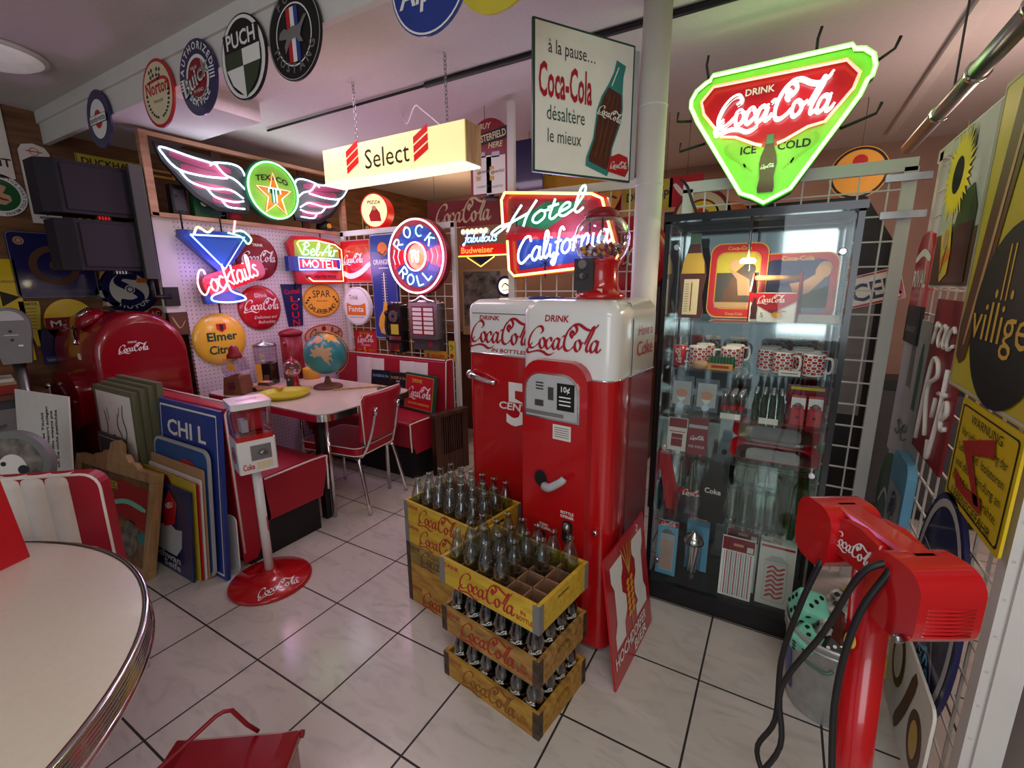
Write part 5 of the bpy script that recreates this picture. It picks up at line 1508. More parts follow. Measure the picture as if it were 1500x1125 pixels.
# ---------------------------------------------------------------- glass display cabinet
CX0, CX1, CY0, CY1, CZ = -.462, .212, 2.07, 2.45, 1.79
t = thing('display_cabinet', 'tall black framed glass display cabinet full of souvenirs', 'display cabinet', ((CX0 + CX1) / 2, CY0, 0))
w = CX1 - CX0
d = CY1 - CY0
b = B()
for sx in (-1, 1):
    for y in (.014, d - .014):
        b.box((sx * (w / 2 - .010), y, CZ / 2), (.02, .028, CZ), 'black_gloss')
b.box((0, .018, CZ - .014), (w + .012, .05, .028), 'black_gloss'); b.box((0, d - .015, CZ - .018), (w, .03, .036), 'black'); b.box((0, d / 2, CZ - .006), (w, d, .012), 'black')
for sx in (-1, 1):
    b.box((sx * (w / 2 - .013), d / 2, CZ - .018), (.026, d, .036), 'black'); b.box((sx * (w / 2 - .013), d / 2, .03), (.026, d, .06), 'black')
b.obj('frame', t)
b = B(); b.box((0, d / 2, .045), (w - .02, d, .09), 'black'); b.obj('base', t)
for k, z in enumerate((1.355, 1.145, .935, .742, .42)):
    B().box((0, d / 2 + .01, z - .004), (w - .056, d - .06, .007), 'pane').obj('glass_shelf', t)
for sx in (-1, 1):
    b = B(); b.box((sx * (w / 4 - .012 * 0), .018 + (sx > 0) * .008, .93), (w / 2 - .018, .005, 1.66), 'pane'); dr = b.obj('glass_door', t)
    for z in ((1.66, .78, .20) if sx < 0 else (1.62, .76)):
        B().lathe([(.013, 0), (.013, .01), (.01, .012)], 'chrome', (sx * (w / 2 - .05), .013, z), 14, RX(PI / 2)).obj('hinge', dr)
    B().lathe([(.011, 0), (.011, .008)], 'black', (sx * .035, .013, .80), 14, RX(PI / 2)).obj('knob', dr)
for sx in (-1, 1):
    B().box((sx * (w / 2 - .013), d / 2, .93), (.005, d - .06, 1.66), 'pane').obj('side_pane', t)
B().box((0, d - .012, .93), (w - .04, .004, 1.67), 'mirror').obj('mirror_back', t)
b = B(); b.lathe([(.028, 0), (.03, .012), (.02, .02)], 'cabinet_lamp', (-.02, .075, CZ - .20), 16); b.cyl((-.02, .075, CZ - .18), (-.02, .075, CZ - .02), .006, 'steel'); b.obj('spot_lamp', t)
lamp('cabinet_spot', 'POINT', (-.145, 2.12, 1.57), 3.2, (1, .82, .58), radius=.02)
CXM = (CX0 + CX1) / 2


def card(name, label, x, z, y, w, h, m, fn=None, cat='packet', lean=0, rz=0, t=.004, group=None, frame=None):
    b = B(); b.prism([(-w / 2, 0), (w / 2, 0), (w / 2, h), (-w / 2, h)], 0, t, m)
    if frame:
        b.outline([(-w / 2 + .002, .002), (w / 2 - .002, .002), (w / 2 - .002, h - .002), (-w / 2 + .002, h - .002)], .006, Y1, frame)
    if fn:
        fn(b)
    return solo(b, name, label, cat, (x, y, z), 0, group, (R_(-lean), 0, R_(rz)))


# top shelf (z 1.355)
z = 1.356
BO = [(-.05, 0), (.05, 0), (.055, .03), (.045, .1), (.05, .15), (.056, .2), (.05, .25), (.033, .3), (.022, .35), (.022, .39), (-.022, .39), (-.022, .35), (-.033, .3), (-.05, .25), (-.056, .2), (-.05, .15), (-.045, .1), (-.055, .03)]
b = B(); b.prism([(x, q * .95) for x, q in BO], 0, .014, 'coke_brown'); b.prism([(-.022, .33), (.022, .33), (.022, .375), (-.022, .375)], -.002, .016, 'bottle_green'); b.poly([(-.05, .2), (.05, .2), (.045, .25), (.03, .29), (-.03, .29), (-.045, .25)], Y1, 'gold')
b.rect(-.035, .015, .03, .175, Y2, 'cream'); [b.rect(-.028, .03 + k * .011, -.012, .032 + k * .011, Y3, 'dark_grey') for k in range(12)]; b.rect(-.002, .03, .002, .16, Y3, 'dark_red')
solo(b, 'bottle_thermometer', 'bottle shaped thermometer on the top cabinet shelf at the left', 'thermometer', (-.375, 2.27, z), 0, None, (R_(-4), 0, 0))


def tray(w, h):
    b = B(); P = rrect(-w / 2, 0, w / 2, h, .045, 6); q = lambda k: [(x * (1 - k), h / 2 + (zz - h / 2) * (1 - k)) for x, zz in P]
    b.band(P, q(.03), -.014, 'gold'); b.raw([(x, -.014, zz) for x, zz in q(.03)] + [(x, .0, zz) for x, zz in q(.17)], [(i, (i + 1) % len(P), (i + 1) % len(P) + len(P), i + len(P)) for i in range(len(P))], 'red', True)
    b.prism(P, -.0135, .004, 'dark_red'); b.v = b.v
    b.poly(q(.03), -.0142, 'red'); b.band(q(.03), q(.0), -.0146, 'gold')
    return b, q


b, q = tray(.235, .33); b.outline(q(.24), .004, -.0152, 'gold'); b.poly(q(.27), -.0156, 'olive_yellow'); b.rect(-.085, .05, .085, .2, -.016, 'dark_grey'); b.poly([(-.06, .05), (.02, .05), (.03, .16), (.06, .2), (.03, .24), (-.01, .2), (-.05, .12)], -.0165, 'brown'); b.disc(-.01, .235, .022, -.017, 'skin'); b.poly([(.01, .1), (.06, .1), (.05, .17), (.0, .2), (-.04, .22), (.0, .17)], -.017, 'tan'); b.disc(.045, .215, .026, -.0168, 'dark_grey'); b.text('Coca-Cola', 0, .3, .016, -.016, 'gold', bold=True); b.text('Coca-Cola', 0, .013, .012, -.016, 'gold', bold=True); b.rect(-.085, .045, .085, .07, -.017, 'tan')
solo(b, 'picture_tray', 'upright red rimmed tray with a seated couple leaning at the middle of the top shelf', 'tray', (-.195, 2.33, z), 0, None, (R_(-6), 0, 0))
b, q = tray(.30, .28); b.poly(q(.2), -.0156, 'navy'); b.poly([(.0, .05), (.12, .05), (.12, .14), (.06, .12), (.0, .1)], -.0165, 'leaf'); b.poly([(.0, .1), (.05, .11), (.1, .17), (.085, .2), (.03, .16), (-.02, .15)], -.017, 'skin'); b.disc(.095, .2, .027, -.0175, 'skin'); b.disc(.1, .215, .026, -.0172, 'tan'); b.text('Coca-Cola', 0, .247, .02, -.016, 'gold', bold=True)
solo(b, 'picture_tray', 'wide red rimmed tray with a reclining blond woman at the right of the top shelf', 'tray', (.03, 2.34, z), 0, None, (R_(-6), 0, 0))
t = thing('bottle_carrier', 'small red and white bottle carrier with a wooden handle on the top shelf', 'bottle carrier', (-.035, 2.20, z), -8)
b = B()
for y in (-.05, .05):
    b.prism([(-.085, 0), (.085, 0), (.085, .115), (-.085, .115)], y - .003, y + .003, 'white')
b.poly([(-.085, .115), (.085, .115), (.085, .085), (.0, .035), (-.085, .085)][::-1], -.0542, 'sign_red'); logo(b, -.005, .09, .1, -.056, 'white', .13); b.prism([(x * .22 - .065, .01 + zz * .22) for x, zz in BO], -.0555, -.054, 'coke_brown'); b.text('5', -.035, .02, .018, -.0555, 'dark_grey'); b.disc(.02, .03, .02, -.0545, 'amber', .012); b.text('REFRESH', .02, .04, .009, -.0565, 'dark_grey', w=.06, bold=True)
b.box((0, 0, .004), (.17, .1, .008), 'white'); b.obj('side_panel', t)
for s in (-1, 1):
    b = B(); b.T = TR(s * .085, 0, 0) @ RZ(PI / 2); b.prism([(-.053, 0), (.053, 0), (.053, .12), (.015, .195), (-.015, .195), (-.053, .12)], -.003, .003, 'dark_red'); b.obj('end_panel', t)
B().cyl((-.085, 0, .175), (.085, 0, .175), .011, 'gold_wood').obj('handle', t)
card('white_card', 'white card standing at the right end of the top cabinet shelf', .12, z, 2.17, .14, .04, 'paper', lean=40, cat='card')
# second shelf: mugs, can, tiny crate
z = 1.146


def mug(name='mug'):
    t = bpy.data.objects.new(name, None); COL.objects.link(t)
    b = B(); b.lathe([(.036, 0), (.039, .004), (.039, .088), (.0365, .09), (.0365, .01), (.001, .008)], 'white', n=24)
    for i in range(14):
        for j in range(7):
            a0, a1 = 2 * PI * i / 14, 2 * PI * (i + .94) / 14
            z0, z1 = .008 + j * .011, .0185 + j * .011
            if (i + j) % 2:
                vs = [(.0394 * math.cos(a), .0394 * math.sin(a), zz) for a, zz in ((a0, z0), ((a0 + a1) / 2, z0), (a1, z0), (a1, z1), ((a0 + a1) / 2, z1), (a0, z1))]
                b.raw(vs, [(0, 1, 2, 3, 4, 5)], 'red')
            else:
                am = (a0 + a1) / 2
                vs = [(.0394 * math.cos(a), .0394 * math.sin(a), zz) for a, zz in ((am - .08, z0 + .003), (am + .1, z0 + .003), (am + .12, z1 - .003), (am - .1, z1 - .003))]
                b.raw(vs, [(0, 1, 2, 3)], 'dark_grey')
    b.obj('cup', t)
    B().tube(smooth_path([(.038, 0, .075), (.062, 0, .072), (.068, 0, .045), (.06, 0, .02), (.038, 0, .018)], 5), .005, 'white', 8).obj('handle', t)
    return t


mg = None
gm = 'checked mugs on the second cabinet shelf'
for x, y, rz, lb in [(-.317, 2.21, 200, 'red and white checked mug beside the upright red can, front of the pair'), (-.30, 2.31, 60, 'red and white checked mug behind the leftmost front mug'), (-.185, 2.23, 180, 'red and white checked mug with its handle to the left, behind the tiny crate'), (-.175, 2.33, 30, 'red and white checked mug at the back behind the tiny crate'),
                     (-.04, 2.25, 20, 'red and white checked mug at the left end of the right hand mugs'), (-.03, 2.345, 20, 'red and white checked mug in the back row at the left'), (.02, 2.19, 330, 'red and white checked mug second in the front row, beside the white price strip'), (.085, 2.25, 10, 'red and white checked mug third in the front row'), (.09, 2.345, 10, 'red and white checked mug at the back right'), (.125, 2.17, 335, 'red and white checked mug at the right end with its handle showing')]:
    if mg is None:
        mg = mug(); o = mg
    else:
        o = dup(mg)
    o.location = (x, y, z); o.rotation_euler = (0, 0, R_(rz)); tag(o, lb, 'mug', gm)
t = thing('drink_glass', 'red drinking glass with white script at the left end of the mug shelf', 'glass', (-.392, 2.20, z))
b = B(); b.lathe([(.026, 0), (.03, .09)], 'red', n=20); o0 = len(b.v); logo(b, 0, 0, .07, 0, 'white', .16, rot=90)
for i in range(o0, len(b.v)):
    x, y, q = b.v[i]; b.v[i] = (x, -.0305 - .002, .05 + q)
b.obj('tumbler', t); B().lathe([(.0301, .09), (.032, .13)], 'glass', n=20, cap=False).obj('rim', t)
t = thing('tiny_crate', 'tiny yellow crate of green bottles in front of the checked mugs', 'model crate', (-.21, 2.16, z), -5)
b = B(); b.box((0, 0, .014), (.1, .06, .028), 'amber'); b.rect(-.035, .008, .035, .02, -.031, 'red'); b.obj('box', t)
b = B(); [b.lathe([(.006, .01), (.006, .04), (.003, .05), (.003, .056)], 'green', (-.042 + i * .0125, -.022 + j * .013, 0), 8) for i in range(8) for j in range(4)]; b.obj('bottles', t)
solo(B().lathe([(.028, 0), (.035, .012), (.03, .03), (.001, .035)], 'tan', n=18), 'small_dish', 'small tan lidded dish on the mug shelf beside the tiny crate', 'dish', (-.295, 2.145, z))
card('price_strip', 'white price strip standing in front of the right hand mugs', .045, z, 2.118, .075, .022, 'paper', lambda b: b.rect(-.03, .008, .03, .012, Y1, 'grey'), lean=10, cat='label')
# third shelf
z = .936


def blister(b):
    b.rect(-.04, .02, .04, .13, Y1, 'light_grey'); b.disc(0, .075, .026, Y2, 'salmon', .018); b.poly([(-.02, .055), (.02, .055), (0, .028)], Y3, 'white'); b.prism(circ(0, .02, .016, n=12), -.02, -.003, 'chrome')


card('opener_packet', 'clear packet with a pink figure and metal opener, left on the third shelf', -.375, z, 2.21, .10, .155, 'clear_plastic', blister, lean=8)
card('opener_packet', 'clear packet with a pink figure and metal opener, second from left on the third shelf', -.265, z, 2.20, .10, .15, 'clear_plastic', blister, lean=8)
sh0 = None
sg_ = 'small glass shakers on the third shelf'
for i in range(3):
    for j in range(4):
        if sh0 is None:
            t = bpy.data.objects.new('salt_shaker', None); COL.objects.link(t)
            B().lathe([(.012, 0), (.0135, .03), (.011, .07), (.0125, .085)], 'bottle_glass', n=14, cap=False).obj('glass_body', t); B().lathe([(.0136, .03), (.0137, .05)], 'red', n=14, cap=False).obj('label_band', t); B().lathe([(.0135, .085), (.0135, .098), (.009, .104), (.001, .105)], 'chrome', n=14).obj('cap', t)
            sh0 = o = t
        else:
            o = dup(sh0)
        o.location = (-.185 + i * .032, 2.18 + j * .035, z); tag(o, 'small chrome capped shaker with a red band, in the left block on the third shelf', 'shaker', sg_)
bt = None
for i in range(4):
    for j in range(4):
        if bt is None:
            t = bpy.data.objects.new('mini_bottle', None); COL.objects.link(t)
            B().lathe([(.013, 0), (.0145, .01), (.012, .04), (.014, .06), (.007, .1), (.007, .115)], 'green_glass', n=14, cap=False).obj('glass_body', t); B().lathe([(.009, .115), (.009, .124), (.001, .126)], 'chrome', n=14).obj('cap', t)
            bt = o = t
        else:
            o = dup(bt)
        o.location = (-.065 + i * .032, 2.17 + j * .036, z); tag(o, 'small green bottle with a chrome cap on the third shelf', 'bottle', 'small green bottles on the third shelf')
card('price_strip', 'white price strip in front of the red banded shakers', -.155, z, 2.125, .08, .024, 'paper', lean=10, cat='label'); card('price_strip', 'white price strip in front of the small green bottles', -.01, z, 2.12, .07, .024, 'paper', lean=10, cat='label')


def opener(b):
    b.rect(-.025, .07, .025, .115, Y1, 'white'); b.prism(rrect(-.02, .01, .02, .085, .006), -.01, 0, 'sign_red'); b.disc(0, .035, .006, -.011, 'black'); b.ring(0, .08, .009, .014, -.011, 'dark_grey')


for x, lb in ((.09, 'left'), (.15, 'right')):
    card('opener_card', 'red bottle opener on a card, %s one of the pair on the third shelf' % lb, x, z, 2.165, .05, .125, 'red', opener, lean=4)
card('red_box', 'dark red box with a gold edge behind the two opener cards', .12, z, 2.24, .14, .15, 'dark_red', lambda b: b.rect(-.06, .135, .06, .148, Y1, 'yellow'), cat='box', t=.03)
# fourth shelf (z .742): packets and trays
z = .743
card('magnet_packet', 'white packet with a dark red square at the left of the fourth shelf', -.375, z, 2.16, .085, .155, 'paper', lambda b: (b.rect(-.04, .11, .04, .152, Y1, 'dark_red'), b.rect(-.025, .02, .025, .08, Y1, 'dark_red'), b.text('Coca-Cola', 0, .055, .008, Y2, 'white'), b.rect(-.035, .088, .035, .092, Y2, 'red')), lean=10)
card('magnet_packet', 'red packet with white script beside the white packet on the fourth shelf', -.285, z, 2.15, .085, .17, 'dark_red', lambda b: (b.rect(-.04, .12, .04, .135, Y1, 'light_grey'), logo(b, 0, .075, .06, Y1, 'white', .16), b.text('ICE COLD', 0, .03, .011, Y1, 'white')), lean=12)


def flat_tray(loc, rot, name, label):
    b = B(); P = rrect(-.17, -.085, .17, .085, .05, 6); n = len(P)
    vs = []
    for k, zz in ((1.0, .035), (.985, .037), (.84, .004), (.82, .0)):
        vs += [(x * k, y * k, zz) for x, y in P]
    b.raw(vs, [(i + r * n, (i + 1) % n + r * n, (i + 1) % n + (r + 1) * n, i + (r + 1) * n) for r in range(2) for i in range(n)], 'red', True)
    b.raw([(x * .84, y * .84, .004) for x, y in P], [tuple(range(n))], 'steel')
    b.raw([(x * .6, y * .6, .005) for x, y in P], [tuple(range(n))], 'light_grey')
    b.raw([(x, y, .034) for x, y in P] + [(x * .82, y * .82, -.001) for x, y in P], [((i + 1) % n, i, i + n, (i + 1) % n + n) for i in range(n)], 'chrome', True)
    return solo(b, name, label, 'tray', loc, 0, None, rot)


flat_tray((.02, 2.31, .835), (R_(22), 0, 0), 'serving_tray', 'upper steel tray with a red rim tilted at the back of the fourth shelf')
flat_tray((.02, 2.205, .765), (R_(16), 0, 0), 'serving_tray', 'lower steel tray with a red rim tilted at the front of the fourth shelf')
# fifth shelf (z .42)
z = .421
k = 0
for x0, m, lb, gp, nn, jj in ((-.115, 'glass', 'clear tumbler in the row of glasses on the fifth shelf', 'clear tumblers on the fifth shelf', 4, 2), (.085, 'green_glass', 'tall green contour glass at the right of the fifth shelf', 'green glasses on the fifth shelf', 2, 2)):
    p0 = None
    for i in range(nn):
        for j in range(jj):
            if p0 is None:
                p0 = o = B().lathe([(.001, .006), (.022, .004), (.024, .0), (.0245, .03), (.0225, .06), (.026, .11), (.031, .17), (.0325, .19)] if m == 'glass' else [(.001, .006), (.024, .0), (.026, .05), (.025, .1), (.031, .17), (.034, .25)], m, n=18, cap=False).obj('tumbler')
            else:
                o = p0.copy(); COL.objects.link(o)
            o.location = (x0 + i * (.052 if m == 'glass' else .07), 2.17 + j * .075, z); tag(o, lb, 'glass', gp)
t = thing('jar_carrier', 'wire carrier of clear bottles with red script at the left of the fifth shelf', 'bottle carrier', (-.30, 2.24, z), -6)
b = B(); b.box((0, 0, .05), (.15, .1, .1), 'clear_plastic'); b.rect(-.05, .1, .09, .125, -.052, 'sign_red'); logo(b, .02, .112, .1, -.053, 'white', .16); b.obj('case', t)
for i in range(3):
    for j in range(2):
        B().lathe([(.02, .1), (.018, .15), (.01, .2), (.01, .24), (.012, .245)], 'bottle_glass', (-.05 + i * .05, -.025 + j * .05, 0), 14, cap=False).obj('bottle_neck', t)
b = B(); b.prism([(x * 1.1, q * .75) for x, q in BO], 0, .06, 'black_gloss'); b.text('Coke', 0, .14, .026, Y1, 'white', w=.07, bold=True)
solo(b, 'dark_bottle', 'black bottle shaped tin with a white word beside the wire carrier', 'bottle', (-.20, 2.165, z), -4)
t = solo(B().prism([(0, 0), (.045, 0), (.06, .06), (.0, .3), (-.045, .3), (-.05, .28)], 0, .01, 'sign_red'), 'red_opener', 'long red slanted bottle shape at the left end of the fifth shelf', 'bottle opener', (-.41, 2.2, z))
# base (z .09)
z = .091
jarp = lambda b, m: (b.rect(-.034, .02, .034, .21, Y1, 'light_grey'), [b.rect(-.03 + k * .0075, .03, -.026 + k * .0075, .18, Y2, m) for k in range(8)], b.poly([(-.034, .21), (.034, .21), (.01, .235), (-.01, .235)], Y1, 'grey'))
card('straw_packet', 'light blue packet showing a straw jar, leftmost in the bottom of the cabinet', -.385, z, 2.15, .095, .28, 'sky_blue', lambda b: (b.rect(-.047, .25, .047, .275, Y1, 'sign_red'), logo(b, 0, .262, .07, Y2, 'white', .16), jarp(b, 'salmon')), lean=6)
card('straw_packet', 'light blue packet partly hidden behind the chrome lidded straw jar', -.26, z, 2.26, .105, .30, 'sky_blue', lambda b: (b.rect(-.052, .265, .052, .29, Y1, 'sign_red'), logo(b, 0, .278, .08, Y2, 'white', .16)), lean=4)
t = thing('straw_jar', 'glass jar of red and white straws with a domed chrome lid', 'straw dispenser', (-.265, 2.19, z))
B().lathe([(.035, 0), (.036, .02), (.03, .03), (.036, .06), (.04, .19)], 'glass', n=24, cap=False).obj('jar', t); B().lathe([(.046, .19), (.045, .2), (.035, .225), (.012, .24), (.01, .25), (.001, .252)], 'chrome', n=24).obj('lid', t)
b = B()
for k in range(22):
    a = k * 2.4; r0, r1 = .018 * ((k % 5) / 5 + .2), .03 * ((k % 4) / 4 + .25)
    b.cyl((r0 * math.cos(a), r0 * math.sin(a), .03), (r1 * math.cos(a + .5), r1 * math.sin(a + .5), .19), .0028, 'white' if k % 3 else 'red', n=6)
b.obj('straws', t)
bag = lambda b: (b.rect(-.065, .22, .065, .28, Y1, 'dark_red'), b.rect(-.02, .244, .02, .256, Y2, 'salmon'), b.rect(.035, .225, .06, .25, Y2, 'paper'), [b.rect(-.058 + k * .01, .01, -.054 + k * .01, .215, Y1, 'red' if k % 2 else 'light_grey') for k in range(12)])
card('straw_bag', 'clear bag of striped straws with a red header, front one of two', -.07, z, 2.125, .135, .285, 'white', bag, lean=8)
card('straw_bag', 'clear bag of striped straws showing only its red header behind another', -.06, z, 2.20, .135, .305, 'white', lambda b: (b.rect(-.065, .24, .065, .303, Y1, 'dark_red'), b.rect(-.02, .265, .02, .277, Y2, 'salmon'), b.rect(.035, .25, .06, .273, Y2, 'paper')), lean=6)
card('straw_packet', 'white packet with a red zigzag straw jar at the right of the cabinet bottom', .085, z, 2.145, .14, .32, 'paper', lambda b: (b.text('Coca-Cola', -.03, .292, .014, Y1, 'red', bold=True), b.rect(-.065, .27, .065, .28, Y1, 'sign_red'), b.outline(rrect(-.045, .02, .045, .2, .01), .004, Y1, 'light_grey'), b.poly([(-.05, .205), (.05, .205), (.02, .235), (-.02, .235)], Y1, 'light_grey'), [b.ribbon([(-.035 + 0.0, .04 + k * .022), (-.012, .055 + k * .022), (.008, .04 + k * .022), (.035, .055 + k * .022)], Y2, 'red', .009, 1) for k in range(7)]), lean=6)

# ---------------------------------------------------------------- grid behind the cabinet with the triangular neon
t = thing('wire_grid_panel', 'wide pale metal grid standing behind the glass cabinet', 'grid panel', (-.52, 2.75, 0))
B().box((.475, 0, 2.01), (.97, .03, .055), 'white_paint').obj('top_rail', t)
for x in (.015, .94):
    B().box((x, 0, 1.0), (.05, .03, 2.0), 'white_paint').obj('post', t)
b = B()
for k in range(8):
    b.box((.1 + k * .11, 0, 1.0), (.007, .007, 1.98), 'white_paint')
for k in range(17):
    b.box((.475, -.006, .15 + k * .11), (.93, .007, .007), 'white_paint')
b.obj('wire_mesh', t)
for k, z in enumerate((1.80, 1.955)):
    B().box((.93, -.03, z), (.16, .02, .03), 'steel').obj('clamp', t)
def tri(k):
    # rounded triangular outline with notched corners, centre line; k = inset
    p = [(-.345 + k, .17), (-.345 + k, .20), (-.325 + k * .8, .235 - k * .6), (-.285 + k * .7, .262 - k * .8), (-.268 + k * .5, .268 - k), (-.258 + k * .4, .287 - k), (.262 - k * .4, .292 - k), (.272 - k * .5, .275 - k), (.305 - k * .7, .268 - k * .8), (.338 - k, .24 - k * .4), (.348 - k, .20), (.342 - k, .165), (.328 - k, .155), (.31 - k, .10), (.10 - k * .5, -.235 + k * 1.2), (.06 - k * .5, -.255 + k * 1.2), (.0, -.285 + k * 1.1), (-.05 + k * .5, -.255 + k * 1.2), (-.1 + k * .5, -.235 + k * 1.2), (-.31 + k, .10), (-.33 + k, .14)]
    return p


t = thing('triangle_neon_sign', 'big triangular neon sign with a lime green outline above the glass cabinet', 'neon sign', (-.13, 2.55, 2.155), 0)
t.rotation_euler = (0, 0, R_(0))
b = B(); b.prism([(x * 1.03, z * 1.04) for x, z in tri(0)], .0, .05, 'green'); b.poly(tri(0), -.001, 'lit_green')
RED = [(-.305, .19), (-.25, .255), (.25, .255), (.305, .19), (.29, .13), (.2, .02), (.14, .01), (.06, -.03), (0, -.045), (-.06, -.03), (-.14, .01), (-.2, .02), (-.29, .13)]
b.poly(RED, -.003, 'sign_red'); logo(b, -.005, .115, .47, -.006, 'white', .13); b.text('DRINK', -.06, .185, .028, -.0075, 'white', bold=True)
b.text('ICE', -.085, -.06, .034, -.004, 'black', bold=True); b.text('COLD', .095, -.06, .034, -.004, 'black', bold=True)
for sg in (-1, 1):
    b.ribbon([(sg * .17, -.005), (sg * .18, -.04), (sg * .12, -.09), (sg * .09, -.12), (sg * .1, -.1), (sg * .06, -.14)], -.004, 'lime', .008, 1)
b.obj('face_panel', t)
b = B(); b.prism([(x * .62, -.235 + z * .62) for x, z in BO], -.012, -.002, 'coke_brown'); b.rect(-.014, -.03, .014, .008, -.0125, 'bottle_green'); logo(b, 0, -.125, .055, -.0125, 'white', .18); b.obj('bottle_picture', t)
b = B(); b.tube([(x, -.04, z) for x, z in tri(.0)], .0095, 'neon_lime', 8, True); b.obj('outline_tube', t)
b = B(); b.tube([(x, -.04, z) for x, z in [(-.03, -.04), (-.06, -.03), (-.14, .01), (-.2, .02), (-.285, .13), (-.30, .185), (-.25, .24), (.25, .24), (.30, .185), (.285, .13), (.2, .02), (.14, .01), (.06, -.03), (.03, -.04)]], .007, 'neon_red', 7); b.obj('inner_tube', t)
b = B()
kk = .47 / LOGO_W
for st in LOGO:
    b.tube(smooth_path([((a - 1.78) * kk - .005, -.045, (q - .36) * kk + .115) for a, q in st], 3), .0045, 'neon_white', 6)
b.obj('script_tube', t)
glow('triangle_neon_light', (-.13, 2.38, 2.08), (.5, 1, .3), 2.2)
for x, z, x2, z2 in ((-.28, .27, -.3, .36), (.14, .29, .14, .37), (.33, .22, .41, .27), (-.35, .13, -.42, .14), (.26, -.0, .38, .04), (-.28, .02, -.4, .0)):
    B().tube([(x, .03, z), (x2, .03, z2), (x2 + .01, .0, z2 + .03)], .006, 'black', 6).obj('hook', t)
b = B(); b.tube(smooth_path([(-.4, .1, -.12), (-.36, .08, -.16), (-.33, .09, -.24), (-.3, .1, -.3)], 5), .008, 'black', 6); b.obj('power_cord', t)

# ---------------------------------------------------------------- flange sign on the pole
A_ = V((-.64, 2.127, 0)); C_ = V((-.9, 1.712, 0))
ang = math.degrees(math.atan2(A_.y - C_.y, A_.x - C_.x))
L = (A_ - C_).length
t = thing('flange_sign', 'white flange sign with a tilted bottle fixed to the round pole', 'sign', (C_.x, C_.y, 1.945), ang)
b = B(); b.prism([(0, 0), (L, 0), (L, .53), (0, .53)], 0, .012, 'dark_green'); b.rect(.008, .008, L - .008, .522, Y1, 'white')
b.text('à la pause…', .175, .425, .05, Y2, 'black', w=.22)
b.text('Coca-Cola', .148, .275, .12, Y2, 'logo_red', w=.25, bold=True)
b.text('désaltère', .15, .195, .055, Y2, 'dark_green', w=.18); b.text('le mieux', .145, .115, .052, Y2, 'dark_green', w=.16)
ro = lambda x, z: (.355 + (x * math.cos(R_(-15)) - z * math.sin(R_(-15))) * 1.12 - .05, .03 + (x * math.sin(R_(-15)) + z * math.cos(R_(-15))) * 1.12)
b.poly([ro(x * 1.05, z) for x, z in BO], Y2, 'teal'); b.poly([ro(x * .92, z) for x, z in [(-.045, .02), (.045, .02), (.052, .035), (.044, .1), (.05, .15), (.054, .2), (.048, .25), (.033, .29), (-.033, .29), (-.048, .25), (-.054, .2), (-.05, .15), (-.044, .1), (-.052, .035)]], Y3, 'coke_brown')
for q in (-.024, .0, .026):
    b.ribbon([ro(q, .04), ro(q * .8, .12), ro(q * 1.1, .2), ro(q * .6, .28)], Y4, 'brown', .006, 1)
b.ribbon([ro(-.02, .3), ro(-.008, .37)], Y4, 'white', .008, 1)
cx_, cz_ = ro(0, .205); logo(b, cx_, cz_, .125, -.006, 'white', .15, rot=-15)
b.poly([(L - .13, .035), (L - .03, .02), (L - .012, .05), (L - .02, .10), (L - .07, .11), (L - .12, .09)], Y3, 'sign_red'); logo(b, L - .07, .062, .09, Y4, 'white', .15)
b.obj('sign_plate', t)
b = B(); b.box((L + .012, .008, .265), (.03, .012, .50), 'light_grey'); b.obj('mounting_flange', t)

# ---------------------------------------------------------------- hotel neon on its grid between machines and pole
t = thing('wire_grid_panel', 'white post and grid behind the vending machines', 'grid panel', (-1.56, 2.68, 0))
B().box((0, 0, 1.3), (.045, .03, 2.6), 'white_paint').obj('post', t)
B().box((.45, 0, 2.05), (.9, .03, .05), 'white_paint').obj('top_rail', t)
b = B(); [b.box((.1 + k * .11, 0, 1.3), (.007, .007, 1.5), 'white_paint') for k in range(8)]; [b.box((.45, -.006, .7 + k * .11), (.9, .007, .007), 'white_paint') for k in range(12)]; b.obj('wire_mesh', t)
t = thing('hotel_neon_sign', 'neon sign with green and blue script in a yellow tube frame behind the glass globe', 'neon sign', (-1.18, 2.60, 1.80), 0)
HP = [(-.385, .22), (-.36, .26), (.2, .20), (.26, .17), (.36, -.14), (.34, -.18), (-.30, -.235), (-.335, -.20)]
b = B(); b.prism([(x * 1.05, z * 1.07) for x, z in HP], .0, .04, 'sign_red'); b.poly([(-.36, .23), (.22, .17), (.28, -.0), (-.37, .03)][::-1], -.001, 'dark_red'); b.poly([(-.3, -.02), (.28, -.02), (.3, -.14), (-.28, -.2)][::-1], -.0015, 'blue'); b.poly([(-.33, .08), (-.1, .03), (.15, .17), (-.1, .19)][::-1], -.002, 'green')
for x, z in ((-.3, .15), (.22, -.1), (.18, .08), (-.1, -.16)):
    for a in range(7):
        b.ribbon([(x, z), (x + .04 * math.cos(a * .9), z + .04 * math.sin(a * .9))], -.003, 'dark_void', .008, 1)
    b.rect(x - .004, z - .09, x + .004, z, -.003, 'dark_void')
b.obj('panel', t)
b = B(); b.tube([(x, -.04, z) for x, z in HP[1:] + []] + [(-.345, -.04, -.02)], .008, 'neon_yellow', 8); b.tube([(-.375, -.04, .05), (-.385, -.04, .22), (-.36, -.04, .26)], .008, 'neon_yellow', 8); b.obj('frame_tube', t)
b = B(); neon_text(b, 'Hotel', -.10, .075, .065, -.045, 'neon_aqua', .007, w=.5, rot=9, shear=.2, n=5); b.obj('green_script_tube', t)
b = B(); neon_text(b, 'California', .02, -.115, .075, -.045, 'neon_cool', .007, w=.60, rot=10, shear=.2, n=5); b.obj('blue_script_tube', t)
glow('hotel_neon_light', (-1.15, 2.42, 1.8), (.75, .55, 1), 4.5)

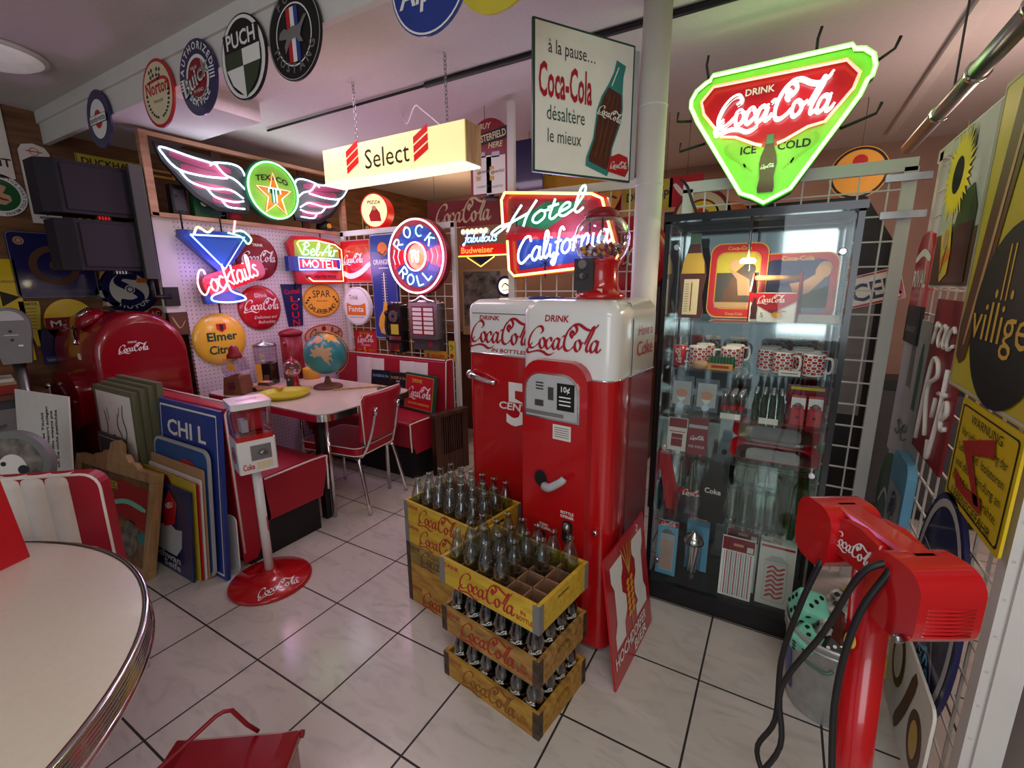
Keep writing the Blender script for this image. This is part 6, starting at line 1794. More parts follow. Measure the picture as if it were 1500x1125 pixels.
# ---------------------------------------------------------------- hanging light box
t = thing('light_box', 'lit cream hanging light box with red stripes and one black word', 'light box', (-1.945, 2.0, 2.205))
b = B(); b.box((0, .07, 0), (1.04, .13, .19), 'cream_metal'); b.box((.521, .07, 0), (.003, .13, .185), 'gold_wood'); b.obj('housing', t)
b = B(); b.rect(-.518, -.093, .518, .093, -.001, 'lit_cream')
b.text('Select', -.005, -.05, .105, -.003, 'black', w=.33)
for sx in (-.27, .24):
    for k in range(3):
        b.poly([(sx - .05, -.06 + k * .043), (sx + .05, -.01 + k * .043), (sx + .05, .025 + k * .043), (sx - .05, -.025 + k * .043)], -.003, 'lit_red')
b.obj('front_panel', t)
b = B(); b.box((0, .06, -.1), (1.03, .15, .01), 'lit_white'); b.obj('bottom_panel', t)
for x in (-.30, .36):
    b = B()
    for k in range(18):
        a = (k % 2) * PI / 2
        b.tube([(x + .008 * math.cos(q) * math.cos(a), .07 + .008 * math.cos(q) * math.sin(a), .108 + k * .019 + .013 * math.sin(q)) for q in [i * PI / 4 for i in range(8)]], .0018, 'steel', 5, True)
    b.obj('chain', t)
solo(B().tube(smooth_path([(-2.35, 2.58, 2.64), (-2.15, 2.40, 2.50), (-1.95, 2.25, 2.52), (-1.8, 2.14, 2.44), (-1.6, 2.06, 2.302)], 6), .004, 'white', 6), 'white_cable', 'thin white cable sagging above the lit light box', 'cable')

# ---------------------------------------------------------------- signs farther back
g = 'signs hung far back'
t = thing('cigarette_sign', 'two pack cigarette flange sign with a red round top hung by the white post', 'sign', (-1.766, 2.75, 2.10))
t.scale = (.86, .86, .86)
hang(t, .5, (-.05,), 2.80)
b = B(); b.prism([(-.18, 0), (.16, 0), (.16, .36)] + circ(-.01, .36, .18, .18, 14, 0, 180) + [(-.18, .36)], 0, .02, 'dark_red')
b.poly([(-.18, .35), (-.16, .43), (.17, .47), (.16, .38)][::-1], Y1, 'black'); b.text('BUY', -.04, .47, .04, Y2, 'cream', bold=True, shear=.2); b.text('CHESTERFIELD', -.01, .385, .05, Y2, 'cream', w=.32, bold=True, rot=6); b.text('HERE', .05, .33, .04, Y2, 'cream', bold=True, shear=.2)
for x, z in ((-.155, .01), (-.03, .0)):
    b.rect(x, z, x + .17, z + .27, Y3, 'white'); b.rect(x + .05, z + .26, x + .12, z + .3, Y3, 'navy'); b.rect(x + .03, z + .1, x + .07, z + .2, -.0042, 'gold'); b.text('C', x + .05, z + .13, .05, -.0055, 'white', bold=True); b.text('Chesterfield', x + .1, z + .15, .025, -.0048, 'dark_grey', w=.12); b.text('CIGARETTES', x + .09, z + .045, .015, -.0048, 'dark_grey')
b.obj('sign_plate', t); b = B(); b.lathe([(.06, -.035), (.06, -.02), (.02, -.015), (.02, 0)], 'black', (.0, .01, 0)); b.obj('foot', t)
b = tin(.84, .245, 'dark_red', .008, .004); logo(b, -.01, .0, .68, Y1, 'cream')
hang(solo(b, 'long_red_sign', 'long dark red sign with cream script above the far beer neon', 'sign', (-2.76, 3.8, 2.18), 0), .12, (-.35, .35))
t = thing('beer_neon_sign', 'far red and yellow beer neon with blue script seen beside the record neon', 'neon sign', (-2.50, 3.65, 1.84))
b = B(); b.prism([(-.2, -.06), (.42, -.06), (.42, .03), (-.2, .03)], 0, .04, 'lit_red'); b.text('Budweiser', .0, -.04, .055, Y2, 'lit_amber', w=.36, bold=True); b.poly([(-.1, -.06), (.2, -.06), (.06, -.16)][::-1], Y1, 'navy'); b.obj('panel', t)
b = B(); b.tube([(-.2, -.02, -.068), (.42, -.02, -.068)], .006, 'neon_yellow', 6); b.tube([(-.1, -.02, -.08), (.05, -.02, -.165), (.2, -.02, -.08)], .005, 'neon_yellow', 6); b.obj('yellow_tube', t)
b = B(); neon_text(b, 'fabulous', .05, .055, .042, -.02, 'neon_blue', .006, w=.36); b.obj('script_tube', t)
b = B(); [b.disc(-.14 + k * .05, .15, .024, -.02, 'lit_white', n=16) for k in range(6)]; [b.prism(circ(-.14 + k * .05, .15, .026, n=16), -.018, .01, 'white') for k in range(6)]; b.obj('lamp_letters', t)
t = solo(B().box((0, 0, .3), (.5, .3, .6), 'tan').box((-.05, -.152, .33), (.36, .004, .5), 'photo_tone'), 'picture_box', 'tan cardboard box covered in dark pictures below the far beer neon', 'box', (-2.40, 3.75, 1.05), 12)
t = thing('back_counter', 'long dark counter at the back of the shop', 'counter', (-2.2, 3.9, 0))
B().box((0, .2, .5), (2.6, .5, 1.0), 'brown').obj('body', t); B().box((0, .2, 1.02), (2.7, .6, .05), 'dark_wood').obj('top', t)
t = thing('lit_clock', 'small lit round clock in the gap left of the hotel neon', 'clock', (-1.78, 2.95, 1.50))
b = B(); b.prism(circ(0, 0, .075, n=32), 0, .04, 'navy', smooth=True); b.obj('rim', t); b = B(); b.disc(0, 0, .055, -.002, 'lit_white'); b.ribbon([(-.03, -.01), (0, .02), (.035, .0)], -.0035, 'dark_grey', .01, .6); b.ribbon([(-.02, -.03), (.03, -.025)], -.0035, 'dark_grey', .008, .6); b.obj('face', t); B().box((0, .02, -.79), (.03, .03, 1.42), 'grey').obj('stem', t)
b = tin(.24, .52, 'navy', .01, .005); hang(solo(b, 'blue_pennant', 'plain blue pointed sign behind the white flange sign', 'sign', (-1.80, 3.35, 2.33), 0), .26)
b = flat_disc(.33, 'amber'); b.text('GAZ', .02, -.16, .1, Y1, 'black', bold=True)
for k in range(16):
    b.T = RY(k * PI / 8); b.rect(-.008, .26, .008, .31, Y1, 'brown')
b.T = Mx()
hang(solo(b, 'round_sign', 'large round orange sign half hidden behind the white flange sign', 'sign', (-1.42, 3.47, 2.24), 0), .32)
b = tin(.3, .2, 'dark_red', .008, .004); b.text('idon', 0, -.03, .08, Y1, 'white', bold=True); hang(solo(b, 'small_red_sign', 'red sign with tall white letters below the round orange sign', 'sign', (-1.26, 3.5, 2.09), 0), .1, (-.1, .1))
b = tin(.34, .2, 'olive_yellow', .008, .004); b.text('DUNLOP', 0, -.03, .06, Y1, 'dark_grey', w=.3, bold=True); hang(solo(b, 'small_yellow_sign', 'dull yellow sign below the corner of the white flange sign', 'sign', (-.92, 3.5, 2.12), 0), .1, (-.12, .12))
b = tin(.22, .2, 'sign_red', .008, .004); b.ribbon([(-.08, .05), (0, -.03), (.08, .0)], Y1, 'white', .03, .5); hang(solo(b, 'small_red_sign', 'red and white sign next to the round pole behind the flange sign', 'sign', (-.66, 3.5, 2.13), 0), .1)
b = B(); b.dome(0, 0, .23, .02, .05, 'sign_red'); domed(b, .23, .05, lambda b: logo(b, 0, 0, .36, 0, 'white')); solo(b, 'button_sign', 'big red round button sign hidden between the glass globe and the pole', 'sign', (-.81, 2.74, 1.66), 0)
for i, (x, y, z, w, h, mm, lb) in enumerate([(.9, 3.7, .45, 1.0, .9, 'black', 'low black cabinet far behind the pale grid'), (-1.1, 4.6, .8, 1.2, 1.6, 'black', 'dark shelf unit behind the hotel neon')]):
    solo(B().box((0, .1, 0), (w, .25, h), mm).box((0, -.03, 0), (w * .9, .02, h * .85), 'dark_grey' if mm == 'black' else 'light_grey'), 'dark_cabinet', lb, 'cabinet', (x, y, z))
b = flat_disc(.16, 'amber'); b.ring(0, 0, .14, .155, Y1, 'black'); b.text('CIGAR', 0, -.02, .05, Y1, 'black', w=.2, bold=True); b.disc(0, .07, .04, Y1, 'red'); hang(solo(b, 'round_sign', 'round orange sign with a black rim behind the top of the pale grid', 'sign', (.33, 3.9, 2.20), 0), .15)
b = flat_disc(.16, 'dark_red'); b.ring(0, 0, .1, .14, Y1, 'cream'); b.disc(0, 0, .09, Y1, 'yellow'); b.disc(0, 0, .05, Y2, 'red'); solo(b, 'round_sign', 'small red yellow and cream round sign left of the triangular neon tip', 'sign', (-.47, 2.985, 1.885), 0)
b = flat_disc(.11, 'orange'); b.text('8', 0, -.03, .06, Y1, 'dark_red', bold=True); solo(b, 'round_sign', 'small orange round sign just left of the triangular neon tip', 'sign', (-.32, 2.985, 1.85), 0)
b = tin(.3, .16, 'white', .01, .006, 'sign_red', .02); b.text('CER', .04, -.05, .09, Y1, 'navy', w=.2, bold=True); solo(b, 'white_sign', 'white sign with blue letters behind the right edge of the glass cabinet', 'sign', (.35, 2.982, 1.47), 0, None, (0, R_(-16), 0))


# black_cabinet_machine
t = thing('arcade_cabinet', 'big black machine standing behind the pale grid and the glass cabinet', 'machine', (-.06, 3.0, 0))
B().prism([(-.62, 0), (.50, 0), (.50, 1.70), (.36, 1.93), (-.62, 1.93)], 0, .5, 'black').obj('housing', t)
b = B(); b.box((.36, -.006, 1.12), (.2, .012, .62), 'grey'); b.obj('side_screen', t)
b = B(); b.box((-.15, -.005, 1.25), (.7, .01, .8), 'black_gloss'); b.obj('front_panel', t)
b = B(); [b.box((.30 + k * .05, -.008, 1.6 - k * .1), (.012, .012, .012), 'lit_red') for k in range(2)]; b.obj('indicator_light', t)

# ---------------------------------------------------------------- grid panel on the right with its signs (fronts face -x)
XS = .485
t = thing('wire_grid_panel', 'long white wire grid panel on the right hung with yellow signs', 'grid panel', (.522, 2.73, 0))
B().box((0, -.66, 2.03), (.03, 1.4, .05), 'white_paint').obj('top_rail', t)
for y in (-.02, -1.305):
    B().box((0, y, 1.02), (.03, .05, 2.04), 'white_paint').obj('post', t)
B().box((.03, -1.335, 1.02), (.05, .012, 2.04), 'white_paint').obj('post_flange', t)
b = B()
for k in range(13):
    b.box((0, -.1 - k * .1, 1.0), (.007, .007, 2.02), 'white_paint')
for k in range(20):
    b.box((-.006, -.67, .08 + k * .1), (.007, 1.32, .007), 'white_paint')
b.obj('wire_mesh', t)
b = B(); b.box((0, 0, 1.02), (.05, .3, 2.04), 'white_paint'); b.box((-.027, .13, 1.02), (.004, .03, 2.0), 'light_grey')
solo(b, 'white_upright', 'broad white upright board at the lower right corner of the photo', 'board', (.665, 1.43, 0))
g = 'signs on the right hand grid'


def rsign(b, name, label, y, z, cat='sign', roll=0, x=XS):
    return solo(b, name, label, cat, (x, y, z), -90, g, (0, R_(roll), R_(-90)) if roll else None)


b = tin(.47, .54, 'white', .006, .004, 'light_grey', .01)
b.rect(-.22, -.26, .22, .26, Y1, 'sky_blue') if 0 else b.rect(-.222, -.262, .222, .262, Y1, 'light_grey')
b.rect(-.222, -.262, .222, -.08, Y2, 'brown'); b.poly([(.0, -.25), (.19, -.25), (.19, -.02), (.12, .06), (.02, .04), (-.02, -.06)], -.0035, 'leaf'); b.poly([(-.06, -.25), (.19, -.25), (.18, -.06), (.03, -.06)], Y4, 'coke_brown')
for a in range(34):
    q = a * 2 * PI / 34
    k = .145 + .015 * (a % 3)
    b.poly([(-.075 + .1 * math.cos(q - .13), .115 + .1 * math.sin(q - .13)), (-.075 + k * math.cos(q), .115 + k * math.sin(q)), (-.075 + .1 * math.cos(q + .13), .115 + .1 * math.sin(q + .13))], -.0055, 'petal')
b.disc(-.075, .115, .108, -.0056, 'petal'); b.disc(-.075, .115, .058, -.0062, 'dark_void', .062); b.poly([(-.02, .2), (.0, .26), (.03, .19), (.05, .25), (.06, .18), (.03, .15)], -.005, 'leaf')
b.T = TR(-.06, 0, -.15) @ RY(R_(-22)); b.poly([(-.05, -.09), (.03, -.09), (.06, -.02), (.06, .09), (-.05, .09)], -.0065, 'warn_yellow'); b.disc(.005, .05, .03, -.007, 'tan', .035); b.rect(-.04, -.04, .05, -.0, -.007, 'orange'); b.ribbon([(-.04, -.06), (.02, .02)], -.008, 'dark_grey', .012, 1)
b.T = Mx()
rsign(b, 'sunflower_poster', 'poster of a big yellow sunflower over a brown bottle on the right grid', 2.205, 1.76, 'poster')
b = tin(.70, .87, 'olive_yellow', .02, .01); b.outline(rrect(-.345, -.43, .345, .43, .01), .01, Y1, 'light_grey')
b.poly([(-.28, -.36), (-.24, -.34), (-.06, .42), (-.20, .42), (-.33, -.25), (-.32, -.34)], Y2, 'brown'); b.ribbon([(-.27, -.3), (-.2, 0), (-.12, .38)], Y3, 'tan', .02, 1)
b.disc(.01, -.20, .245, Y3, 'black', .235)
b.text('villiger', .0, -.27, .11, Y4, 'gold', w=.45)
for q in (-.055, -.025):
    b.rect(q, -.16, q + .009, -.02, Y4, 'gold')
for q in (-.085, .015):
    b.disc(q, -.145, .009, Y4, 'gold', .012, 12)
rsign(b, 'cigar_sign', 'large yellow sign with a black oval and tall gold lettering on the right grid', 1.625, 1.625)
b = tin(.42, .30, 'warn_yellow', .006, .012); b.outline(rrect(-.195, -.135, .195, .135, .012), .008, Y1, 'black')
for i, (s_, w_) in enumerate([('WARNUNG', .22), ('Vor jeder Berührung der', .33), ('Leitung od. Isolatoren', .33), ('und des Anbindung an', .33), ('herabfallende Drähte.', .33), ('LEBENSGEFAHR', .30)]):
    b.text(s_, 0, .095 - i * .045, .026, Y2, 'black', w=w_)
b.poly([(-.14, .035), (.07, .10), (.09, .06), (.15, .075), (-.05, .02)][::-1], Y3, 'print_red'); b.poly([(-.14, .035), (-.05, .02), (.06, -.085), (.03, -.09)][::-1], Y3, 'print_red'); b.poly([(.08, -.10), (.06, -.06), (-.06, -.075), (-.16, -.05), (-.12, -.10)][::-1], Y3, 'print_red')
rsign(b, 'warning_sign', 'yellow danger sign with a red lightning flash and black German text', 1.60, 1.03)
b = tin(.38, .56, 'dark_red', .008, .004)
neon_text(b, 'rac', -.02, .12, .075, -.006, 'white', .006, w=.25); 
for pl in ([(-.13, -.24), (-.10, .04), (-.03, .07), (.0, .02), (-.09, -.04), (-.02, -.2)], [(.03, -.05), (.02, -.12)], [(.1, .06), (.09, -.1), (.05, -.26), (.03, -.2)], [(.05, -.03), (.13, -.02)], [(.13, -.1), (.17, -.07), (.15, -.04), (.12, -.08), (.14, -.13), (.18, -.12)]):
    b.tube(smooth_path([(a, -.004, c) for a, c in pl], 5), .0085, 'white', 6)
rsign(b, 'red_script_sign', 'dark red sign with white brush script below the sunflower poster', 2.09, 1.17, x=.487)
b = B(); b.prism(circ(0, 0, .245, .37, n=48), 0, .012, 'navy', smooth=True); b.ring(0, 0, .2, .225, Y1, 'light_grey', .325, .35)
b.text('NUSSE', -.0, -.16, .075, Y1, 'sky_blue', w=.26, bold=True, rot=-58); b.text('CASE', -.075, -.15, .06, Y1, 'light_grey', w=.2, bold=True, rot=-58); b.ribbon([(-.2, .16), (.2, .12)], Y2, 'light_grey', .008, 1); b.ribbon([(.0, .1), (.14, -.2)], Y2, 'light_grey', .008, 1); b.disc(.09, .18, .03, Y1, 'light_grey')
rsign(b, 'oval_enamel_sign', 'large dark blue oval enamel sign behind the red speaker post', 1.735, .525)
b = B(); b.prism([(-.12, -.14), (.12, -.14), (.12, .1), (.08, .15), (0, .165), (-.08, .15), (-.12, .1)], 0, .012, 'sign_red'); b.ribbon([(-.12, .05), (0, .08), (.12, .05)], Y1, 'white', .03, 1); b.text('RIVAL', 0, -.06, .07, Y1, 'white', w=.22, bold=True); b.rect(-.12, -.30, .12, -.14, Y1, 'black'); b.prism([(-.12, -.30), (.12, -.30), (.12, -.14), (-.12, -.14)], 0, .012, 'black'); b.text('QUALITÄT', 0, -.25, .025, Y2, 'light_grey', w=.17)
rsign(b, 'brand_sign', 'red and black sign with white letters at the far end of the right grid', 2.60, 1.55)
b = B(); b.prism(circ(0, 0, .17, .22, n=36), 0, .02, 'green', smooth=True); b.disc(0, 0, .13, Y1, 'dark_green', .18); b.ribbon([(-.1, -.05), (0, .05), (.1, .0)], Y2, 'light_grey', .03, .5)
rsign(b, 'green_oval_sign', 'green oval sign low on the right grid beside the glass cabinet', 2.56, .53)
b = tin(.26, .5, 'sky_blue', .03, .05); b.rect(-.1, -.18, .1, .12, Y1, 'light_grey'); b.text('ROSI', 0, -.05, .06, Y2, 'navy', w=.16, bold=True, rot=-20); b.disc(0, .05, .05, Y2, 'navy')
rsign(b, 'pale_blue_sign', 'upright pale blue sign with rounded corners left of the dark blue oval', 2.26, .585, x=.462)
b = tin(.52, .62, 'light_grey', .006, .01); b.poly([(.05, -.05), (.1, -.05), (.1, .15), (.085, .22), (.065, .22), (.05, .15)], Y1, 'green'); neon_text(b, 'se', -.05, -.2, .07, -.003, 'grey', .004, w=.2); b.poly([(-.1, .02), (-.02, .02), (-.04, .2), (-.1, .2)], Y1, 'grey')
rsign(b, 'grey_poster', 'pale grey poster with a green bottle at the far end of the right grid', 2.46, 1.05, 'poster', x=.493)
b = tin(.5, .34, 'paper', .008, .03); b.disc(-.12, .05, .08, Y1, 'brown', .1); b.disc(-.12, .05, .05, Y2, 'paper', .07); b.ribbon([(-.05, -.15), (.02, -.02), (.08, .14)], Y1, 'brown', .06, .7); b.disc(.15, -.02, .07, Y1, 'brown', .09); b.disc(.15, -.02, .04, Y2, 'gold', .06)
rsign(b, 'swirl_sign', 'cream sign with brown swirls at the foot of the right grid', 1.72, .02 + .17, x=.465)
b = B(); b.prism(circ(0, .16, .16, n=40), 0, .01, 'warn_yellow', smooth=True); b.text('NIGER', 0, .12, .05, Y1, 'black', w=.24, bold=True, rot=70); b.disc(-.09, .15, .06, Y1, 'brown')
solo(b, 'round_yellow_sign', 'round yellow sign with black letters standing behind the metal bucket', 'sign', (.36, 2.02, 0), 0, None, (R_(-8), 0, R_(-40)))
b = B(); b.cyl((0, 0, 0), (0, 1.62, 0), .028, 'steel', n=16); [b.cyl((0, y, 0), (0, y + .02, 0), .034, 'chrome', n=16) for y in (.2, .62, 1.05)]
for y in (.25, .9):
    b.tube([(0, y, .03), (0, y, .488)], .004, 'dark_grey', 5)
solo(b, 'ceiling_tube', 'long steel tube hung under the ceiling above the right grid', 'tube', (.45, 1.50, 2.155))
b = B(); b.box((0, 1.2, 0), (.05, 2.6, .03), 'white_paint'); struct(b, 'trim_4').location = (.58, 2.35, 2.63)

# ---------------------------------------------------------------- drive-in speaker post
t = thing('speaker_post', 'red post with two rounded speakers and black cords in the right foreground', 'speaker post', (.183, .943, 0), -59.6)
B().tube([(-.045 * .0 + .02, .04, 0), (0, 0, 1.02)], .031, 'red_enamel', 20).obj('post', t)
b = B(); b.lathe([(.12, 0), (.12, .015), (.04, .03)], 'red_enamel', (.02, .04, 0), 28); b.obj('foot', t)
HK = TR(0, 0, 1.055) @ Mx.Scale(.8, 4) @ TR(0, 0, -1.055)
b = B(HK)
P = [(-.085, -.04), (.08, -.04), (.085, .0), (.05, .045), (.0, .055), (-.05, .05), (-.085, .035)]
b.prism([(x, z + 1.055) for x, z in P], -.045, .05, 'red_enamel'); b.obj('junction_box', t, bevel=.01, seg=3)
b = B(); b.T = HK @ TR(0, -.0455, 1.055); logo(b, -.012, .0, .125, -.001, 'white', .16); b.obj('lettering', t)
b = B(HK); b.box((0, .0, 1.105), (.24, .06, .02), 'red_enamel'); b.obj('hanger_bar', t, bevel=.008)
for sx in (-1, 1):
    b = B(HK); b.prism([(sx * .118 + x, 1.045 + z) for x, z in rrect(-.062, -.085, .062, .07, .045, 6)], -.065, .055, 'red_enamel', None, True)
    o = b.obj('speaker_housing', t, bevel=.018, seg=4)
    if sx > 0:
        b = B(HK)
        for k in range(8):
            b.tube([(.172, -.056, 1.02 - k * .008 + .03), (.179, -.045, 1.02 - k * .008 + .03), (.181, .0, 1.02 - k * .008 + .03), (.178, .04, 1.02 - k * .008 + .03)], .0028, 'red_enamel', 6)
        b.obj('louvres', o)
        B(HK).lathe([(.008, 0), (.009, .012), (.006, .016)], 'steel', (.16, -.066, .975), 14, RX(PI / 2)).obj('volume_knob', o)
for pts in ([(.075, -.045, 1.085), (.06, -.075, 1.05), (.01, -.08, .9), (-.05, -.10, .72), (-.03, -.1, .6), (-.06, -.13, .45), (-.04, -.14, .33), (0, -.1, .25)],
            [(.085, -.045, 1.085), (.075, -.08, .98), (.06, -.08, .8), (.09, -.08, .6), (.07, -.06, .42), (.1, -.03, .3), (.05, -.04, .2)],
            [(-.06, -.05, 1.0), (-.07, -.07, .9), (-.09, -.08, .75), (-.07, -.09, .62), (-.1, -.1, .5), (-.02, -.09, .45)]):
    B().tube(smooth_path(pts, 6), .0055, 'rubber', 8).obj('cord', t)
b = B(); b.prism([(-.014 + x * .22, .86 + z * .16) for x, z in BO], -.036, -.030, 'coke_brown'); b.prism(circ(.012, .885, .010, .015, 14), -.0345, -.028, 'gold'); b.disc(.018, .895, .007, -.0352, 'skin'); b.obj('sticker', t)

# ---------------------------------------------------------------- bucket with plush dice
t = thing('metal_bucket', 'galvanised metal bucket holding plush dice in front of the cabinet', 'bucket', (.268, 1.79, 0), -25)
B().lathe([(.115, 0), (.118, .006), (.148, .31), (.153, .315), (.153, .325), (.148, .328), (.142, .31), (.112, .012), (.001, .012)], 'galvanised', n=40).lathe([(.1475, .29), (.151, .294), (.1475, .298)], 'galvanised', n=40, cap=False).obj('body', t)
b = B(); b.tube(smooth_path([(-.03, -.148, .265), (-.02, -.165, .255), (.04, -.165, .25), (.06, -.148, .262)], 5), .006, 'bottle_green', 8); b.obj('handle', t)
b = B(); b.raw([((.1200 + .03 * q) * math.cos(a), (.1200 + .03 * q) * math.sin(a), .31 * q + .004) for q in (.18, .78) for a in [R_(-165 + k * 8) for k in range(6)]], [(i, i + 1, 7 + i, 6 + i) for i in range(5)], 'blue'); b.obj('label', t)


def die(label, loc, rot, m, dot, s=.1):
    t = thing('plush_die', label, 'plush die', loc, 0, 'plush dice in the metal bucket', rot)
    b = B(); b.box((0, 0, 0), (s, s, s), m)
    for M_, n in ((Mx(), 4), (RZ(PI / 2), 5), (RZ(-PI / 2), 6), (RX(-PI / 2), 3), (RX(PI / 2), 1), (RZ(PI), 2)):
        b.T = M_
        for x, z in {1: [(0, 0)], 2: [(-.2, -.2), (.2, .2)], 3: [(-.22, -.22), (0, 0), (.22, .22)], 4: [(-.2, -.2), (.2, -.2), (-.2, .2), (.2, .2)], 5: [(-.2, -.2), (.2, -.2), (-.2, .2), (.2, .2), (0, 0)], 6: [(-.2, -.22), (.2, -.22), (-.2, 0), (.2, 0), (-.2, .22), (.2, .22)]}[n]:
            b.disc(x * s, z * s, s * .085, -s / 2 - .0008, dot, n=12)
    b.T = Mx()
    b.obj('body', t, bevel=s * .2, seg=3)
    return t


die('mint green plush die standing highest at the left rim of the bucket', (.183, 1.79, .365), (.5, .3, .35), 'mint', 'black', .10)
die('mint green plush die squashed against the near left rim of the bucket', (.190, 1.722, .275), (.2, -.35, .9), 'mint', 'black', .09)
die('black and white patterned plush die with black pips in the middle of the bucket', (.245, 1.765, .315), (.4, .5, .2), 'zebra', 'black', .10)
die('black plush die with white pips at the front of the bucket', (.262, 1.70, .295), (.7, .2, -.3), 'black', 'white', .065)
die('black and white patterned plush die behind the red post, back of the bucket', (.285, 1.855, .345), (.3, -.6, .5), 'zebra', 'black', .11)
die('mint green plush die low at the right side of the bucket', (.325, 1.71, .285), (.1, .4, -.4), 'mint', 'black', .085)

# ---------------------------------------------------------------- red round topped cooler at the left
t = thing('round_top_cooler', 'dark red round topped drinks cooler with white script on its arched end', 'cooler', (-3.667, 1.40, 0))
ARC = [(-.265, .03)] + [(-.265, 1.08)] + [(-.265 * math.cos(R_(a)), 1.08 + .28 * math.sin(R_(a))) for a in range(10, 180, 10)] + [(.265, 1.08), (.265, .03)]
b = B()
n = len(ARC)
lv = [(-.67, 1.0), (-.05, 1.0), (-.02, .985), (-.005, .95), (0, .9)]
vs = [(x, y * k, .65 + (z - .65) * k) for x, k in lv for y, z in ARC]
b.raw(vs, [(r * n + i, r * n + (i + 1) % n, (r + 1) * n + (i + 1) % n, (r + 1) * n + i) for r in range(len(lv) - 1) for i in range(n)], 'red_cooler', True)
b.raw(vs, [tuple(range(n - 1, -1, -1)), tuple(range((len(lv) - 1) * n, len(lv) * n))], 'red_cooler'); b.obj('body', t)
b = B(); b.T = RZ(PI / 2); logo(b, -.06, 1.125, .17, -.002, 'white', .15); b.text('DRINK', -.06, 1.16, .012, -.002, 'white', bold=True); b.obj('lettering', t)
b = B(); b.prism(rrect(-.60, .60, -.16, .98, .15, 6), -.335, -.26, 'red_cooler', None, True); b.obj('hatch', t, bevel=.02)
b = B(); b.tube(smooth_path([(-.56, -.36, .86), (-.52, -.37, .80), (-.46, -.36, .77), (-.36, -.37, .765)], 4), .014, 'chrome', 8); b.ball((-.56, -.36, .87), .022, 'chrome', n=12); b.obj('latch', t)
b = B(); b.T = TR(-.28, -.16, 1.30) @ RX(R_(35)); b.lathe([(.09, 0), (.095, .03), (.07, .05), (.05, .07), (.001, .075)], 'red_cooler', n=24); b.lathe([(.055, .06), (.05, .075), (.02, .08), (.001, .08)], 'chrome', n=20); b.obj('cap', t)
b = B(); b.box((-.24, -.268, 1.08), (.035, .004, .04), 'paper'); b.obj('sticker', t)
b = B(); b.tube(smooth_path([(-.45, -.2, 1.27), (-.36, -.24, 1.24), (-.28, -.262, 1.16)], 4), .012, 'chrome', 8); b.obj('chrome_strip', t)

# ---------------------------------------------------------------- pictures and tin signs leaning behind the near bench
g = 'olive framed pictures'
for k in range(4):
    b = B()
    w_, h_ = .52, .945 + k * .015
    b.prism([(-w_ / 2, 0), (w_ / 2, 0), (w_ / 2, h_), (-w_ / 2, h_)], 0, .03, 'olive_frame')
    if k == 0:
        b.rect(-w_ / 2 + .03, .03, w_ / 2 - .03, h_ - .03, Y1, 'paper'); b.rect(-.06, .52, -.02, .62, Y2, 'dark_grey'); b.disc(-.045, .64, .022, Y2, 'dark_grey'); b.rect(-.08, .50, .02, .54, Y2, 'dark_grey')
        for pts in ([(-.14, .80), (-.12, .7), (-.15, .62), (-.11, .55)], [(.04, .8), (.02, .72), (.06, .66), (.02, .6), (.05, .54)], [(.12, .86), (.10, .78), (.13, .7), (.10, .6), (.13, .5)], [(-.1, .82), (-.09, .74)], [(.07, .84), (.05, .78)]):
            b.ribbon(pts, Y2, 'dark_grey', .012, .2, 20)
    solo(b, 'framed_picture', ['olive framed white drawing with handwriting, front of the leaning row', 'olive picture frame second in the leaning row, only its edge showing', 'olive picture frame third in the leaning row, only its edge showing', 'olive picture frame at the back of the leaning row, tallest of them'][k], 'picture frame', (-3.325 + k * .022, 1.04 + k * .032, 0), 0, g, (R_(-2), 0, R_(0)))
b = B(); b.prism([(-.17, 0), (.17, 0), (.17, .66), (-.17, .66)], 0, .014, 'dark_grey'); b.outline(rrect(-.155, .015, .155, .645, .004), .006, Y1, 'light_grey')
solo(b, 'framed_picture', 'grey frame with a thin white line in front of the olive drawing', 'picture frame', (-3.38, 1.005, 0), 0, None, (R_(-3), 0, 0))
t = thing('framed_picture', 'wooden picture frame with a carved crest leaning behind the red and white chair', 'picture frame', (-3.165, .855, 0), 0, None, (R_(-13), 0, R_(5)))
b = B()
W_, H_ = .82, .56
for x0, x1, z0, z1 in ((-W_ / 2, W_ / 2, 0, .05), (-W_ / 2, W_ / 2, H_ - .05, H_), (-W_ / 2, -W_ / 2 + .05, .05, H_ - .05), (W_ / 2 - .05, W_ / 2, .05, H_ - .05)):
    b.prism([(x0, z0), (x1, z0), (x1, z1), (x0, z1)], -.012, .03, 'gold_wood')
b.obj('frame', t, bevel=.004)
b = B(); b.prism([(-.24, H_), (.24, H_), (.2, H_ + .03), (.15, H_ + .025), (.11, H_ + .06), (.06, H_ + .06), (.05, H_ + .11), (0, H_ + .13), (-.05, H_ + .11), (-.06, H_ + .06), (-.11, H_ + .06), (-.15, H_ + .025), (-.2, H_ + .03)], -.01, .02, 'gold_wood'); b.obj('crest', t, bevel=.004)
b = B(); b.rect(-.37, .05, .37, .51, .0, 'warm_photo'); b.poly([(-.02, .3), (.33, .24), (.34, .46), (.05, .48)], Y1, 'print_red'); b.ribbon([(0, .34), (.15, .37), (.33, .35)], Y2, 'mint', .03, .7); b.disc(.2, .18, .08, Y1, 'photo_tone', .1); b.disc(.32, .2, .04, Y2, 'teal', .03); b.text('BITTER', -.05, .42, .04, Y2, 'gold', w=.2, bold=True); b.obj('picture', t)
b = B(); b.prism(rrect(-.31, 0, .31, .91, .004), 0, .02, 'blue'); b.outline(rrect(-.29, .02, .29, .885, .004), .012, Y1, 'white'); b.text('CHI L', -.02, .72, .09, Y1, 'white', w=.40, bold=True)
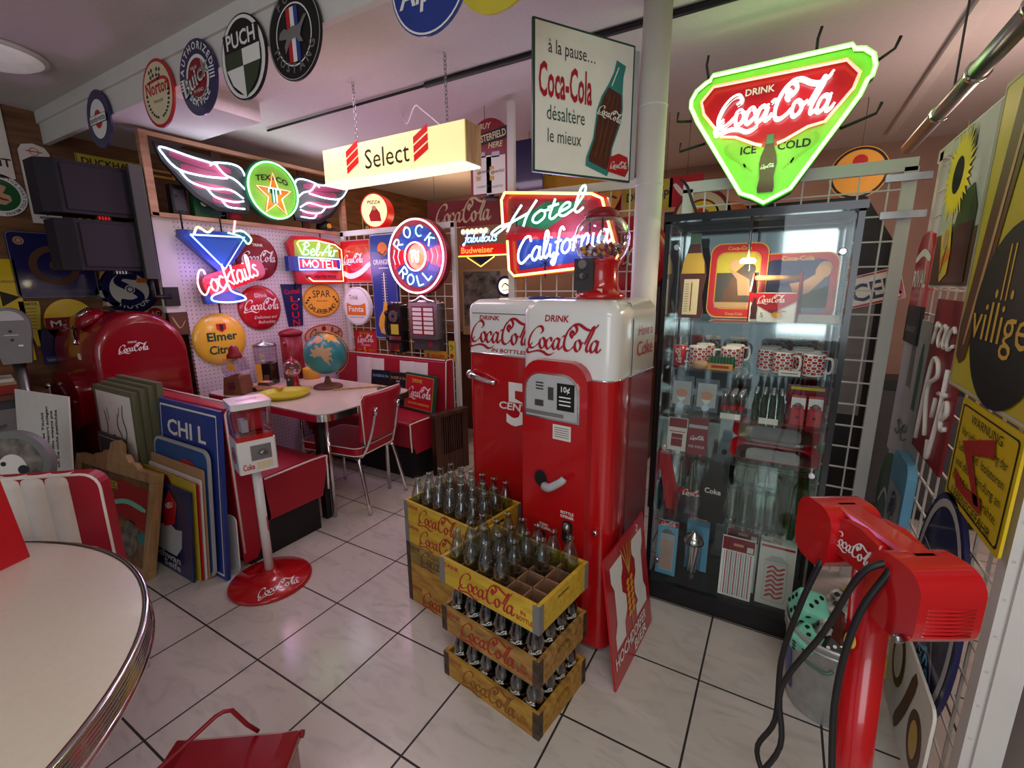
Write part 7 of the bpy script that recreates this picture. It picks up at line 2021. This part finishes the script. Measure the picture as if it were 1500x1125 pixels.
solo(b, 'tin_sign', 'big blue tin sign with a white border, rearmost and tallest of the leaning stack', 'tin sign', (-2.695, 1.09, 0), 0, 'tin signs leaning on the bench', (R_(-5), 0, 0))
b = B(); b.prism(rrect(-.29, 0, .29, .70, .06), 0, .012, 'light_grey'); b.poly(rrect(-.275, .015, .275, .685, .05), Y1, 'mid_blue'); b.poly([(-.25, .38), (.25, .30), (.25, .48), (.1, .55), (-.1, .56), (-.25, .5)], Y2, 'white'); b.text('BUVEZ', -.16, .50, .05, Y3, 'navy', w=.16, bold=True, rot=15); b.disc(.08, .55, .11, Y3, 'sign_red', .07); b.text('Pepsi', .08, .40, .09, Y3, 'sign_red', w=.26, bold=True, shear=.2)
solo(b, 'tin_sign', 'rounded blue tin sign with a white ribbon and red cap, before the big blue one', 'tin sign', (-2.74, 1.064, 0), 0, 'tin signs leaning on the bench', (R_(-5), 0, 0))
for k, (mm, h_, lb) in enumerate([('tan', .60, 'tan edged tin sign directly in front of the rounded blue one'), ('white', .55, 'white edged tin sign in the middle of the leaning stack'), ('red', .53, 'red edged tin sign in the middle of the leaning stack'), ('olive_yellow', .535, 'mustard yellow tin sign behind the swan sign, its top showing')]):
    b = B(); b.prism(rrect(-.28, 0, .28, h_, .012), 0, .007, mm)
    if k == 3:
        b.disc(-.02, h_ - .06, .06, Y1, 'dark_red', .05)
    solo(b, 'tin_sign', lb, 'tin sign', (-2.76 - k * .008, 1.050 - k * .011, 0), 0, 'tin signs leaning on the bench', (R_(-5), 0, 0))
b = B(); b.prism(rrect(-.27, 0, .27, .49, .004), 0, .008, 'navy'); b.outline(rrect(-.262, .01, .262, .482, .004), .006, Y1, 'mid_blue')
b.poly([(-.16, .13), (-.1, .1), (.1, .1), (.16, .16), (.17, .26), (.1, .25), (.02, .28), (-.06, .24), (-.12, .25), (-.17, .2)], Y1, 'light_grey'); b.ribbon([(-.13, .2), (-.18, .28), (-.13, .34), (-.09, .38), (-.13, .42), (-.17, .39)], Y2, 'light_grey', .03, 1, n=6); b.poly([(-.02, .24), (.1, .28), (.13, .40), (.05, .46), (-.02, .36)], Y2, 'sign_red'); b.text('Schwan', .0, .06, .04, Y1, 'light_grey', w=.28, bold=True); b.text('Seife', .05, .02, .035, Y1, 'light_grey', w=.18, bold=True)
b.text('NEU', .05, .36, .03, Y3, 'white', bold=True, rot=20)
solo(b, 'tin_sign', 'dark blue tin sign with a grey swan, frontmost of the leaning stack', 'tin sign', (-2.79, .995, 0), 0, 'tin signs leaning on the bench', (R_(-6), 0, 0))
b = B(); b.prism(rrect(-.05, 0, .05, .32, .03), 0, .006, 'white'); solo(b, 'white_sign_edge', 'white rounded tin edge peeping out right of the big blue sign', 'tin sign', (-2.447, 1.165, .0), 0, None, (R_(-3), 0, 0))

# ---------------------------------------------------------------- things at the left edge
t = thing('parking_meter', 'grey parking meter on a thin post at the left edge', 'parking meter', (-3.93, .86, 0), 72)
B().cyl((0, 0, 0), (0, 0, 1.1), .03, 'steel').obj('post', t); b = B(); b.prism([(-.06, 1.08), (.06, 1.08), (.075, 1.2), (.085, 1.25)] + circ(0, 1.31, .088, .095, 12, 0, 180) + [(-.085, 1.25), (-.075, 1.2)], -.05, .05, 'grey'); b.obj('head', t, bevel=.012)
b = B(); b.poly(circ(0, 1.32, .07, .07, 12, 10, 170), -.052, 'light_grey'); b.rect(-.03, 1.245, .03, 1.252, -.052, 'light_grey'); b.disc(0, 1.27, .008, -.052, 'black'); b.disc(0, 1.22, .008, -.052, 'black'); b.obj('dial_plate', t); b = B(); b.rect(.02, 1.18, .04, 1.19, -.052, 'white'); b.obj('price_label', t)
t = thing('drawer_cabinet', 'blue grey drawer cabinet against the plank wall at the left edge', 'cabinet', (-4.16, .45, 0), 90)
B().box((0, 0, .43), (1.0, .36, .86), 'dark_grey').obj('body', t); B().box((0, 0, .875), (1.04, .40, .03), 'brown').obj('top', t)
for i in range(2):
    for j in range(3):
        b = B(); b.box((-.25 + i * .5, -.185, .17 + j * .26), (.46, .012, .23), 'grey'); dr = b.obj('drawer', t); B().box((-.25 + i * .5, -.195, .19 + j * .26), (.1, .015, .015), 'steel').obj('handle', dr)
solo(B().box((0, 0, .025), (.3, .22, .05), 'print_red').box((.02, .01, .06), (.26, .2, .02), 'tan').box((0, 0, .08), (.28, .2, .02), 'paper'), 'magazine_stack', 'small stack of magazines on the drawer cabinet', 'magazines', (-4.14, .72, .89), 80)
b = B(); b.prism([(-.27, 0), (.27, 0), (.27, .96), (-.27, .96)], 0, .008, 'paper')
for i, (s_, w_) in enumerate([('Rock das Töchli', .26), ('Rekordzeitsport anlegen', .34), ('Tenn Bio wisens pie', .30), ('oh Sie nicht petitchba', .32)]):
    b.text(s_, .06 + i * .045 - .04, .72, .026, Y1, 'black', w=w_, rot=90, bold=True)
for i in range(4):
    for j in range(2):
        b.rect(-.1 + i * .03, .58 + j * .03, -.07 + i * .03, .61 + j * .03, Y1, 'black' if (i + j) % 2 else 'white')
b.disc(.03, .5, .05, Y1, 'print_red'); b.poly([(-.27, .0), (.27, .0), (.27, .46), (.1, .5), (-.05, .42), (-.27, .4)], Y2, 'photo_tone')
solo(b, 'poster_board', 'white poster with sideways black text leaning at the left edge behind the chair', 'poster', (-3.47, .70, 0), 0, None, (R_(-7), 0, R_(8)))
t = thing('round_portrait', 'round grey framed portrait photo at the left edge behind the chair', 'portrait', (-2.80, .50, .63), 30, None, (R_(-8), 0, R_(42)))
b = B(); b.prism(circ(0, .14, .15, .15, n=36), 0, .04, 'grey', smooth=True); b.obj('frame', t); b = B(); b.disc(0, .14, .12, Y1, 'photo_tone'); b.disc(.01, .12, .055, Y2, 'paper', .07); b.disc(.05, .12, .02, Y3, 'black'); b.disc(-.02, .15, .01, Y3, 'black'); b.ribbon([(.06, .08), (.045, .05), (.0, .04)], Y3, 'black', .015, 1); b.obj('photo', t)
t = thing('stool', 'low red topped stool holding the round portrait behind the chair', 'stool', (-2.82, .54, 0))
B().lathe([(.17, .55), (.18, .57), (.18, .61), (.17, .62), (.001, .62)], 'dark_red', n=28).obj('seat', t); B().cyl((0, 0, .02), (0, 0, .55), .03, 'chrome').obj('post', t); B().lathe([(.17, 0), (.16, .02), (.03, .04)], 'chrome', n=28).obj('foot', t)

# ---------------------------------------------------------------- foreground: round table, chair, tent card, picnic box
t = thing('round_table', 'big round diner table with a ridged chrome edge in the left foreground', 'table', (-1.572, -.286, 0))
B().lathe([(.001, .735), (.736, .735), (.7365, .749), (.734, .7505), (.001, .7505)], 'table_laminate', n=96).obj('tabletop', t)
pr = [(.70, .682), (.748, .682), (.7525, .686), (.7525, .692), (.748, .696)]
for k in range(5):
    z = .698 + k * .009
    pr += [(.746, z), (.7485, z + .003), (.7485, z + .006), (.746, z + .0085)]
pr += [(.749, .744), (.7505, .748), (.748, .752), (.744, .7535), (.7365, .7515)]
B().lathe(pr, 'chrome', n=110, cap=False).obj('chrome_edge', t)
B().cyl((0, 0, .1), (0, 0, .735), .05, 'chrome', n=24).obj('column', t)
for k in range(4):
    a = R_(33 + k * 90)
    b = B(); b.tube(smooth_path([(0, 0, .2), (.2 * math.cos(a), .2 * math.sin(a), .14), (.42 * math.cos(a), .42 * math.sin(a), .06), (.5 * math.cos(a), .5 * math.sin(a), .02)], 5), .035, 'steel', 10, taper=.022); b.ball((.5 * math.cos(a), .5 * math.sin(a), .025), .03, 'chrome', .8, 12); b.obj('foot', t)
t = thing('diner_chair', 'white and red tufted diner chair tucked in behind the round table', 'chair', (-2.225, .435, 0), 40)
b = B()
W2 = .235


def back(z, x):
    return .05 * (z - .5) + .02 - .05 * (1 - (x / W2) ** 2) * 0


b = B(); P = rrect(-W2, .42, W2, .875, .055, 6); b.prism(P, -.025, .035, 'red_vinyl'); b.v = [(x, y + .18 * (z - .875) * -.0, z) for x, y, z in b.v]; b.obj('backrest', t, bevel=.014, seg=3)
b = B()
for k in range(4):
    x0, x1 = -.145 + k * .0725, -.145 + (k + 1) * .0725
    cs = [(x0 + (x1 - x0) * i / 8, -.026 - .016 * math.sin(PI * i / 8) ** .5) for i in range(9)]
    rows = [(.425, 0), (.84, 0), (.865, .004), (.879, .02), (.88, .035)]
    vs = [(x, y + dy, z) for z, dy in rows for x, y in cs]
    b.raw(vs, [(r * 9 + i, r * 9 + i + 1, r * 9 + i + 10, r * 9 + i + 9) for r in range(4) for i in range(8)], 'white_vinyl', True)
b.obj('white_panel', t)
b = B(); b.tube([(x, -.022, z) for x, z in rrect(-W2 - .002, .42, W2 + .002, .877, .055, 6)], .005, 'piping', 6, True); b.obj('piping', t)
b = B(); b.slab(rrect(-.22, -.43, .22, .0, .06, 5), .41, .48, 'red_vinyl'); b.obj('seat', t, bevel=.02, seg=3)
for sx in (-1, 1):
    B().tube([(sx * .2, .02, .6), (sx * .2, .01, .42), (sx * .21, .06, 0)], .012, 'chrome', 8).obj('leg', t); B().tube([(sx * .19, -.38, .41), (sx * .205, -.42, 0)], .012, 'chrome', 8).obj('leg', t)
b = B(); b.prism([(-.075, 0), (.075, 0), (.02, .34), (-.02, .34)], -.11, .11, 'red'); b.box((.0, -.112, .1), (.03, .004, .02), 'black')
solo(b, 'tent_card', 'red wedge shaped holder standing on the round table at the left edge', 'holder', (-1.86, .20, .751), 20)
t = thing('picnic_box', 'red metal picnic box with a wire handle on the floor at the bottom edge', 'picnic cooler', (-1.105, .405, 0), 35)
b = B(); b.box((0, 0, .145), (.32, .24, .29), 'red_cooler'); b.obj('body', t, bevel=.015, seg=3)
b = B(); vs = [(-.165, -.125, .285), (.165, -.125, .285), (.165, .125, .285), (-.165, .125, .285), (-.165, -.125, .31), (.165, -.125, .31), (.165, .125, .31), (-.165, .125, .31), (-.11, -.02, .332), (.13, -.02, .332), (.13, .1, .332), (-.11, .1, .332)]
b.raw(vs, [(3, 2, 1, 0), (0, 1, 5, 4), (1, 2, 6, 5), (2, 3, 7, 6), (3, 0, 4, 7), (4, 5, 9, 8), (5, 6, 10, 9), (6, 7, 11, 10), (7, 4, 8, 11), (8, 9, 10, 11)], 'red_cooler'); b.obj('lid', t, bevel=.006)
B().tube([(-.16, -.02, .27), (-.15, -.02, .35), (-.01, .06, .445), (.005, .07, .448), (.02, .08, .44), (.04, .1, .37), (.06, .11, .335)], .0055, 'dark_red', 8).obj('wire_handle', t)
b = B(); b.cyl((.168, .0, .27), (.176, 0, .27), .012, 'dark_red'); b.cyl((.16, .127, .295), (.17, .127, .295), .01, 'dark_red'); b.obj('rivet', t)
